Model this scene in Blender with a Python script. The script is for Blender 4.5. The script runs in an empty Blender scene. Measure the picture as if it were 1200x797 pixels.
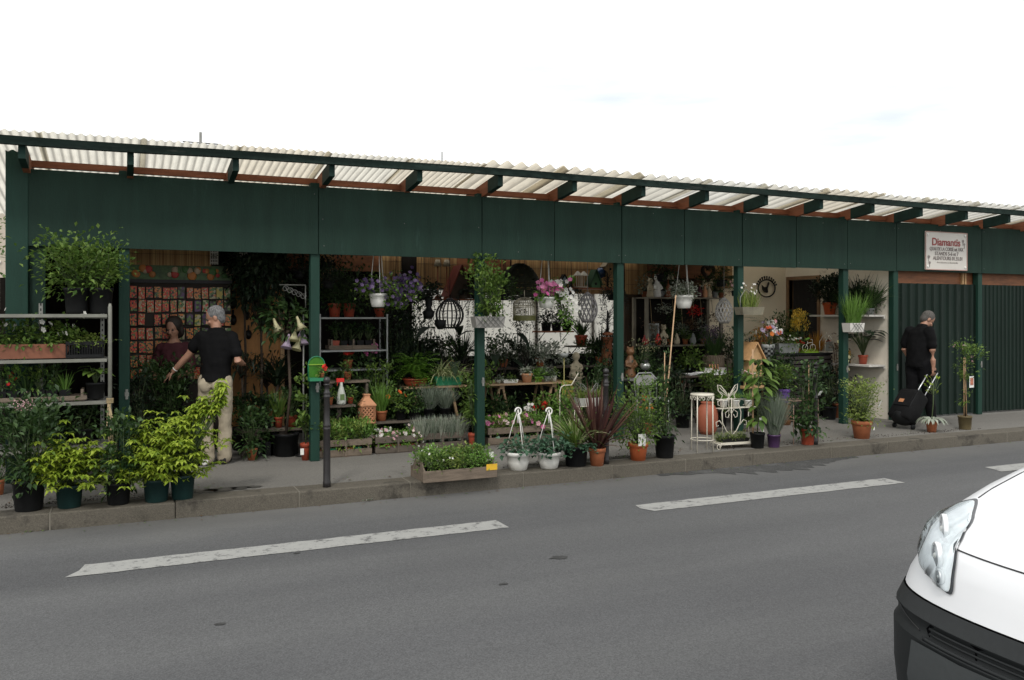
import bpy, bmesh, math, random
from mathutils import Vector, Matrix, noise
R = math.radians
S = bpy.context.scene
COL = S.collection
V = Vector

# ---------------------------------------------------------------- camera geometry
F, CX, HY, H = 1000.0, 600.0, 369.0, 1.75
CA, SA = math.cos(R(65.56)), math.sin(R(65.56))
PZ = 0.14                                   # pavement height above the road

def ray(px):
    u = (px - CX) / F
    return CA + SA * u, SA - CA * u

def at(px, py, Y):
    rx, ry = ray(px); t = Y / ry
    return V((rx * t, Y, H + (HY - py) / F * t))

def xat(px, Y):
    rx, ry = ray(px); return rx * Y / ry

def mpp(px, Y):
    """metres per photograph pixel at that depth"""
    return Y / ray(px)[1] / F

def gnd(px, py, z=PZ):
    rx, ry = ray(px); t = (H - z) * F / (py - HY)
    return V((rx * t, ry * t, z))

# ---------------------------------------------------------------- materials
MATS = {}
def _nt(name):
    m = bpy.data.materials.new(name); m.use_nodes = True
    nt = m.node_tree; b = nt.nodes['Principled BSDF']
    return m, nt, b

def mat(name, col, rough=.6, metal=0., var=.12, scale=6., bump=0., bscale=60., spec=.5, dirt=None, stretch=None, trans=0.):
    if name in MATS: return MATS[name]
    m, nt, b = _nt(name)
    N, L = nt.nodes, nt.links
    b.inputs['Roughness'].default_value = rough
    b.inputs['Metallic'].default_value = metal
    b.inputs['Specular IOR Level'].default_value = spec
    tc = N.new('ShaderNodeTexCoord'); mp = N.new('ShaderNodeMapping')
    L.new(tc.outputs['Object'], mp.inputs[0])
    if stretch: mp.inputs['Scale'].default_value = stretch
    nz = N.new('ShaderNodeTexNoise'); nz.inputs['Scale'].default_value = scale
    nz.inputs['Detail'].default_value = 6; nz.inputs['Roughness'].default_value = .65
    L.new(mp.outputs[0], nz.inputs['Vector'])
    cr = N.new('ShaderNodeValToRGB')
    lo = [c * (1 - var) for c in col]; hi = [min(1, c * (1 + var)) for c in col]
    cr.color_ramp.elements[0].position = .3; cr.color_ramp.elements[1].position = .7
    cr.color_ramp.elements[0].color = (*lo, 1); cr.color_ramp.elements[1].color = (*hi, 1)
    L.new(nz.outputs['Fac'], cr.inputs[0])
    out = cr.outputs[0]
    if dirt:
        n2 = N.new('ShaderNodeTexNoise'); n2.inputs['Scale'].default_value = dirt[1]; n2.inputs['Detail'].default_value = 8
        n2.inputs['Roughness'].default_value = .7
        L.new(mp.outputs[0], n2.inputs['Vector'])
        c2 = N.new('ShaderNodeValToRGB'); c2.color_ramp.elements[0].position = dirt[2]; c2.color_ramp.elements[1].position = dirt[2] + .14
        L.new(n2.outputs['Fac'], c2.inputs[0])
        mx = N.new('ShaderNodeMix'); mx.data_type = 'RGBA'
        L.new(c2.outputs[0], mx.inputs[0]); L.new(out, mx.inputs[6]); mx.inputs[7].default_value = (*dirt[0], 1)
        out = mx.outputs[2]
    L.new(out, b.inputs['Base Color'])
    if bump:
        n3 = N.new('ShaderNodeTexNoise'); n3.inputs['Scale'].default_value = bscale; n3.inputs['Detail'].default_value = 4
        L.new(mp.outputs[0], n3.inputs['Vector'])
        bp = N.new('ShaderNodeBump'); bp.inputs['Strength'].default_value = bump; bp.inputs['Distance'].default_value = .01
        L.new(n3.outputs['Fac'], bp.inputs['Height']); L.new(bp.outputs[0], b.inputs['Normal'])
    if trans:
        t = N.new('ShaderNodeBsdfTranslucent'); ms = N.new('ShaderNodeMixShader'); ms.inputs[0].default_value = trans
        L.new(out, t.inputs['Color']); L.new(b.outputs[0], ms.inputs[1]); L.new(t.outputs[0], ms.inputs[2])
        L.new(ms.outputs[0], N['Material Output'].inputs['Surface'])
    MATS[name] = m
    return m

def leafmat(name, cols, trans=.35, rough=.5):
    """leaf: every leaf (mesh island) takes its own tint from the ramp, plus light coming through"""
    if name in MATS: return MATS[name]
    m, nt, b = _nt(name); N, L = nt.nodes, nt.links
    g = N.new('ShaderNodeNewGeometry'); cr = N.new('ShaderNodeValToRGB')
    e = cr.color_ramp.elements
    while len(e) < len(cols): e.new(.5)
    for i, c in enumerate(cols):
        e[i].position = i / max(1, len(cols) - 1); e[i].color = (*c, 1)
    L.new(g.outputs['Random Per Island'], cr.inputs[0])
    b.inputs['Roughness'].default_value = rough; b.inputs['Specular IOR Level'].default_value = .35
    L.new(cr.outputs[0], b.inputs['Base Color'])
    t = N.new('ShaderNodeBsdfTranslucent'); ms = N.new('ShaderNodeMixShader'); ms.inputs[0].default_value = trans
    L.new(cr.outputs[0], t.inputs['Color']); L.new(b.outputs[0], ms.inputs[1]); L.new(t.outputs[0], ms.inputs[2])
    L.new(ms.outputs[0], N['Material Output'].inputs['Surface'])
    MATS[name] = m
    return m

# ---------------------------------------------------------------- mesh builder
def rot_to(d):
    """rotation whose Z axis points along d"""
    return V((0, 0, 1)).rotation_difference(V(d).normalized()).to_matrix()

class MB:
    def __init__(s): s.v, s.f, s.m, s.sm = [], [], [], []
    def add(s, vs, fs, mi=0, smooth=False):
        o = len(s.v); s.v.extend([tuple(v) for v in vs])
        for f in fs: s.f.append([i + o for i in f]); s.m.append(mi); s.sm.append(smooth)
        return s
    def box(s, c, d, rot=None, mi=0):
        hx, hy, hz = d[0] / 2, d[1] / 2, d[2] / 2
        vs = [V((x, y, z)) for x in (-hx, hx) for y in (-hy, hy) for z in (-hz, hz)]
        if rot is not None: vs = [rot @ v for v in vs]
        vs = [v + V(c) for v in vs]
        return s.add(vs, [(0, 1, 3, 2), (4, 6, 7, 5), (0, 4, 5, 1), (2, 3, 7, 6), (0, 2, 6, 4), (1, 5, 7, 3)], mi)
    def bx(s, x0, x1, y0, y1, z0, z1, mi=0):
        return s.box(((x0 + x1) / 2, (y0 + y1) / 2, (z0 + z1) / 2), (x1 - x0, y1 - y0, z1 - z0), None, mi)
    def tube(s, pts, r, n=6, mi=0, cap=True, smooth=True, ell=None):
        pts = [V(p) for p in pts]; k = len(pts)
        rs = r if isinstance(r, (list, tuple)) else [r] * k
        vs = []; up = None
        for i, p in enumerate(pts):
            d = (pts[min(i + 1, k - 1)] - pts[max(i - 1, 0)])
            if d.length < 1e-9: d = V((0, 0, 1))
            d.normalize()
            if up is None: up = d.orthogonal().normalized()
            else:
                up = up - d * up.dot(d)
                up = up.normalized() if up.length > 1e-6 else d.orthogonal().normalized()
            w = d.cross(up)
            for j in range(n):
                a = 2 * math.pi * j / n
                vs.append(p + (up * math.cos(a) + w * math.sin(a)) * rs[i])
        fs = [(i * n + j, i * n + (j + 1) % n, (i + 1) * n + (j + 1) % n, (i + 1) * n + j) for i in range(k - 1) for j in range(n)]
        if cap: fs += [tuple(reversed(range(n))), tuple(range((k - 1) * n, k * n))]
        return s.add(vs, fs, mi, smooth)
    def loft(s, rings, n=14, mi=0, smooth=True, cap=True):
        """rings: (centre, rx, ry[, Matrix]) horizontal ellipses, or turned by the matrix"""
        vs = []
        for rg in rings:
            c, rx, ry = V(rg[0]), rg[1], rg[2]; M = rg[3] if len(rg) > 3 else None
            for j in range(n):
                a = 2 * math.pi * j / n; p = V((rx * math.cos(a), ry * math.sin(a), 0))
                vs.append(c + (M @ p if M is not None else p))
        k = len(rings)
        fs = [(i * n + j, i * n + (j + 1) % n, (i + 1) * n + (j + 1) % n, (i + 1) * n + j) for i in range(k - 1) for j in range(n)]
        if cap: fs += [tuple(reversed(range(n))), tuple(range((k - 1) * n, k * n))]
        return s.add(vs, fs, mi, smooth)
    def lathe(s, prof, n=16, c=(0, 0, 0), mi=0, smooth=True, rot=None, sx=1, sy=1):
        vs = []; c = V(c)
        for r, z in prof:
            for j in range(n):
                a = 2 * math.pi * j / n; p = V((r * math.cos(a) * sx, r * math.sin(a) * sy, z))
                if rot is not None: p = rot @ p
                vs.append(p + c)
        k = len(prof)
        fs = [(i * n + j, i * n + (j + 1) % n, (i + 1) * n + (j + 1) % n, (i + 1) * n + j) for i in range(k - 1) for j in range(n)]
        if prof[0][0] > 1e-5: fs.append(tuple(reversed(range(n))))
        if prof[-1][0] > 1e-5: fs.append(tuple(range((k - 1) * n, k * n)))
        return s.add(vs, fs, mi, smooth)
    def ball(s, c, r, n=10, mi=0, sc=(1, 1, 1), rot=None):
        k = max(4, n // 2 + 1)
        vs = []; c = V(c)
        for i in range(k + 1):
            t = math.pi * i / k
            for j in range(n):
                a = 2 * math.pi * j / n
                p = V((math.sin(t) * math.cos(a) * r * sc[0], math.sin(t) * math.sin(a) * r * sc[1], -math.cos(t) * r * sc[2]))
                if rot is not None: p = rot @ p
                vs.append(p + c)
        fs = [(i * n + j, i * n + (j + 1) % n, (i + 1) * n + (j + 1) % n, (i + 1) * n + j) for i in range(k) for j in range(n)]
        return s.add(vs, fs, mi, True)
    def prism(s, poly, y0, y1, mi=0, M=None):
        """polygon in XZ pushed from y0 to y1"""
        n = len(poly)
        vs = [V((x, y0, z)) for x, z in poly] + [V((x, y1, z)) for x, z in poly]
        if M is not None: vs = [M @ v for v in vs]
        return s.add(vs, [tuple(range(n)), tuple(reversed(range(n, 2 * n)))] + [(i, i + n, (i + 1) % n + n, (i + 1) % n) for i in range(n)], mi)
    def leaf(s, p, d, L, W, mi=0, fold=.18, nrm=None, sag=0.):
        d = V(d).normalized()
        up = V(nrm) if nrm is not None else V((0, 0, 1))
        w = d.cross(up)
        if w.length < 1e-3: w = d.cross(V((1, 0, .3)))
        w.normalize(); nn = w.cross(d)
        p = V(p); mid = p + d * (L * .45)
        tip = p + d * L - V((0, 0, sag * L))
        return s.add([p, mid + w * W / 2 + nn * fold * W, tip, mid - w * W / 2 + nn * fold * W, mid], [(0, 4, 1), (1, 4, 2), (0, 3, 4), (4, 3, 2)], mi, False)
    def blade(s, p, d, L, W, mi=0, curve=.6, seg=5, twist=0.):
        """strap leaf that leans out along d (horizontal part) and droops by curve"""
        p = V(p); d = V(d).normalized(); pts = [p]; cur = d.copy(); st = L / seg
        for i in range(seg):
            pts.append(pts[-1] + cur * st)
            cur = (cur + V((0, 0, -curve / seg))).normalized()
        vs = []
        w = d.cross(V((0, 0, 1)))
        if w.length < 1e-3: w = V((1, 0, 0))
        w.normalize(); w = Matrix.Rotation(twist, 3, d) @ w
        for i, q in enumerate(pts):
            k = i / seg; ww = W * (.55 + .9 * k if k < .5 else 2.0 * (1.02 - k)) * .5
            vs += [q - w * ww, q + w * ww]
        return s.add(vs, [(2 * i, 2 * i + 1, 2 * i + 3, 2 * i + 2) for i in range(seg)], mi, False)
    def flower(s, p, nrm, r, mi=0, k=5, cup=.25):
        nrm = V(nrm).normalized(); a = nrm.orthogonal().normalized(); b = nrm.cross(a); p = V(p)
        vs = [p]; fs = []
        for i in range(k):
            t0 = 2 * math.pi * i / k; w = math.pi / k * .9
            for tt, rr in ((t0 - w, .8), (t0, 1.0), (t0 + w, .8)):
                vs.append(p + (a * math.cos(tt) + b * math.sin(tt)) * r * rr + nrm * cup * r)
            o = 1 + 3 * i; fs.append((0, o, o + 1, o + 2))
        return s.add(vs, fs, mi, False)
    def mesh(s, name, mats):
        me = bpy.data.meshes.new(name); me.from_pydata(s.v, [], s.f)
        for m in mats: me.materials.append(m)
        me.polygons.foreach_set('material_index', s.m); me.polygons.foreach_set('use_smooth', s.sm)
        me.update(); return me
    def build(s, name, mats, parent=None, loc=None, bevel=0., rz=0.):
        if not isinstance(mats, (list, tuple)): mats = [mats]
        o = bpy.data.objects.new(name, s.mesh(name, mats)); COL.objects.link(o)
        if parent is not None: o.parent = parent
        if loc is not None: o.location = loc
        if rz: o.rotation_euler.z = rz
        if bevel:
            b = o.modifiers.new('bevel', 'BEVEL'); b.width = bevel; b.segments = 2; b.limit_method = 'ANGLE'; b.angle_limit = R(50)
        return o

def remeshed(mb, name, mats, parent, vox=.012, smooth=6, fac=.5, folds=0., fsize=.1):
    """fuse overlapping closed pieces into one continuous skin"""
    o = mb.build(name, mats, None)
    r = o.modifiers.new('r', 'REMESH'); r.mode = 'VOXEL'; r.voxel_size = vox; r.use_smooth_shade = True
    if smooth:
        sm = o.modifiers.new('s', 'SMOOTH'); sm.iterations = smooth; sm.factor = fac
    if folds:
        tx = bpy.data.textures.new('folds', 'CLOUDS'); tx.noise_scale = fsize; tx.noise_depth = 2
        d = o.modifiers.new('d', 'DISPLACE'); d.texture = tx; d.strength = folds; d.mid_level = .5
        sm = o.modifiers.new('s2', 'SMOOTH'); sm.iterations = 1
    dg = bpy.context.evaluated_depsgraph_get(); dg.update()
    me = bpy.data.meshes.new_from_object(o.evaluated_get(dg))
    o.modifiers.clear(); old = o.data; o.data = me; bpy.data.meshes.remove(old); me.name = name
    me.materials.clear()
    for m in (mats if isinstance(mats, (list, tuple)) else [mats]): me.materials.append(m)
    for p in me.polygons: p.use_smooth = True
    if parent is not None: o.parent = parent
    return o

def empty(name, loc=(0, 0, 0), rz=0.):
    o = bpy.data.objects.new(name, None); COL.objects.link(o); o.location = loc; o.rotation_euler.z = rz
    o.empty_display_size = .1
    return o
def tag(o, label, cat, group=None):
    o['label'] = label; o['category'] = cat
    if group: o['group'] = group
    return o
def thing(name, label, cat, loc=(0, 0, 0), rz=0., group=None):
    return tag(empty(name, loc, rz), label, cat, group)
def struct(o, kind='structure'): o['kind'] = kind; return o
def copy_tree(o, parent=None):
    c = o.copy(); COL.objects.link(c)
    if parent is not None: c.parent = parent
    for ch in list(o.children): copy_tree(ch, c)
    return c

# ---------------------------------------------------------------- palette
green_paint = mat('green paint', (.0118, .0305, .0218), .7, spec=.2, var=.2, scale=2.2, stretch=(2.5, 1, .35), bump=.25, bscale=30, dirt=((.022, .05, .04), 5, .60))
green_post = mat('green post paint', (.0095, .038, .0262), .6, spec=.25, var=.18, scale=5, bump=.2, dirt=((.06, .09, .07), 14, .7), stretch=(1, 1, .2))
brown_wood = mat('red brown rafter wood', (.24, .078, .032), .7, var=.3, scale=4, stretch=(1, 1, 6), bump=.3)
grey_wood = mat('weathered grey wood', (.155, .12, .088), .8, var=.32, scale=5, stretch=(1, 7, 7), bump=.4, bscale=50)
dark_crate = mat('dark crate wood', (.10, .08, .062), .85, var=.35, scale=5, stretch=(1, 7, 7), bump=.4)
pale_wood = mat('pale pine', (.42, .26, .12), .6, var=.2, scale=5, stretch=(1, 6, 6), bump=.15)
table_wood = mat('table pine', (.30, .20, .11), .6, var=.25, scale=5, stretch=(1, 6, 6), bump=.2)
dark_board = mat('dark stained boards', (.013, .011, .009), .9, spec=.1, var=.3, scale=4, stretch=(5, 5, 1))
ply = mat('orange brown plywood', (.42, .20, .065), .7, var=.25, scale=3, stretch=(4, 4, 1))
terracotta = mat('terracotta', (.36, .115, .045), .75, var=.15, scale=9, dirt=((.42, .27, .2), 12, .62), bump=.1)
terra_pale = mat('pale terracotta', (.52, .25, .13), .8, var=.12, scale=9, bump=.12)
red_plastic = mat('red brown plastic', (.33, .06, .028), .45, var=.06)
orange_plastic = mat('orange plastic', (.50, .12, .04), .45, var=.06)
black_plastic = mat('black plastic', (.007, .0075, .008), .6, var=.3, spec=.25, scale=14, dirt=((.03, .026, .02), 9, .64))
green_plastic = mat('dark green plastic', (.009, .030, .028), .5, var=.2, spec=.3, dirt=((.04, .04, .03), 9, .66))
bright_green = mat('bright green plastic', (.02, .19, .09), .4, var=.1)
lime_plastic = mat('lime plastic', (.22, .38, .03), .4, var=.1)
purple_plastic = mat('purple plastic', (.075, .035, .10), .4, var=.1)
violet = mat('violet plastic', (.14, .07, .30), .4, var=.1)
white_plastic = mat('white plastic', (.72, .71, .66), .4, var=.05, dirt=((.5, .47, .4), 9, .68))
olive_pot = mat('olive brown pot', (.13, .10, .045), .6, var=.2)
white_metal = mat('white enamelled wire', (.64, .60, .50), .45, var=.06, dirt=((.5, .4, .28), 25, .7))
grey_metal = mat('galvanised metal', (.24, .24, .22), .5, metal=.6, var=.25, scale=12, dirt=((.2, .19, .17), 9, .66))
zinc = mat('zinc', (.30, .31, .30), .5, metal=.4, var=.25, scale=10)
black_iron = mat('black iron', (.012, .012, .012), .45, metal=.2, var=.2)
bollard_paint = mat('dark bollard paint', (.022, .020, .020), .38, var=.3, scale=10, dirt=((.07, .06, .055), 18, .68))
rust_wire = mat('rusty wire', (.33, .22, .16), .7, var=.3, scale=20)
soil = mat('soil', (.022, .015, .010), .95, var=.4, scale=30, bump=.6)
stem_green = mat('stem green', (.06, .09, .03), .7, var=.2)
bark = mat('bark', (.06, .042, .028), .85, var=.35, scale=14, bump=.5)
dark_stem = mat('dark stem', (.025, .02, .014), .8, var=.3)
cane_mat = mat('bamboo cane', (.42, .27, .15), .6, var=.2, scale=10)
white_tag = mat('white tag', (.75, .74, .70), .5, var=.03)
yellow_tag = mat('yellow tag', (.70, .42, .03), .5, var=.05)
cream_wall = mat('cream wall', (.80, .70, .53), .8, var=.07, scale=1.5, dirt=((.44, .36, .25), 3, .62), bump=.1)
white_wall = mat('white wall', (.68, .64, .53), .8, var=.06, scale=1.5, dirt=((.5, .46, .36), 3, .62))
white_board = mat('white shelf board', (.62, .60, .55), .6, var=.08, scale=4)
stone_mat = mat('pale stone', (.42, .36, .25), .85, var=.2, scale=14, bump=.4)
grey_ceramic = mat('grey ceramic', (.24, .25, .24), .7, var=.2, scale=10)
paper = mat('paper', (.70, .70, .70), .7, var=.05)
twine = mat('twine', (.35, .27, .15), .9, var=.2)
glass_mat = mat('clear glass', (.8, .85, .83), .05, spec=.8, var=.02)
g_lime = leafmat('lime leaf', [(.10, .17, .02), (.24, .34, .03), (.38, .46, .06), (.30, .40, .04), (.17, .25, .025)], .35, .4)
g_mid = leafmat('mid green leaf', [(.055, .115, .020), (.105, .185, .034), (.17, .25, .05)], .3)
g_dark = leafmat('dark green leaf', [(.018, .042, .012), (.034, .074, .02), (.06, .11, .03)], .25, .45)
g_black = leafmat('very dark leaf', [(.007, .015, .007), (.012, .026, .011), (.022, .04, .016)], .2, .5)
g_fresh = leafmat('fresh green leaf', [(.09, .20, .03), (.15, .29, .05), (.20, .34, .08)], .35)
g_yel = leafmat('yellow green leaf', [(.16, .24, .04), (.26, .33, .07), (.12, .20, .04), (.34, .38, .12)], .35)
g_grey = leafmat('grey green leaf', [(.12, .16, .11), (.20, .24, .18), (.28, .31, .25)], .25, .6)
g_silver = leafmat('silver leaf', [(.28, .32, .25), (.46, .48, .40), (.20, .26, .17)], .25, .6)
g_ivy = leafmat('ivy leaf', [(.03, .085, .045), (.06, .13, .075), (.10, .17, .11)], .25, .4)
g_varieg = leafmat('striped leaf', [(.10, .20, .05), (.42, .46, .22), (.55, .56, .32), (.14, .24, .06)], .3)
g_purple = leafmat('bronze purple leaf', [(.045, .018, .018), (.085, .034, .030), (.12, .055, .042), (.17, .10, .075)], .25, .4)
g_brown = leafmat('dry brown leaf', [(.10, .06, .03), (.18, .10, .05), (.06, .04, .025)], .25)
g_orange = leafmat('orange grass blade', [(.45, .20, .03), (.58, .30, .05), (.30, .14, .03)], .3)
f_white = leafmat('white petal', [(.75, .74, .68), (.85, .83, .78)], .3)
f_pink = leafmat('pink petal', [(.70, .16, .40), (.80, .30, .50), (.60, .08, .30)], .3)
f_pale = leafmat('pale pink petal', [(.78, .50, .52), (.70, .36, .42), (.80, .66, .62)], .3)
f_red = leafmat('red petal', [(.55, .015, .015), (.70, .03, .02)], .2)
f_purple = leafmat('purple petal', [(.045, .022, .085), (.075, .04, .12), (.17, .12, .22)], .25)
f_yellow = leafmat('yellow petal', [(.75, .48, .04), (.80, .60, .12)], .25)
f_orange = leafmat('orange petal', [(.70, .22, .03), (.75, .12, .03)], .25)
f_cream = leafmat('cream petal', [(.62, .58, .30), (.72, .68, .45)], .3)
f_lilac = leafmat('lilac petal', [(.45, .36, .50), (.56, .46, .58), (.35, .26, .42)], .3)
# ---------------------------------------------------------------- asphalt, pavement, markings
def ground_mat(name, c1, c2, speck, scale, bump=.5, patch=None, dust=False):
    m, nt, b = _nt(name); N, L = nt.nodes, nt.links
    tc = N.new('ShaderNodeTexCoord')
    n1 = N.new('ShaderNodeTexNoise'); n1.inputs['Scale'].default_value = .55; n1.inputs['Detail'].default_value = 7; n1.inputs['Roughness'].default_value = .6
    mp = N.new('ShaderNodeMapping'); mp.inputs['Scale'].default_value = (.35, 1.2, 1); L.new(tc.outputs['Object'], mp.inputs[0]); L.new(mp.outputs[0], n1.inputs['Vector'])
    r1 = N.new('ShaderNodeValToRGB'); r1.color_ramp.elements[0].position = .32; r1.color_ramp.elements[1].position = .68
    r1.color_ramp.elements[0].color = (*c1, 1); r1.color_ramp.elements[1].color = (*c2, 1); L.new(n1.outputs['Fac'], r1.inputs[0])
    vo = N.new('ShaderNodeTexVoronoi'); vo.inputs['Scale'].default_value = scale; L.new(tc.outputs['Object'], vo.inputs['Vector'])
    rv = N.new('ShaderNodeValToRGB'); rv.color_ramp.elements[0].position = .15; rv.color_ramp.elements[1].position = .9
    rv.color_ramp.elements[0].color = (1 - speck, 1 - speck, 1 - speck, 1); rv.color_ramp.elements[1].color = (1 + speck, 1 + speck, 1 + speck, 1)
    L.new(vo.outputs['Color'], rv.inputs[0])
    mu = N.new('ShaderNodeMix'); mu.data_type = 'RGBA'; mu.blend_type = 'MULTIPLY'; mu.inputs[0].default_value = 1
    L.new(r1.outputs[0], mu.inputs[6]); L.new(rv.outputs[0], mu.inputs[7]); out = mu.outputs[2]
    if patch:
        n2 = N.new('ShaderNodeTexNoise'); n2.inputs['Scale'].default_value = patch[1]; n2.inputs['Detail'].default_value = 8; n2.inputs['Roughness'].default_value = .72
        L.new(tc.outputs['Object'], n2.inputs['Vector'])
        r2 = N.new('ShaderNodeValToRGB'); r2.color_ramp.elements[0].position = patch[2]; r2.color_ramp.elements[1].position = patch[2] + .1
        L.new(n2.outputs['Fac'], r2.inputs[0])
        mx = N.new('ShaderNodeMix'); mx.data_type = 'RGBA'; L.new(r2.outputs[0], mx.inputs[0]); L.new(out, mx.inputs[6]); mx.inputs[7].default_value = (*patch[0], 1)
        out = mx.outputs[2]
    if dust:    # pale dust that gathers in the gutter, darker polished wheel tracks
        sp_ = N.new('ShaderNodeSeparateXYZ'); L.new(tc.outputs['Object'], sp_.inputs[0])
        n5 = N.new('ShaderNodeTexNoise'); n5.inputs['Scale'].default_value = 1.1; n5.inputs['Detail'].default_value = 6; L.new(tc.outputs['Object'], n5.inputs['Vector'])
        a1 = N.new('ShaderNodeMath'); a1.operation = 'MULTIPLY_ADD'; a1.inputs[1].default_value = .9; L.new(n5.outputs['Fac'], a1.inputs[0]); L.new(sp_.outputs['Y'], a1.inputs[2])
        mr_ = N.new('ShaderNodeMapRange'); mr_.inputs['From Min'].default_value = 7.55; mr_.inputs['From Max'].default_value = 8.3; mr_.inputs['To Max'].default_value = .75; L.new(a1.outputs[0], mr_.inputs['Value'])
        m5 = N.new('ShaderNodeMix'); m5.data_type = 'RGBA'; L.new(mr_.outputs[0], m5.inputs[0]); L.new(out, m5.inputs[6]); m5.inputs[7].default_value = (.145, .143, .135, 1); out = m5.outputs[2]
        n6 = N.new('ShaderNodeTexNoise'); n6.inputs['Scale'].default_value = 1.0; n6.inputs['Detail'].default_value = 3
        mp6 = N.new('ShaderNodeMapping'); mp6.inputs['Scale'].default_value = (.06, 1.3, 1); L.new(tc.outputs['Object'], mp6.inputs[0]); L.new(mp6.outputs[0], n6.inputs['Vector'])
        r6 = N.new('ShaderNodeValToRGB'); r6.color_ramp.elements[0].position = .35; r6.color_ramp.elements[0].color = (.86, .86, .87, 1); r6.color_ramp.elements[1].position = .65; r6.color_ramp.elements[1].color = (1.06, 1.06, 1.05, 1); L.new(n6.outputs['Fac'], r6.inputs[0])
        m6 = N.new('ShaderNodeMix'); m6.data_type = 'RGBA'; m6.blend_type = 'MULTIPLY'; m6.inputs[0].default_value = 1; L.new(out, m6.inputs[6]); L.new(r6.outputs[0], m6.inputs[7]); out = m6.outputs[2]
    L.new(out, b.inputs['Base Color']); b.inputs['Roughness'].default_value = .82; b.inputs['Specular IOR Level'].default_value = .35
    bp = N.new('ShaderNodeBump'); bp.inputs['Strength'].default_value = bump; bp.inputs['Distance'].default_value = .006
    L.new(vo.outputs['Distance'], bp.inputs['Height']); L.new(bp.outputs[0], b.inputs['Normal'])
    return m
asphalt = ground_mat('asphalt', (.082, .083, .084), (.105, .106, .107), 0.22, 130, .25, patch=((.066, .066, .066), .75, .64), dust=True)
pave = ground_mat('pavement asphalt', (.145, .138, .124), (.195, .186, .168), .2, 150, .3, patch=((.085, .08, .072), 1.1, .58))
kerb_m = ground_mat('granite kerb', (.085, .075, .058), (.135, .121, .097), .18, 120, .4, patch=((.045, .040, .032), 2.4, .54))
earth = ground_mat('earth', (.07, .065, .055), (.10, .095, .085), .3, 30, .3)
def paint_mat():
    m, nt, b = _nt('worn road paint'); N, L = nt.nodes, nt.links
    tc = N.new('ShaderNodeTexCoord')
    n = N.new('ShaderNodeTexNoise'); n.inputs['Scale'].default_value = 9; n.inputs['Detail'].default_value = 12; n.inputs['Roughness'].default_value = .75
    L.new(tc.outputs['Object'], n.inputs['Vector'])
    r = N.new('ShaderNodeValToRGB'); e = r.color_ramp.elements
    e[0].position = .38; e[0].color = (.11, .11, .107, 1); e[1].position = .47; e[1].color = (.30, .30, .285, 1)
    x = e.new(.7); x.color = (.335, .335, .315, 1)
    L.new(n.outputs['Fac'], r.inputs[0]); L.new(r.outputs[0], b.inputs['Base Color']); b.inputs['Roughness'].default_value = .8
    vo = N.new('ShaderNodeTexVoronoi'); vo.inputs['Scale'].default_value = 95; L.new(tc.outputs['Object'], vo.inputs['Vector'])
    bp = N.new('ShaderNodeBump'); bp.inputs['Strength'].default_value = .5; bp.inputs['Distance'].default_value = .005
    L.new(vo.outputs['Distance'], bp.inputs['Height']); L.new(bp.outputs[0], b.inputs['Normal'])
    return m
paint = paint_mat()

KY = 7.86
struct(MB().add([(-250, -250, -.006), (250, -250, -.006), (250, 250, -.006), (-250, 250, -.006)], [(0, 1, 2, 3)]).build('ground', earth))
struct(MB().add([(-120, -2.2, 0), (120, -2.2, 0), (120, KY + .02, 0), (-120, KY + .02, 0)], [(0, 1, 2, 3)]).build('road', asphalt))
struct(MB().bx(-120, 120, KY + .28, 16, -.2, PZ).build('pavement', pave))
struct(MB().bx(-120, 120, -6, -2.2, -.2, PZ).build('near_pavement', pave))
kb = MB(); mt_ = MB(); rng = random.Random(4); x = -20.0
while x < 40:
    L_ = rng.choice((.95, 1.05, 1.2)); dz = rng.uniform(-.004, .004); dy = rng.uniform(-.006, .006)
    kb.bx(x + .002, x + L_ - .002, KY + dy, KY + .276, -.2, PZ + .004 + dz); x += L_
    if rng.random() < .8: mt_.bx(x - .006, x + .006, KY + .003, KY + .27, -.2, PZ + .002)
struct(mt_.build('kerb_joint', mat('mortar', (.17, .155, .125), .9, var=.2)))
struct(kb.build('kerb', kerb_m, bevel=.012))
# dashes of the lane line: 3.2 m long, 1.5 m apart
rk = MB(); rng = random.Random(3)
for k in range(-3, 8):
    x0 = {0: -.28, 1: 4.24, 2: 8.95}.get(k, -.28 + 4.6 * k); n = 40; sk = (.08, -.06, .05, -.04)[k % 4]; vs = []
    for i in range(n + 1):
        xx = x0 + 3.16 * i / n
        vs += [(xx - (sk if i == 0 else 0), 6.395 + rng.uniform(-.007, .007), .004), (xx, 6.53 + rng.uniform(-.003, .003), .004), (xx + (.03 if i == 0 else 0), 6.665 + rng.uniform(-.007, .007), .004)]
    fs = []
    for i in range(n):
        a = 3 * i; fs += [(a, a + 3, a + 4, a + 1), (a + 1, a + 4, a + 5, a + 2)]
    rk.add(vs, fs)
struct(rk.build('lane_marking', paint))
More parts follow.
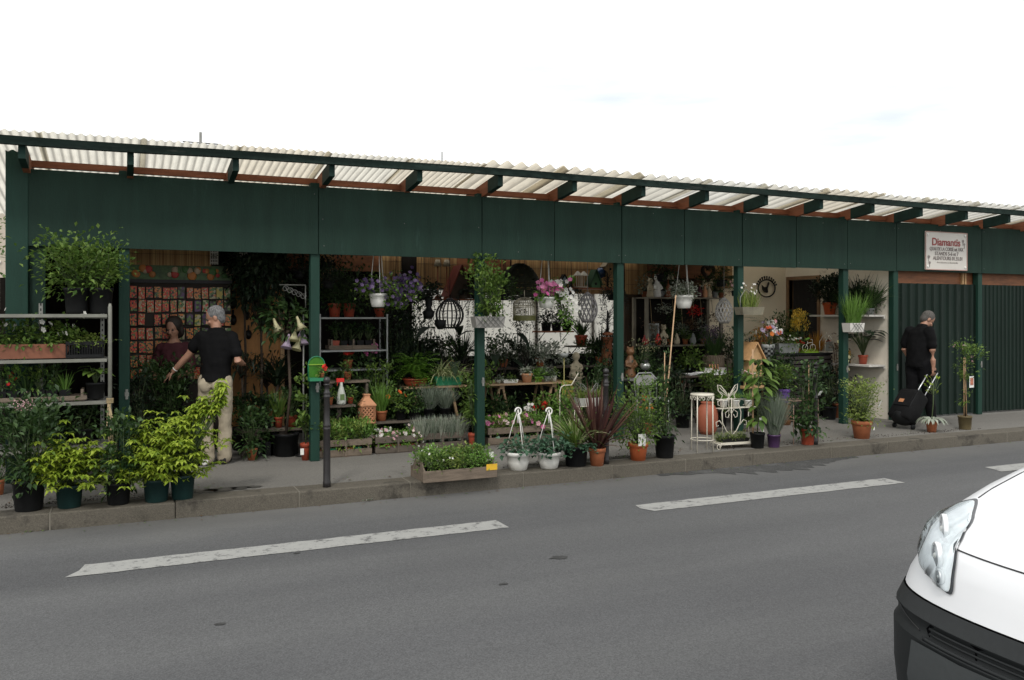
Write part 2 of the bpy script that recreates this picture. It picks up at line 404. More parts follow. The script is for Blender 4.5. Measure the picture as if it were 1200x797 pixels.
# a few flat blotches of old tar on the road
tb = MB(); rng = random.Random(12)
vs = []
for i in range(41):
    t_ = i / 40; xx = 5.3 + 2.9 * t_; w_ = (.10 + .34 * math.sin(math.pi * t_) ** 1.5) * rng.uniform(.65, 1.2)
    vs += [(xx, KY - .012 - w_, .0035), (xx + rng.uniform(-.03, .03), KY + .01, .0035)]
gd = MB().add(vs, [(2 * i, 2 * i + 2, 2 * i + 3, 2 * i + 1) for i in range(40)])
struct(gd.build('gutter_damp', ground_mat('damp gutter asphalt', (.045, .045, .044), (.075, .075, .073), .36, 100, .3, patch=((.095, .095, .093), 3.5, .52))))
for (px, py, r) in ((655, 653, .045), (348, 648, .015), (590, 684, .02), (258, 731, .02)):
    c = gnd(px, py, .004); tb.add([c] + [c + V((math.cos(a) * r * rng.uniform(.7, 1.3) * 1.6, math.sin(a) * r * rng.uniform(.6, 1.2), 0)) for a in [i * math.pi / 5 for i in range(10)]], [(0, 1 + i, 1 + (i + 1) % 10) for i in range(10)])
struct(tb.build('road_stain', mat('old tar', (.035, .035, .034), .7, var=.3)))
# wet stains on the pavement by the pots
wb = MB(); rng = random.Random(5)
for (px, py, r) in ((262, 579, .11), (285, 577, .09), (240, 582, .13), (300, 574, .06), (765, 551, .3), (700, 558, .28)):
    c = gnd(px, py, PZ + .0055); n = 22
    if c.y < KY + .3: c = V((c.x, KY + .4, PZ + .0055))
    wb.add([c] + [c + V((math.cos(i * 2 * math.pi / n) * r * 1.3 * rng.uniform(.55, 1.25), math.sin(i * 2 * math.pi / n) * min(r, .11) * rng.uniform(.5, 1.1), 0)) for i in range(n)], [(0, 1 + i, 1 + (i + 1) % n) for i in range(n)])
struct(wb.build('pavement_stain', mat('damp stain', (.07, .067, .060), .5, var=.4, scale=9)))

# ---------------------------------------------------------------- the shed
FY = 9.40
shed = thing('market_shed', 'long dark green timber shed with corrugated roof, open along the pavement', 'shed', (0, FY, 0))
def sag(x):
    for (a, za), (b, zb) in zip(((-9, -.055), (-1.5, -.055), (3.9, 0), (8, -.008), (13, -.03)), ((-1.5, -.055), (3.9, 0), (8, -.008), (13, -.03), (40, -.03))):
        if a <= x <= b: return za + (zb - za) * (x - a) / (b - a)
    return 0
def sp(mb, name, mats, bevel=0., parent=None):
    if name in ('front_beam', 'rafter', 'roof_sheet'): mb.v = [(v[0], v[1], v[2] + sag(v[0])) for v in mb.v]
    for i, v in enumerate(mb.v): mb.v[i] = (v[0], v[1] - FY, v[2])
    return mb.build(name, mats, parent or shed, bevel=bevel)
seams = [-.98, 1.94, 3.88, 4.85, 5.82, 6.80, 7.76, 8.73, 9.70, 10.70, 12.60, 14.5, 16.4]
rng = random.Random(21)
for i in range(len(seams) - 1):
    g = .010 if i in (4, 6) else .005
    dz = rng.uniform(-.006, .006)
    fm_ = MB().bx(seams[i] + g, seams[i + 1] - g, FY, FY + .022, 2.42 + dz, 3.16 + dz)
    for zz in (2.5, 2.8, 3.08):
        for xx in (seams[i] + .05, (seams[i] + seams[i + 1]) / 2, seams[i + 1] - .05):
            if rng.random() < .3: fm_.lathe([(.007, 0), (.005, .003), (0, .0035)], 8, (xx + rng.uniform(-.01, .01), FY - .0005, zz + rng.uniform(-.015, .015)), 1, True, rot_to((0, -1, 0)))
    sp(fm_, 'fascia_panel', [green_paint, mat('dull screw', (.10, .11, .10), .6)])
posts = [0, 1.91, 3.88, 5.82, 7.76, 9.70, 10.72, 12.6, 14.5, 16.35]
for xx in posts:
    p = sp(MB().bx(xx - .05, xx + .05, FY + .028, FY + .128, PZ, 3.2), 'post', green_post, .006)
    l = MB().bx(xx + .012, xx + .036, -.0 + .018, .030, .90, 1.0).bx(xx + .005, xx + .043, .022, .029, .93, .97)
    l.build('latch', grey_metal, p)
sp(MB().bx(-1.03, -.84, FY - .01, FY + .15, PZ, 3.33), 'post', green_post, .008)
sp(MB().bx(-.835, -.70, FY + .05, FY + .08, PZ, 2.418), 'side_panel', green_paint)
fbm = MB(); rng = random.Random(2); st_x = [-1.65 + i * 18.15 / 30 for i in range(31)]; vs = []
for xx in st_x:
    w_ = rng.uniform(-.004, .004)
    for y, z in ((8.865, 3.338), (8.925, 3.338), (8.925, 3.415), (8.865, 3.415)): vs.append((xx, y, z + w_))
fbm.add(vs, [(4 * i + j, 4 * i + (j + 1) % 4, 4 * i + 4 + (j + 1) % 4, 4 * i + 4 + j) for i in range(30) for j in range(4)] + [(3, 2, 1, 0), (120, 121, 122, 123)])
sp(fbm, 'front_beam', mat('weathered dark green beam', (.011, .022, .018), .8, spec=.2, var=.5, scale=7, stretch=(.3, 2, 2), dirt=((.05, .055, .048), 9, .6)))
sl = -.13
def roofz(y): return 3.425 + sl * (y - 8.88)
for k in range(19):
    xx = -.91 + .965 * k + (.06 if k == 0 else 0); mb = MB()
    y0, y1, y2 = 8.93, 9.24 + .04 * (k * 7 % 5), 11.75
    for (a, b, mi) in ((y0, y1, 0), (y1, y2, 1)):
        za, zb = roofz(a) - .045, roofz(b) - .045
        vs = [(xx + sx, y, z) for y, z0 in ((a, za), (b, zb)) for sx in (-.03, .03) for z in (z0 - .15, z0)]
        mb.add(vs, [(0, 2, 3, 1), (4, 5, 7, 6), (0, 1, 5, 4), (2, 6, 7, 3), (0, 4, 6, 2), (1, 3, 7, 5)], mi)
    sp(mb, 'rafter', [mat('dark rafter green', (.010, .030, .024), .7, spec=.2, var=.3, scale=6), brown_wood])
sp(MB().bx(-1.0, 16.4, FY + .135, FY + .185, 3.195, 3.262), 'purlin', brown_wood)
def sheet_mat(name, col, tr, pitch):
    m, nt, b = _nt(name); N, L = nt.nodes, nt.links
    tc = N.new('ShaderNodeTexCoord'); mp = N.new('ShaderNodeMapping'); mp.inputs['Scale'].default_value = (5, .7, 1); L.new(tc.outputs['Object'], mp.inputs[0])
    n = N.new('ShaderNodeTexNoise'); n.inputs['Scale'].default_value = 3; n.inputs['Detail'].default_value = 7; n.inputs['Roughness'].default_value = .7; L.new(mp.outputs[0], n.inputs['Vector'])
    r = N.new('ShaderNodeValToRGB'); r.color_ramp.elements[0].position = .34; r.color_ramp.elements[1].position = .58
    r.color_ramp.elements[0].color = (*[c * .80 for c in col], 1); r.color_ramp.elements[1].color = (*col, 1); L.new(n.outputs['Fac'], r.inputs[0])
    sx_ = N.new('ShaderNodeSeparateXYZ'); L.new(tc.outputs['Object'], sx_.inputs[0])   # wave shading put into the colour: darker stripes in the valleys
    m1 = N.new('ShaderNodeMath'); m1.operation = 'MULTIPLY'; m1.inputs[1].default_value = 2 * math.pi / pitch; L.new(sx_.outputs['X'], m1.inputs[0])
    m2 = N.new('ShaderNodeMath'); m2.operation = 'SINE'; L.new(m1.outputs[0], m2.inputs[0])
    r2 = N.new('ShaderNodeMapRange'); r2.inputs['From Min'].default_value = -1; r2.inputs['From Max'].default_value = -.2; r2.inputs['To Min'].default_value = .55; r2.inputs['To Max'].default_value = 1; L.new(m2.outputs[0], r2.inputs['Value'])
    mu_ = N.new('ShaderNodeMix'); mu_.data_type = 'RGBA'; mu_.blend_type = 'MULTIPLY'; mu_.inputs[0].default_value = 1; L.new(r.outputs[0], mu_.inputs[6]); L.new(r2.outputs[0], mu_.inputs[7])
    L.new(mu_.outputs[2], b.inputs['Base Color']); b.inputs['Roughness'].default_value = .55
    t = N.new('ShaderNodeBsdfTranslucent'); ms = N.new('ShaderNodeMixShader'); ms.inputs[0].default_value = tr
    L.new(mu_.outputs[2], t.inputs['Color']); L.new(b.outputs[0], ms.inputs[1]); L.new(t.outputs[0], ms.inputs[2]); L.new(ms.outputs[0], N['Material Output'].inputs['Surface'])
    return m
SH_ = {p_: [sheet_mat('translucent sheet %d' % i, (.76, .73, .64), .74, p_), sheet_mat('translucent cream sheet %d' % i, (.74, .68, .56), .73, p_), sheet_mat('translucent pale sheet %d' % i, (.78, .76, .69), .75, p_)] for i, p_ in enumerate((.076, .177))}
rng = random.Random(8)
def roof_sheet(x0, x1, pitch, amp, lift):
    n = int((x1 - x0) / pitch * 8); ys = [8.80 + rng.uniform(-.03, .03), 9.6, 9.95] + ([10.7, 11.3] if 2.5 < (x0 + x1) / 2 < 7.4 else [10.8, 11.4, 12.0]); vs = []
    ph = rng.uniform(0, .1)
    for y in ys:
        for i in range(n + 1):
            xx = x0 + (x1 - x0) * i / n
            vs.append((xx, y, roofz(y) + amp + amp * math.sin(2 * math.pi * xx / pitch + ph) + lift))
    k = n + 1
    mb = MB().add(vs, [(j * k + i, j * k + i + 1, (j + 1) * k + i + 1, (j + 1) * k + i) for j in range(len(ys) - 1) for i in range(n)], 0, True)
    o = sp(mb, 'roof_sheet', rng.choice(SH_[pitch]))
x = -1.62; k = 0
while x < 16.4:
    small = x < 3.6
    w = .88 if small else 1.0
    roof_sheet(x, x + w + (.06 if small else .16), .076 if small else .177, .010 if small else .027, .005 * (k % 2) + (0 if small else 0)); x += w; k += 1
# boards under the inner part of the roof
def deck(x0, x1, y0, y1, m=dark_board):
    z0, z1 = roofz(y0) - .215, roofz(y1) - .215
    vs = [(x0, y0, z0), (x1, y0, z0), (x1, y1, z1), (x0, y1, z1)]
    mb = MB().add(vs + [(a, b, c + .012) for a, b, c in vs], [(0, 3, 2, 1), (4, 5, 6, 7), (0, 1, 5, 4), (1, 2, 6, 5), (2, 3, 7, 6), (3, 0, 4, 7)])
    sp(mb, 'ceiling_board', m)
deck(-.95, 2.42, 9.95, 11.75); deck(2.43, 7.4, 9.75, 11.2); deck(7.41, 8.9, 9.95, 11.75); deck(10.62, 16.3, 9.95, 11.75)
BY = 11.80
sp(MB().bx(-1.0, 3.78, BY, BY + .06, PZ, 3.05), 'back_wall', dark_board)
wall_sheet = mat('milky plastic wall sheet', (.84, .81, .72), .5, var=.05, scale=1.5, dirt=((.62, .57, .45), 2.5, .62), trans=.72)
for a, b in ((3.785, 4.78), (4.79, 5.78), (5.79, 6.78), (6.79, 7.35)):
    sp(MB().add([(a, BY + .02, PZ + 1.0), (b, BY + .02, PZ + 1.0), (b, BY + .02, 2.12), (a, BY + .02, 2.12)], [(0, 1, 2, 3)]), 'wall_sheet', wall_sheet)
    sp(MB().bx(a, b, BY, BY + .06, PZ, PZ + 1.0), 'back_wall', dark_board)
for xx in (4.785, 5.785, 6.785): sp(MB().bx(xx - .03, xx + .03, BY + .025, BY + .06, PZ + 1.0, 2.12), 'wall_stud', grey_wood)
sp(MB().bx(3.785, 7.35, BY + .002, BY + .05, 2.125, 3.05), 'back_wall', dark_board)
sp(MB().bx(7.355, 8.9, BY, BY + .06, PZ, 3.05), 'back_wall', mat('brown back boards', (.075, .045, .025), .8, var=.4, scale=3, stretch=(6, 1, 1)))
sp(MB().bx(8.905, 10.70, BY, BY + .06, PZ, 3.05), 'back_wall', cream_wall)
sp(MB().bx(-1.03, -.98, FY + .16, BY + .06, PZ, 3.05), 'side_wall', dark_board)
# side wall on the right with the doorway in it
sw = MB(); sx0, sx1 = 10.70, 10.77
sw.bx(sx0, sx1, FY + .13, 11.02, PZ, 3.12).bx(sx0, sx1, 11.70, BY + .06, PZ, 3.05).bx(sx0, sx1, 11.021, 11.699, 2.36, 3.05)
sp(sw, 'side_wall', mat('pale grey side wall', (.76, .70, .59), .8, var=.08, scale=2, dirt=((.36, .31, .24), 3, .6)))
dm = MB().bx(sx0 - .02, sx1 + .02, 11.70, 11.76, PZ, 2.36).bx(sx0 - .02, sx1 + .02, 10.96, 11.02, PZ, 2.36).bx(sx0 - .02, sx1 + .02, 10.96, 11.76, 2.361, 2.42)
sp(dm, 'door_frame', mat('brown door frame', (.22, .13, .07), .6, var=.2))
sp(MB().bx(sx1 + .9, sx1 + .92, 9.7, 13.4, PZ, 3.0).bx(sx1 + .01, sx1 + .89, 13.2, 13.22, PZ, 3.0).bx(sx1 + .01, sx1 + .89, 10.0, 13.19, 2.72, 2.74), 'inner_wall', dark_board)
# closed part on the right: ribbed metal panels and a strip of bare wood above
def ribbed(x0, x1, pitch, y, z0, z1, dep=.03):
    vs = []; xs = []; xx = x0
    while xx < x1 - 1e-6:
        for f_, d in ((0, 0), (.62, 0), (.70, dep), (.92, dep)): xs.append((min(xx + f_ * pitch, x1), d))
        xx += pitch
    xs.append((x1, 0))
    for xx, d in xs: vs += [(xx, y - d, z0), (xx, y - d, z1)]
    return MB().add(vs, [(2 * i, 2 * i + 2, 2 * i + 3, 2 * i + 1) for i in range(len(xs) - 1)])
metal_green = mat('dark green ribbed metal', (.006, .0155, .0108), .6, spec=.25, var=.25, scale=2, stretch=(1, 1, .3), dirt=((.035, .045, .035), 6, .62))
o = sp(ribbed(10.78, 12.55, .172, FY + .10, PZ + .03, 2.24), 'metal_panel', metal_green)
o.modifiers.new('t', 'SOLIDIFY').thickness = .004
for (a, b) in ((12.66, 14.45), (14.56, 16.3)):
    o = sp(ribbed(a, b, .095, FY + .10, PZ + .03, 2.24, .018), 'metal_panel', metal_green); o.modifiers.new('t', 'SOLIDIFY').thickness = .004
ob = mat('orange stained wood', (.20, .075, .027), .65, var=.35, scale=3, stretch=(1.5, 1, 8))
for (a, b) in ((10.78, 12.598), (12.602, 14.498), (14.502, 16.3)):
    sp(MB().bx(a, b, FY + .14, FY + .16, 2.2, 2.6), 'wood_strip', ob)
sp(MB().bx(16.36, 16.42, FY + .1, BY + .06, PZ, 3.05), 'side_wall', dark_board)
sp(MB().bx(12.28, 12.31, FY + .10, FY + .137, 2.24, 2.42).bx(12.34, 12.37, FY + .10, FY + .137, 2.24, 2.42), 'batten', pale_wood)

# ---------------------------------------------------------------- sign on the fascia
def px_fx(px): return xat(px, FY)
sx, ex = xat(1083, FY), xat(1132, FY)
sgn = thing('shop_sign', 'white enamel sign with red lettering and screws on the green fascia', 'sign', ((sx + ex) / 2, FY - .022, 0))
zc = at(1107, 294.5, FY).z; zh = .30; hw = (ex - sx) / 2
board = MB().box((0, .008, zc), (2 * hw, .016, 2 * zh)).build('board', mat('sign enamel', (.60, .57, .52), .4, var=.05, scale=3), sgn, bevel=.004)
eb = MB()
for s_ in (-1, 1):
    eb.box((s_ * (hw - .006), -.002, zc), (.012, .008, 2 * zh - .01)); eb.box((0, -.002, zc + s_ * (zh - .006)), (2 * hw - .03, .008, .012))
eb.build('border', mat('sign border red', (.40, .24, .20), .5, var=.4, scale=2), sgn)
for a in (-1, 1):
    for b in (-1, 1): MB().ball((a * (hw - .05), -.004, zc + b * (zh - .05)), .022, 8, sc=(1, .5, 1)).build('screw', white_tag, sgn)
def text(body, size, x, z, m, parent, align='CENTER', y=-.004, sx=1., bold=0.):
    c = bpy.data.curves.new('lettering', 'FONT'); c.body = body; c.size = size; c.align_x = align; c.extrude = .0015; c.offset = bold
    o = bpy.data.objects.new('lettering', c); COL.objects.link(o); dg = bpy.context.evaluated_depsgraph_get(); dg.update()
    me = bpy.data.meshes.new_from_object(o.evaluated_get(dg)); COL.objects.unlink(o); bpy.data.objects.remove(o)
    t = bpy.data.objects.new('lettering', me); COL.objects.link(t); me.materials.clear(); me.materials.append(m)
    t.parent = parent; t.location = (x, y, z); t.rotation_euler = (R(90), 0, 0); t.scale = (sx, 1, 1)
    return t
sred = mat('sign red ink', (.30, .05, .045), .5); sgrey = mat('sign grey ink', (.20, .17, .16), .5)
def fit(body, h, wd, x, z, m, bold=.001):
    t = text(body, h / .70, x, z, m, sgn, bold=bold); ww = max(v.co.x for v in t.data.vertices) - min(v.co.x for v in t.data.vertices); t.scale.x = wd / ww
fit('Diamantis', .115, 2 * hw * .67, -.01, zc + .085, sred, .003)
fit('QUAI DE LA CORSE tel. FAX', .056, 2 * hw * .80, .0, zc + .005, sgrey)
fit('STANDS 5-6 et 7', .056, 2 * hw * .56, 0, zc - .068, sgrey)
fit('ALENTOURS 01.55.01', .056, 2 * hw * .70, .03, zc - .140, sgrey)
fit('livraisons a domicile', .026, 2 * hw * .5, .02, zc - .19, mat('sign faint ink', (.36, .33, .30), .5), 0)
fl = MB()
for (fx, fz, r) in ((hw - .10, .17, .026), (hw - .07, .12, .02), (-hw + .07, -.10, .03), (-hw + .09, -.19, .026)):
    fl.flower((fx, -.004, zc + fz), (0, -1, 0), r, 0, 5, .05); fl.box((fx, -.002, zc + fz - .04), (.008, .004, .06))
fl.build('flower_motif', sgrey, sgn)

# ---------------------------------------------------------------- bollards (same street model, 3 of them)
def bollard(label, c):
    t = thing('bollard', label, 'bollard', c, group='bollards along the kerb')
    MB().lathe([(.037, 0), (.037, .05), (.034, .06), (.032, .53), (.037, .54), (.037, .555), (.032, .562), (.037, .57), (.037, .585), (.031, .60), (.027, .83), (.034, .84), (.034, .855), (.028, .862), (.033, .875), (.033, .885), (.024, .90), (.022, .945), (.031, .952), (.031, .963), (.02, .97)], 18).build('shaft', bollard_paint, t)
    MB().ball((0, 0, 1.0), .034, 16).build('ball_finial', bollard_paint, t)
b1 = gnd(383, 571)
bollard('slim dark bollard standing clear on open pavement between the lime shrubs and the wooden crate', b1)
bollard('dark bollard half hidden behind the bronze spiky plant in its terracotta pot', V((xat(710, b1.y), b1.y, PZ)))
bollard('dark bollard rising behind the glossy staked shrub in a red pot', V((xat(955, b1.y + .12), b1.y + .12, PZ)))

# ---------------------------------------------------------------- beyond the left end
def tree(name, label, c, h, r, n, leafm, seed, leaf=.09):
    t = thing(name, label, 'tree', c); rg = random.Random(seed)
    tr = MB(); tr.tube([(0, 0, 0), (.05, 0, h * .3), (-.03, .04, h * .6)], [.12, .09, .05], 8)
    mb = MB(); cl = []
    for i in range(26):
        a = rg.uniform(0, 6.28); rr = r * rg.uniform(.2, .9); z = h * rg.uniform(.35, .98)
        cl.append(V((rr * math.cos(a) * (1.15 - .5 * abs(z / h - .6)), rr * math.sin(a), z))); tr.tube([(0, 0, h * .45), cl[-1] * .6 + V((0, 0, h * .18)), cl[-1]], [.04, .02, .008], 5)
    for i in range(n):
        c0 = rg.choice(cl); p = c0 + V((rg.gauss(0, r * .2), rg.gauss(0, r * .2), rg.gauss(0, r * .2)))
        mb.leaf(p, (rg.uniform(-1, 1), rg.uniform(-1, 1), rg.uniform(-.6, .5)), leaf * rg.uniform(.7, 1.4), leaf * .6)
    tr.build('trunk', bark, t); mb.build('crown', leafm, t)
    return t
tree('broadleaf_tree', 'pale green tree in the gap beyond the left end of the shed', (-3.2, 17.5, 0), 3.6, 1.3, 4200, g_mid, 31)
hb = thing('apartment_building', 'distant pale building seen over the tree at the far left edge', 'building', (-9.5, 48, 0))
MB().bx(-5, 5, 0, 8, 0, 7.6).build('wall', mat('pale render', (.50, .44, .36), .8), hb)
MB().prism([(-5.3, 7.61), (5.3, 7.61), (4.2, 9.2), (-4.2, 9.2)], -.3, 8.3).build('roof', mat('zinc roof', (.30, .31, .32), .6), hb)
for i in range(6):
    for j in range(2):
        w = MB().bx(-4.6 + i * 1.55, -3.8 + i * 1.55, -.04, .02, 1.4 + j * 3, 3.1 + j * 3).build('window', mat('window glass dark', (.05, .055, .06), .15), hb)
        MB().bx(-4.7 + i * 1.55, -3.7 + i * 1.55, -.1, 0, 1.28 + j * 3, 1.38 + j * 3).build('sill', white_tag, w)
lf = thing('board_fence', 'dark board fence below the tree at the left end of the shed', 'fence', (-1.1, 10.6, 0))
mb = MB()
for i in range(30): mb.bx(-.12 * i - .115, -.12 * i, 0, .025, PZ, 2.15 + .01 * (i % 3))
mb.build('boards', dark_board, lf); MB().bx(-3.6, 0, .026, .07, .5, .6).bx(-3.6, 0, .026, .07, 1.7, 1.8).build('rail', dark_board, lf)
def antenna(label, px, ztop, Y, h, s):
    a = thing('roof_antenna', label, 'antenna', (xat(px, Y), Y, ztop - h))
    MB().tube([(0, 0, 0), (0, 0, h)], .018 * s, 6).build('mast', grey_metal, a)
    mb = MB()
    for i, z in enumerate((h * .96, h * .86, h * .78)): mb.tube([(-.22 * s + .03 * i, 0, z), (.22 * s - .03 * i, 0, z)], .009 * s, 5)
    mb.build('crossbar', grey_metal, a)
z0 = at(235, 155, 19).z
antenna('rusty antenna mast showing above the left part of the roof', 235, z0, 19, z0, 1.6)
z0 = at(518, 178, 20).z
antenna('thin single aerial showing above the middle of the roof', 518, z0, 20, z0, .9)

# ---------------------------------------------------------------- parked white van
VX, VY = 2.50, 1.55
van = thing('parked_van', 'white van with black bumper parked in the near foreground', 'van', (VX, VY, 0))
white_body = mat('white car paint', (.80, .81, .82), .22, var=.01, spec=.6)
black_trim = mat('black grained bumper', (.014, .016, .0165), .55, spec=.28, var=.12, scale=40, bump=.08, bscale=300)
dark_glass = mat('tinted glass', (.02, .024, .026), .05, spec=.8, var=.02)
# profile rows: z, nose setback, half width, corner depth
PROF = [(.18, .16, .86, .50), (.24, .09, .92, .52), (.30, .05, .94, .54), (.44, .03, .945, .55), (.50, .03, .945, .55), (.59, .03, .947, .55), (.605, .055, .947, .55), (.65, .058, .95, .55), (.66, .048, .95, .55), (.70, .085, .953, .55),
        (.712, .095, .953, .55), (.76, .105, .943, .56), (.82, .115, .915, .58), (.88, .13, .887, .60), (.92, .155, .889, .62), (.96, .23, .905, .64), (1.00, .335, .903, .62), (1.05, .50, .90, .58), (1.10, .71, .885, .5), (1.145, .94, .865, .42),
        (1.20, 1.04, .855, .40), (1.66, 1.70, .72, .30), (1.74, 1.88, .67, .28), (1.79, 2.2, .55, .25)]
def vprof(z):
    if z <= PROF[0][0]: return PROF[0][1:]
    for a, b in zip(PROF, PROF[1:]):
        if a[0] <= z <= b[0]:
            t = (z - a[0]) / (b[0] - a[0]); return tuple(a[i] + (b[i] - a[i]) * t for i in (1, 2, 3))
    return PROF[-1][1:]
def vpt(s, z, off=0.):
    """s in -1..1 round the front from the near side to the far side"""
    a0, W, D = vprof(z); th = s * math.pi / 2; n = 3.0
    b = W * math.copysign(abs(math.sin(th)) ** (2 / n), s); a = a0 + D * (1 - abs(math.cos(th)) ** (2 / n))
    return V((a - off * math.cos(th), b + off * math.copysign(abs(math.sin(th)), s), z))
NS = 40
def vshell(zs, m, name, close_back=True, off=0.):
    vs = []; 
    for z in zs:
        ring = [vpt(-1 + 2 * i / NS, z, off) for i in range(NS + 1)]
        W = vprof(z)[1] + off
        ring += [V((3.9, W, z)), V((4.28, W * .93, z)), V((4.32, 0, z)), V((4.28, -W * .93, z)), V((3.9, -W, z))]
        vs += ring
    k = NS + 6
    fs = [(j * k + i, j * k + (i + 1) % k, (j + 1) * k + (i + 1) % k, (j + 1) * k + i) for j in range(len(zs) - 1) for i in range(k)]
    return MB().add(vs, fs, 0, True), k
zs_b = [p[0] for p in PROF if p[0] >= .712]
mbv, k = vshell(zs_b, white_body, 'body'); nv = len(mbv.v)
mbv.f.append(list(range(nv - k, nv))); mbv.m.append(0); mbv.sm.append(False)
body = mbv.build('body', white_body, van)
mbv, k = vshell([.18, .24, .30, .44, .50, .589, .59, .605, .65, .66, .661, .70, .708], black_trim, 'bumper', off=.004)
bump = mbv.build('bumper', black_trim, van)
def vpatch(poly, off, n=26, name='patch', m=None, parent=van, dome=0.):
    """surface patch whose (s, z) outline is poly, lying on the body at a small offset"""
    bm = bmesh.new(); vs = [bm.verts.new((s, 0, z)) for s, z in poly]; bm.faces.new(vs)
    for it in range(n):
        pass
    bmesh.ops.triangulate(bm, faces=bm.faces[:])
    bmesh.ops.subdivide_edges(bm, edges=bm.edges[:], cuts=3, use_grid_fill=True)
    me = bpy.data.meshes.new(name)
    cs_ = sum(p[0] for p in poly) / len(poly); cz_ = sum(p[1] for p in poly) / len(poly); edge = {v for e in bm.edges if len(e.link_faces) == 1 for v in e.verts}
    E_ = [(v.co.x, v.co.z) for v in edge]
    for v in bm.verts:
        d_ = 0 if v in edge else min(math.hypot((v.co.x - a) * 1.2, v.co.z - b) for a, b in E_)
        v.co = vpt(v.co.x, v.co.z, off + dome * min(1, d_ / .05) ** .5)
    bm.normal_update(); bm.to_mesh(me); bm.free(); me.materials.append(m)
    for p in me.polygons: p.use_smooth = True
    o = bpy.data.objects.new(name, me); COL.objects.link(o); o.parent = parent
    return o
def lens_mat():
    m, nt, b = _nt('clear headlight lens'); N, L = nt.nodes, nt.links
    t = N.new('ShaderNodeBsdfTransparent'); t.inputs['Color'].default_value = (.93, .96, .97, 1); g = N.new('ShaderNodeBsdfGlossy'); g.inputs['Roughness'].default_value = .03
    f = N.new('ShaderNodeFresnel'); f.inputs['IOR'].default_value = 1.28; ms = N.new('ShaderNodeMixShader'); L.new(f.outputs[0], ms.inputs[0]); L.new(t.outputs[0], ms.inputs[1]); L.new(g.outputs[0], ms.inputs[2]); L.new(ms.outputs[0], N['Material Output'].inputs['Surface'])
    return m
hl_glass = lens_mat(); bucket = mat('headlight silver', (.86, .88, .89), .35, metal=0, var=.12, scale=22)
hl_dark = mat('headlight rim', (.05, .055, .06), .3)
chrome = mat('headlight reflector', (.80, .82, .83), .15, metal=.1, var=.1)
def headlight(sg):
    P = [(.28, .772), (.33, .774), (.42, .794), (.54, .814), (.61, .85), (.69, .90), (.74, .945), (.71, .985), (.62, 1.012), (.53, 1.024), (.40, .992), (.35, .952), (.33, .912), (.30, .84)]
    P = [(s * sg, z) for s, z in P]
    if sg > 0: P = P[::-1]
    def crm(Q, m=4):
        o = []
        for i in range(len(Q)):
            a, b, c, d = (Q[(i + k - 1) % len(Q)] for k in range(4))
            for j in range(m):
                t = j / m; o.append(tuple(.5 * (2 * b[k] + (c[k] - a[k]) * t + (2 * a[k] - 5 * b[k] + 4 * c[k] - d[k]) * t * t + (3 * b[k] - a[k] - 3 * c[k] + d[k]) * t ** 3) for k in (0, 1)))
        return o
    P = crm(P)
    rim = vpatch(P, .006, name='headlight', m=hl_dark)
    c = V((sum(p[0] for p in P) / len(P), sum(p[1] for p in P) / len(P)))
    Q = [(c.x + (s - c.x) * .94, c.y + (z - c.y) * .96) for s, z in P]
    vpatch(Q, .0085, name='reflector_bucket', m=bucket, parent=rim); vpatch(Q, .010, name='lens', m=hl_glass, parent=rim, dome=.030)
    for (s, z, r) in ((.47, .945, .052), (.41, .872, .046), (.345, .812, .026)):
        q = vpt(s * sg, z, .004); nrm = (vpt(s * sg, z, .1) - vpt(s * sg, z, 0)).normalized()
        lp_ = MB().lathe([(r * .3, .004), (r * .62, .007), (r * .9, .016), (r, .019), (r * 1.08, .016), (r * 1.1, .002)], 24, q, 0, True, rot_to(nrm)).build('lamp', chrome, rim)
        MB().lathe([(0, .006), (r * .3, .0062), (r * .62, .0092), (r * .86, .0165)], 24, q, 0, True, rot_to(nrm)).build('lamp_bowl', mat('lamp bowl', (.45, .47, .48), .2, metal=.3, var=.1), lp_)
        MB().ball(q + nrm * .014, r * .24, 10).build('bulb', white_tag, lp_)
headlight(1); headlight(-1)
# panel gaps: bonnet edge and the joint between bumper and wing
gap = mat('panel gap', (.02, .02, .02), .7)
g = MB(); g.tube([vpt(-.335 + .67 * i / 30, .912, .001) for i in range(31)], .0030, 5)
for sg in (-1, 1): g.tube([vpt(sg * (.56 + .012 * i), 1.026 + .014 * i, .001) for i in range(9)], .003, 5)
g.build('bonnet_gap', gap, van)
sl_ = MB()
slot = vpatch([(-.33, .606), (.33, .606), (.345, .63), (.325, .652), (-.325, .652), (-.345, .63)], .004, name='grille', m=mat('grille black', (.003, .003, .0035), .95, spec=.03), parent=van)
for z in (.620, .638):
    MB().tube([vpt(-.32 + .64 * i / 24, z, .010) for i in range(25)], .0045, 6).build('slat', black_trim, slot)
lp = MB(); lp.tube([vpt(-.34 + .68 * i / 40, .598, .008) for i in range(41)], .008, 6)
lp.build('lip', black_trim, bump)
vpatch([(-.37, .30), (.37, .30), (.40, .45), (.37, .585), (-.37, .585), (-.40, .45)], .022, name='lower_panel', m=mat('grey grained plastic', (.050, .055, .056), .5, var=.08, scale=40))
sm_ = MB()
for sg in (-1, 1): sm_.tube([vpt(sg * (.62 - .03 * i), .66 - .006 * i, .0055) for i in range(9)], .0025, 5)
sm_.build('bumper_seam', gap, bump)
pl = vpatch([(-.22, .34), (.22, .34), (.22, .46), (-.22, .46)], .030, name='number_plate', m=mat('plate white', (.6, .6, .58), .4))
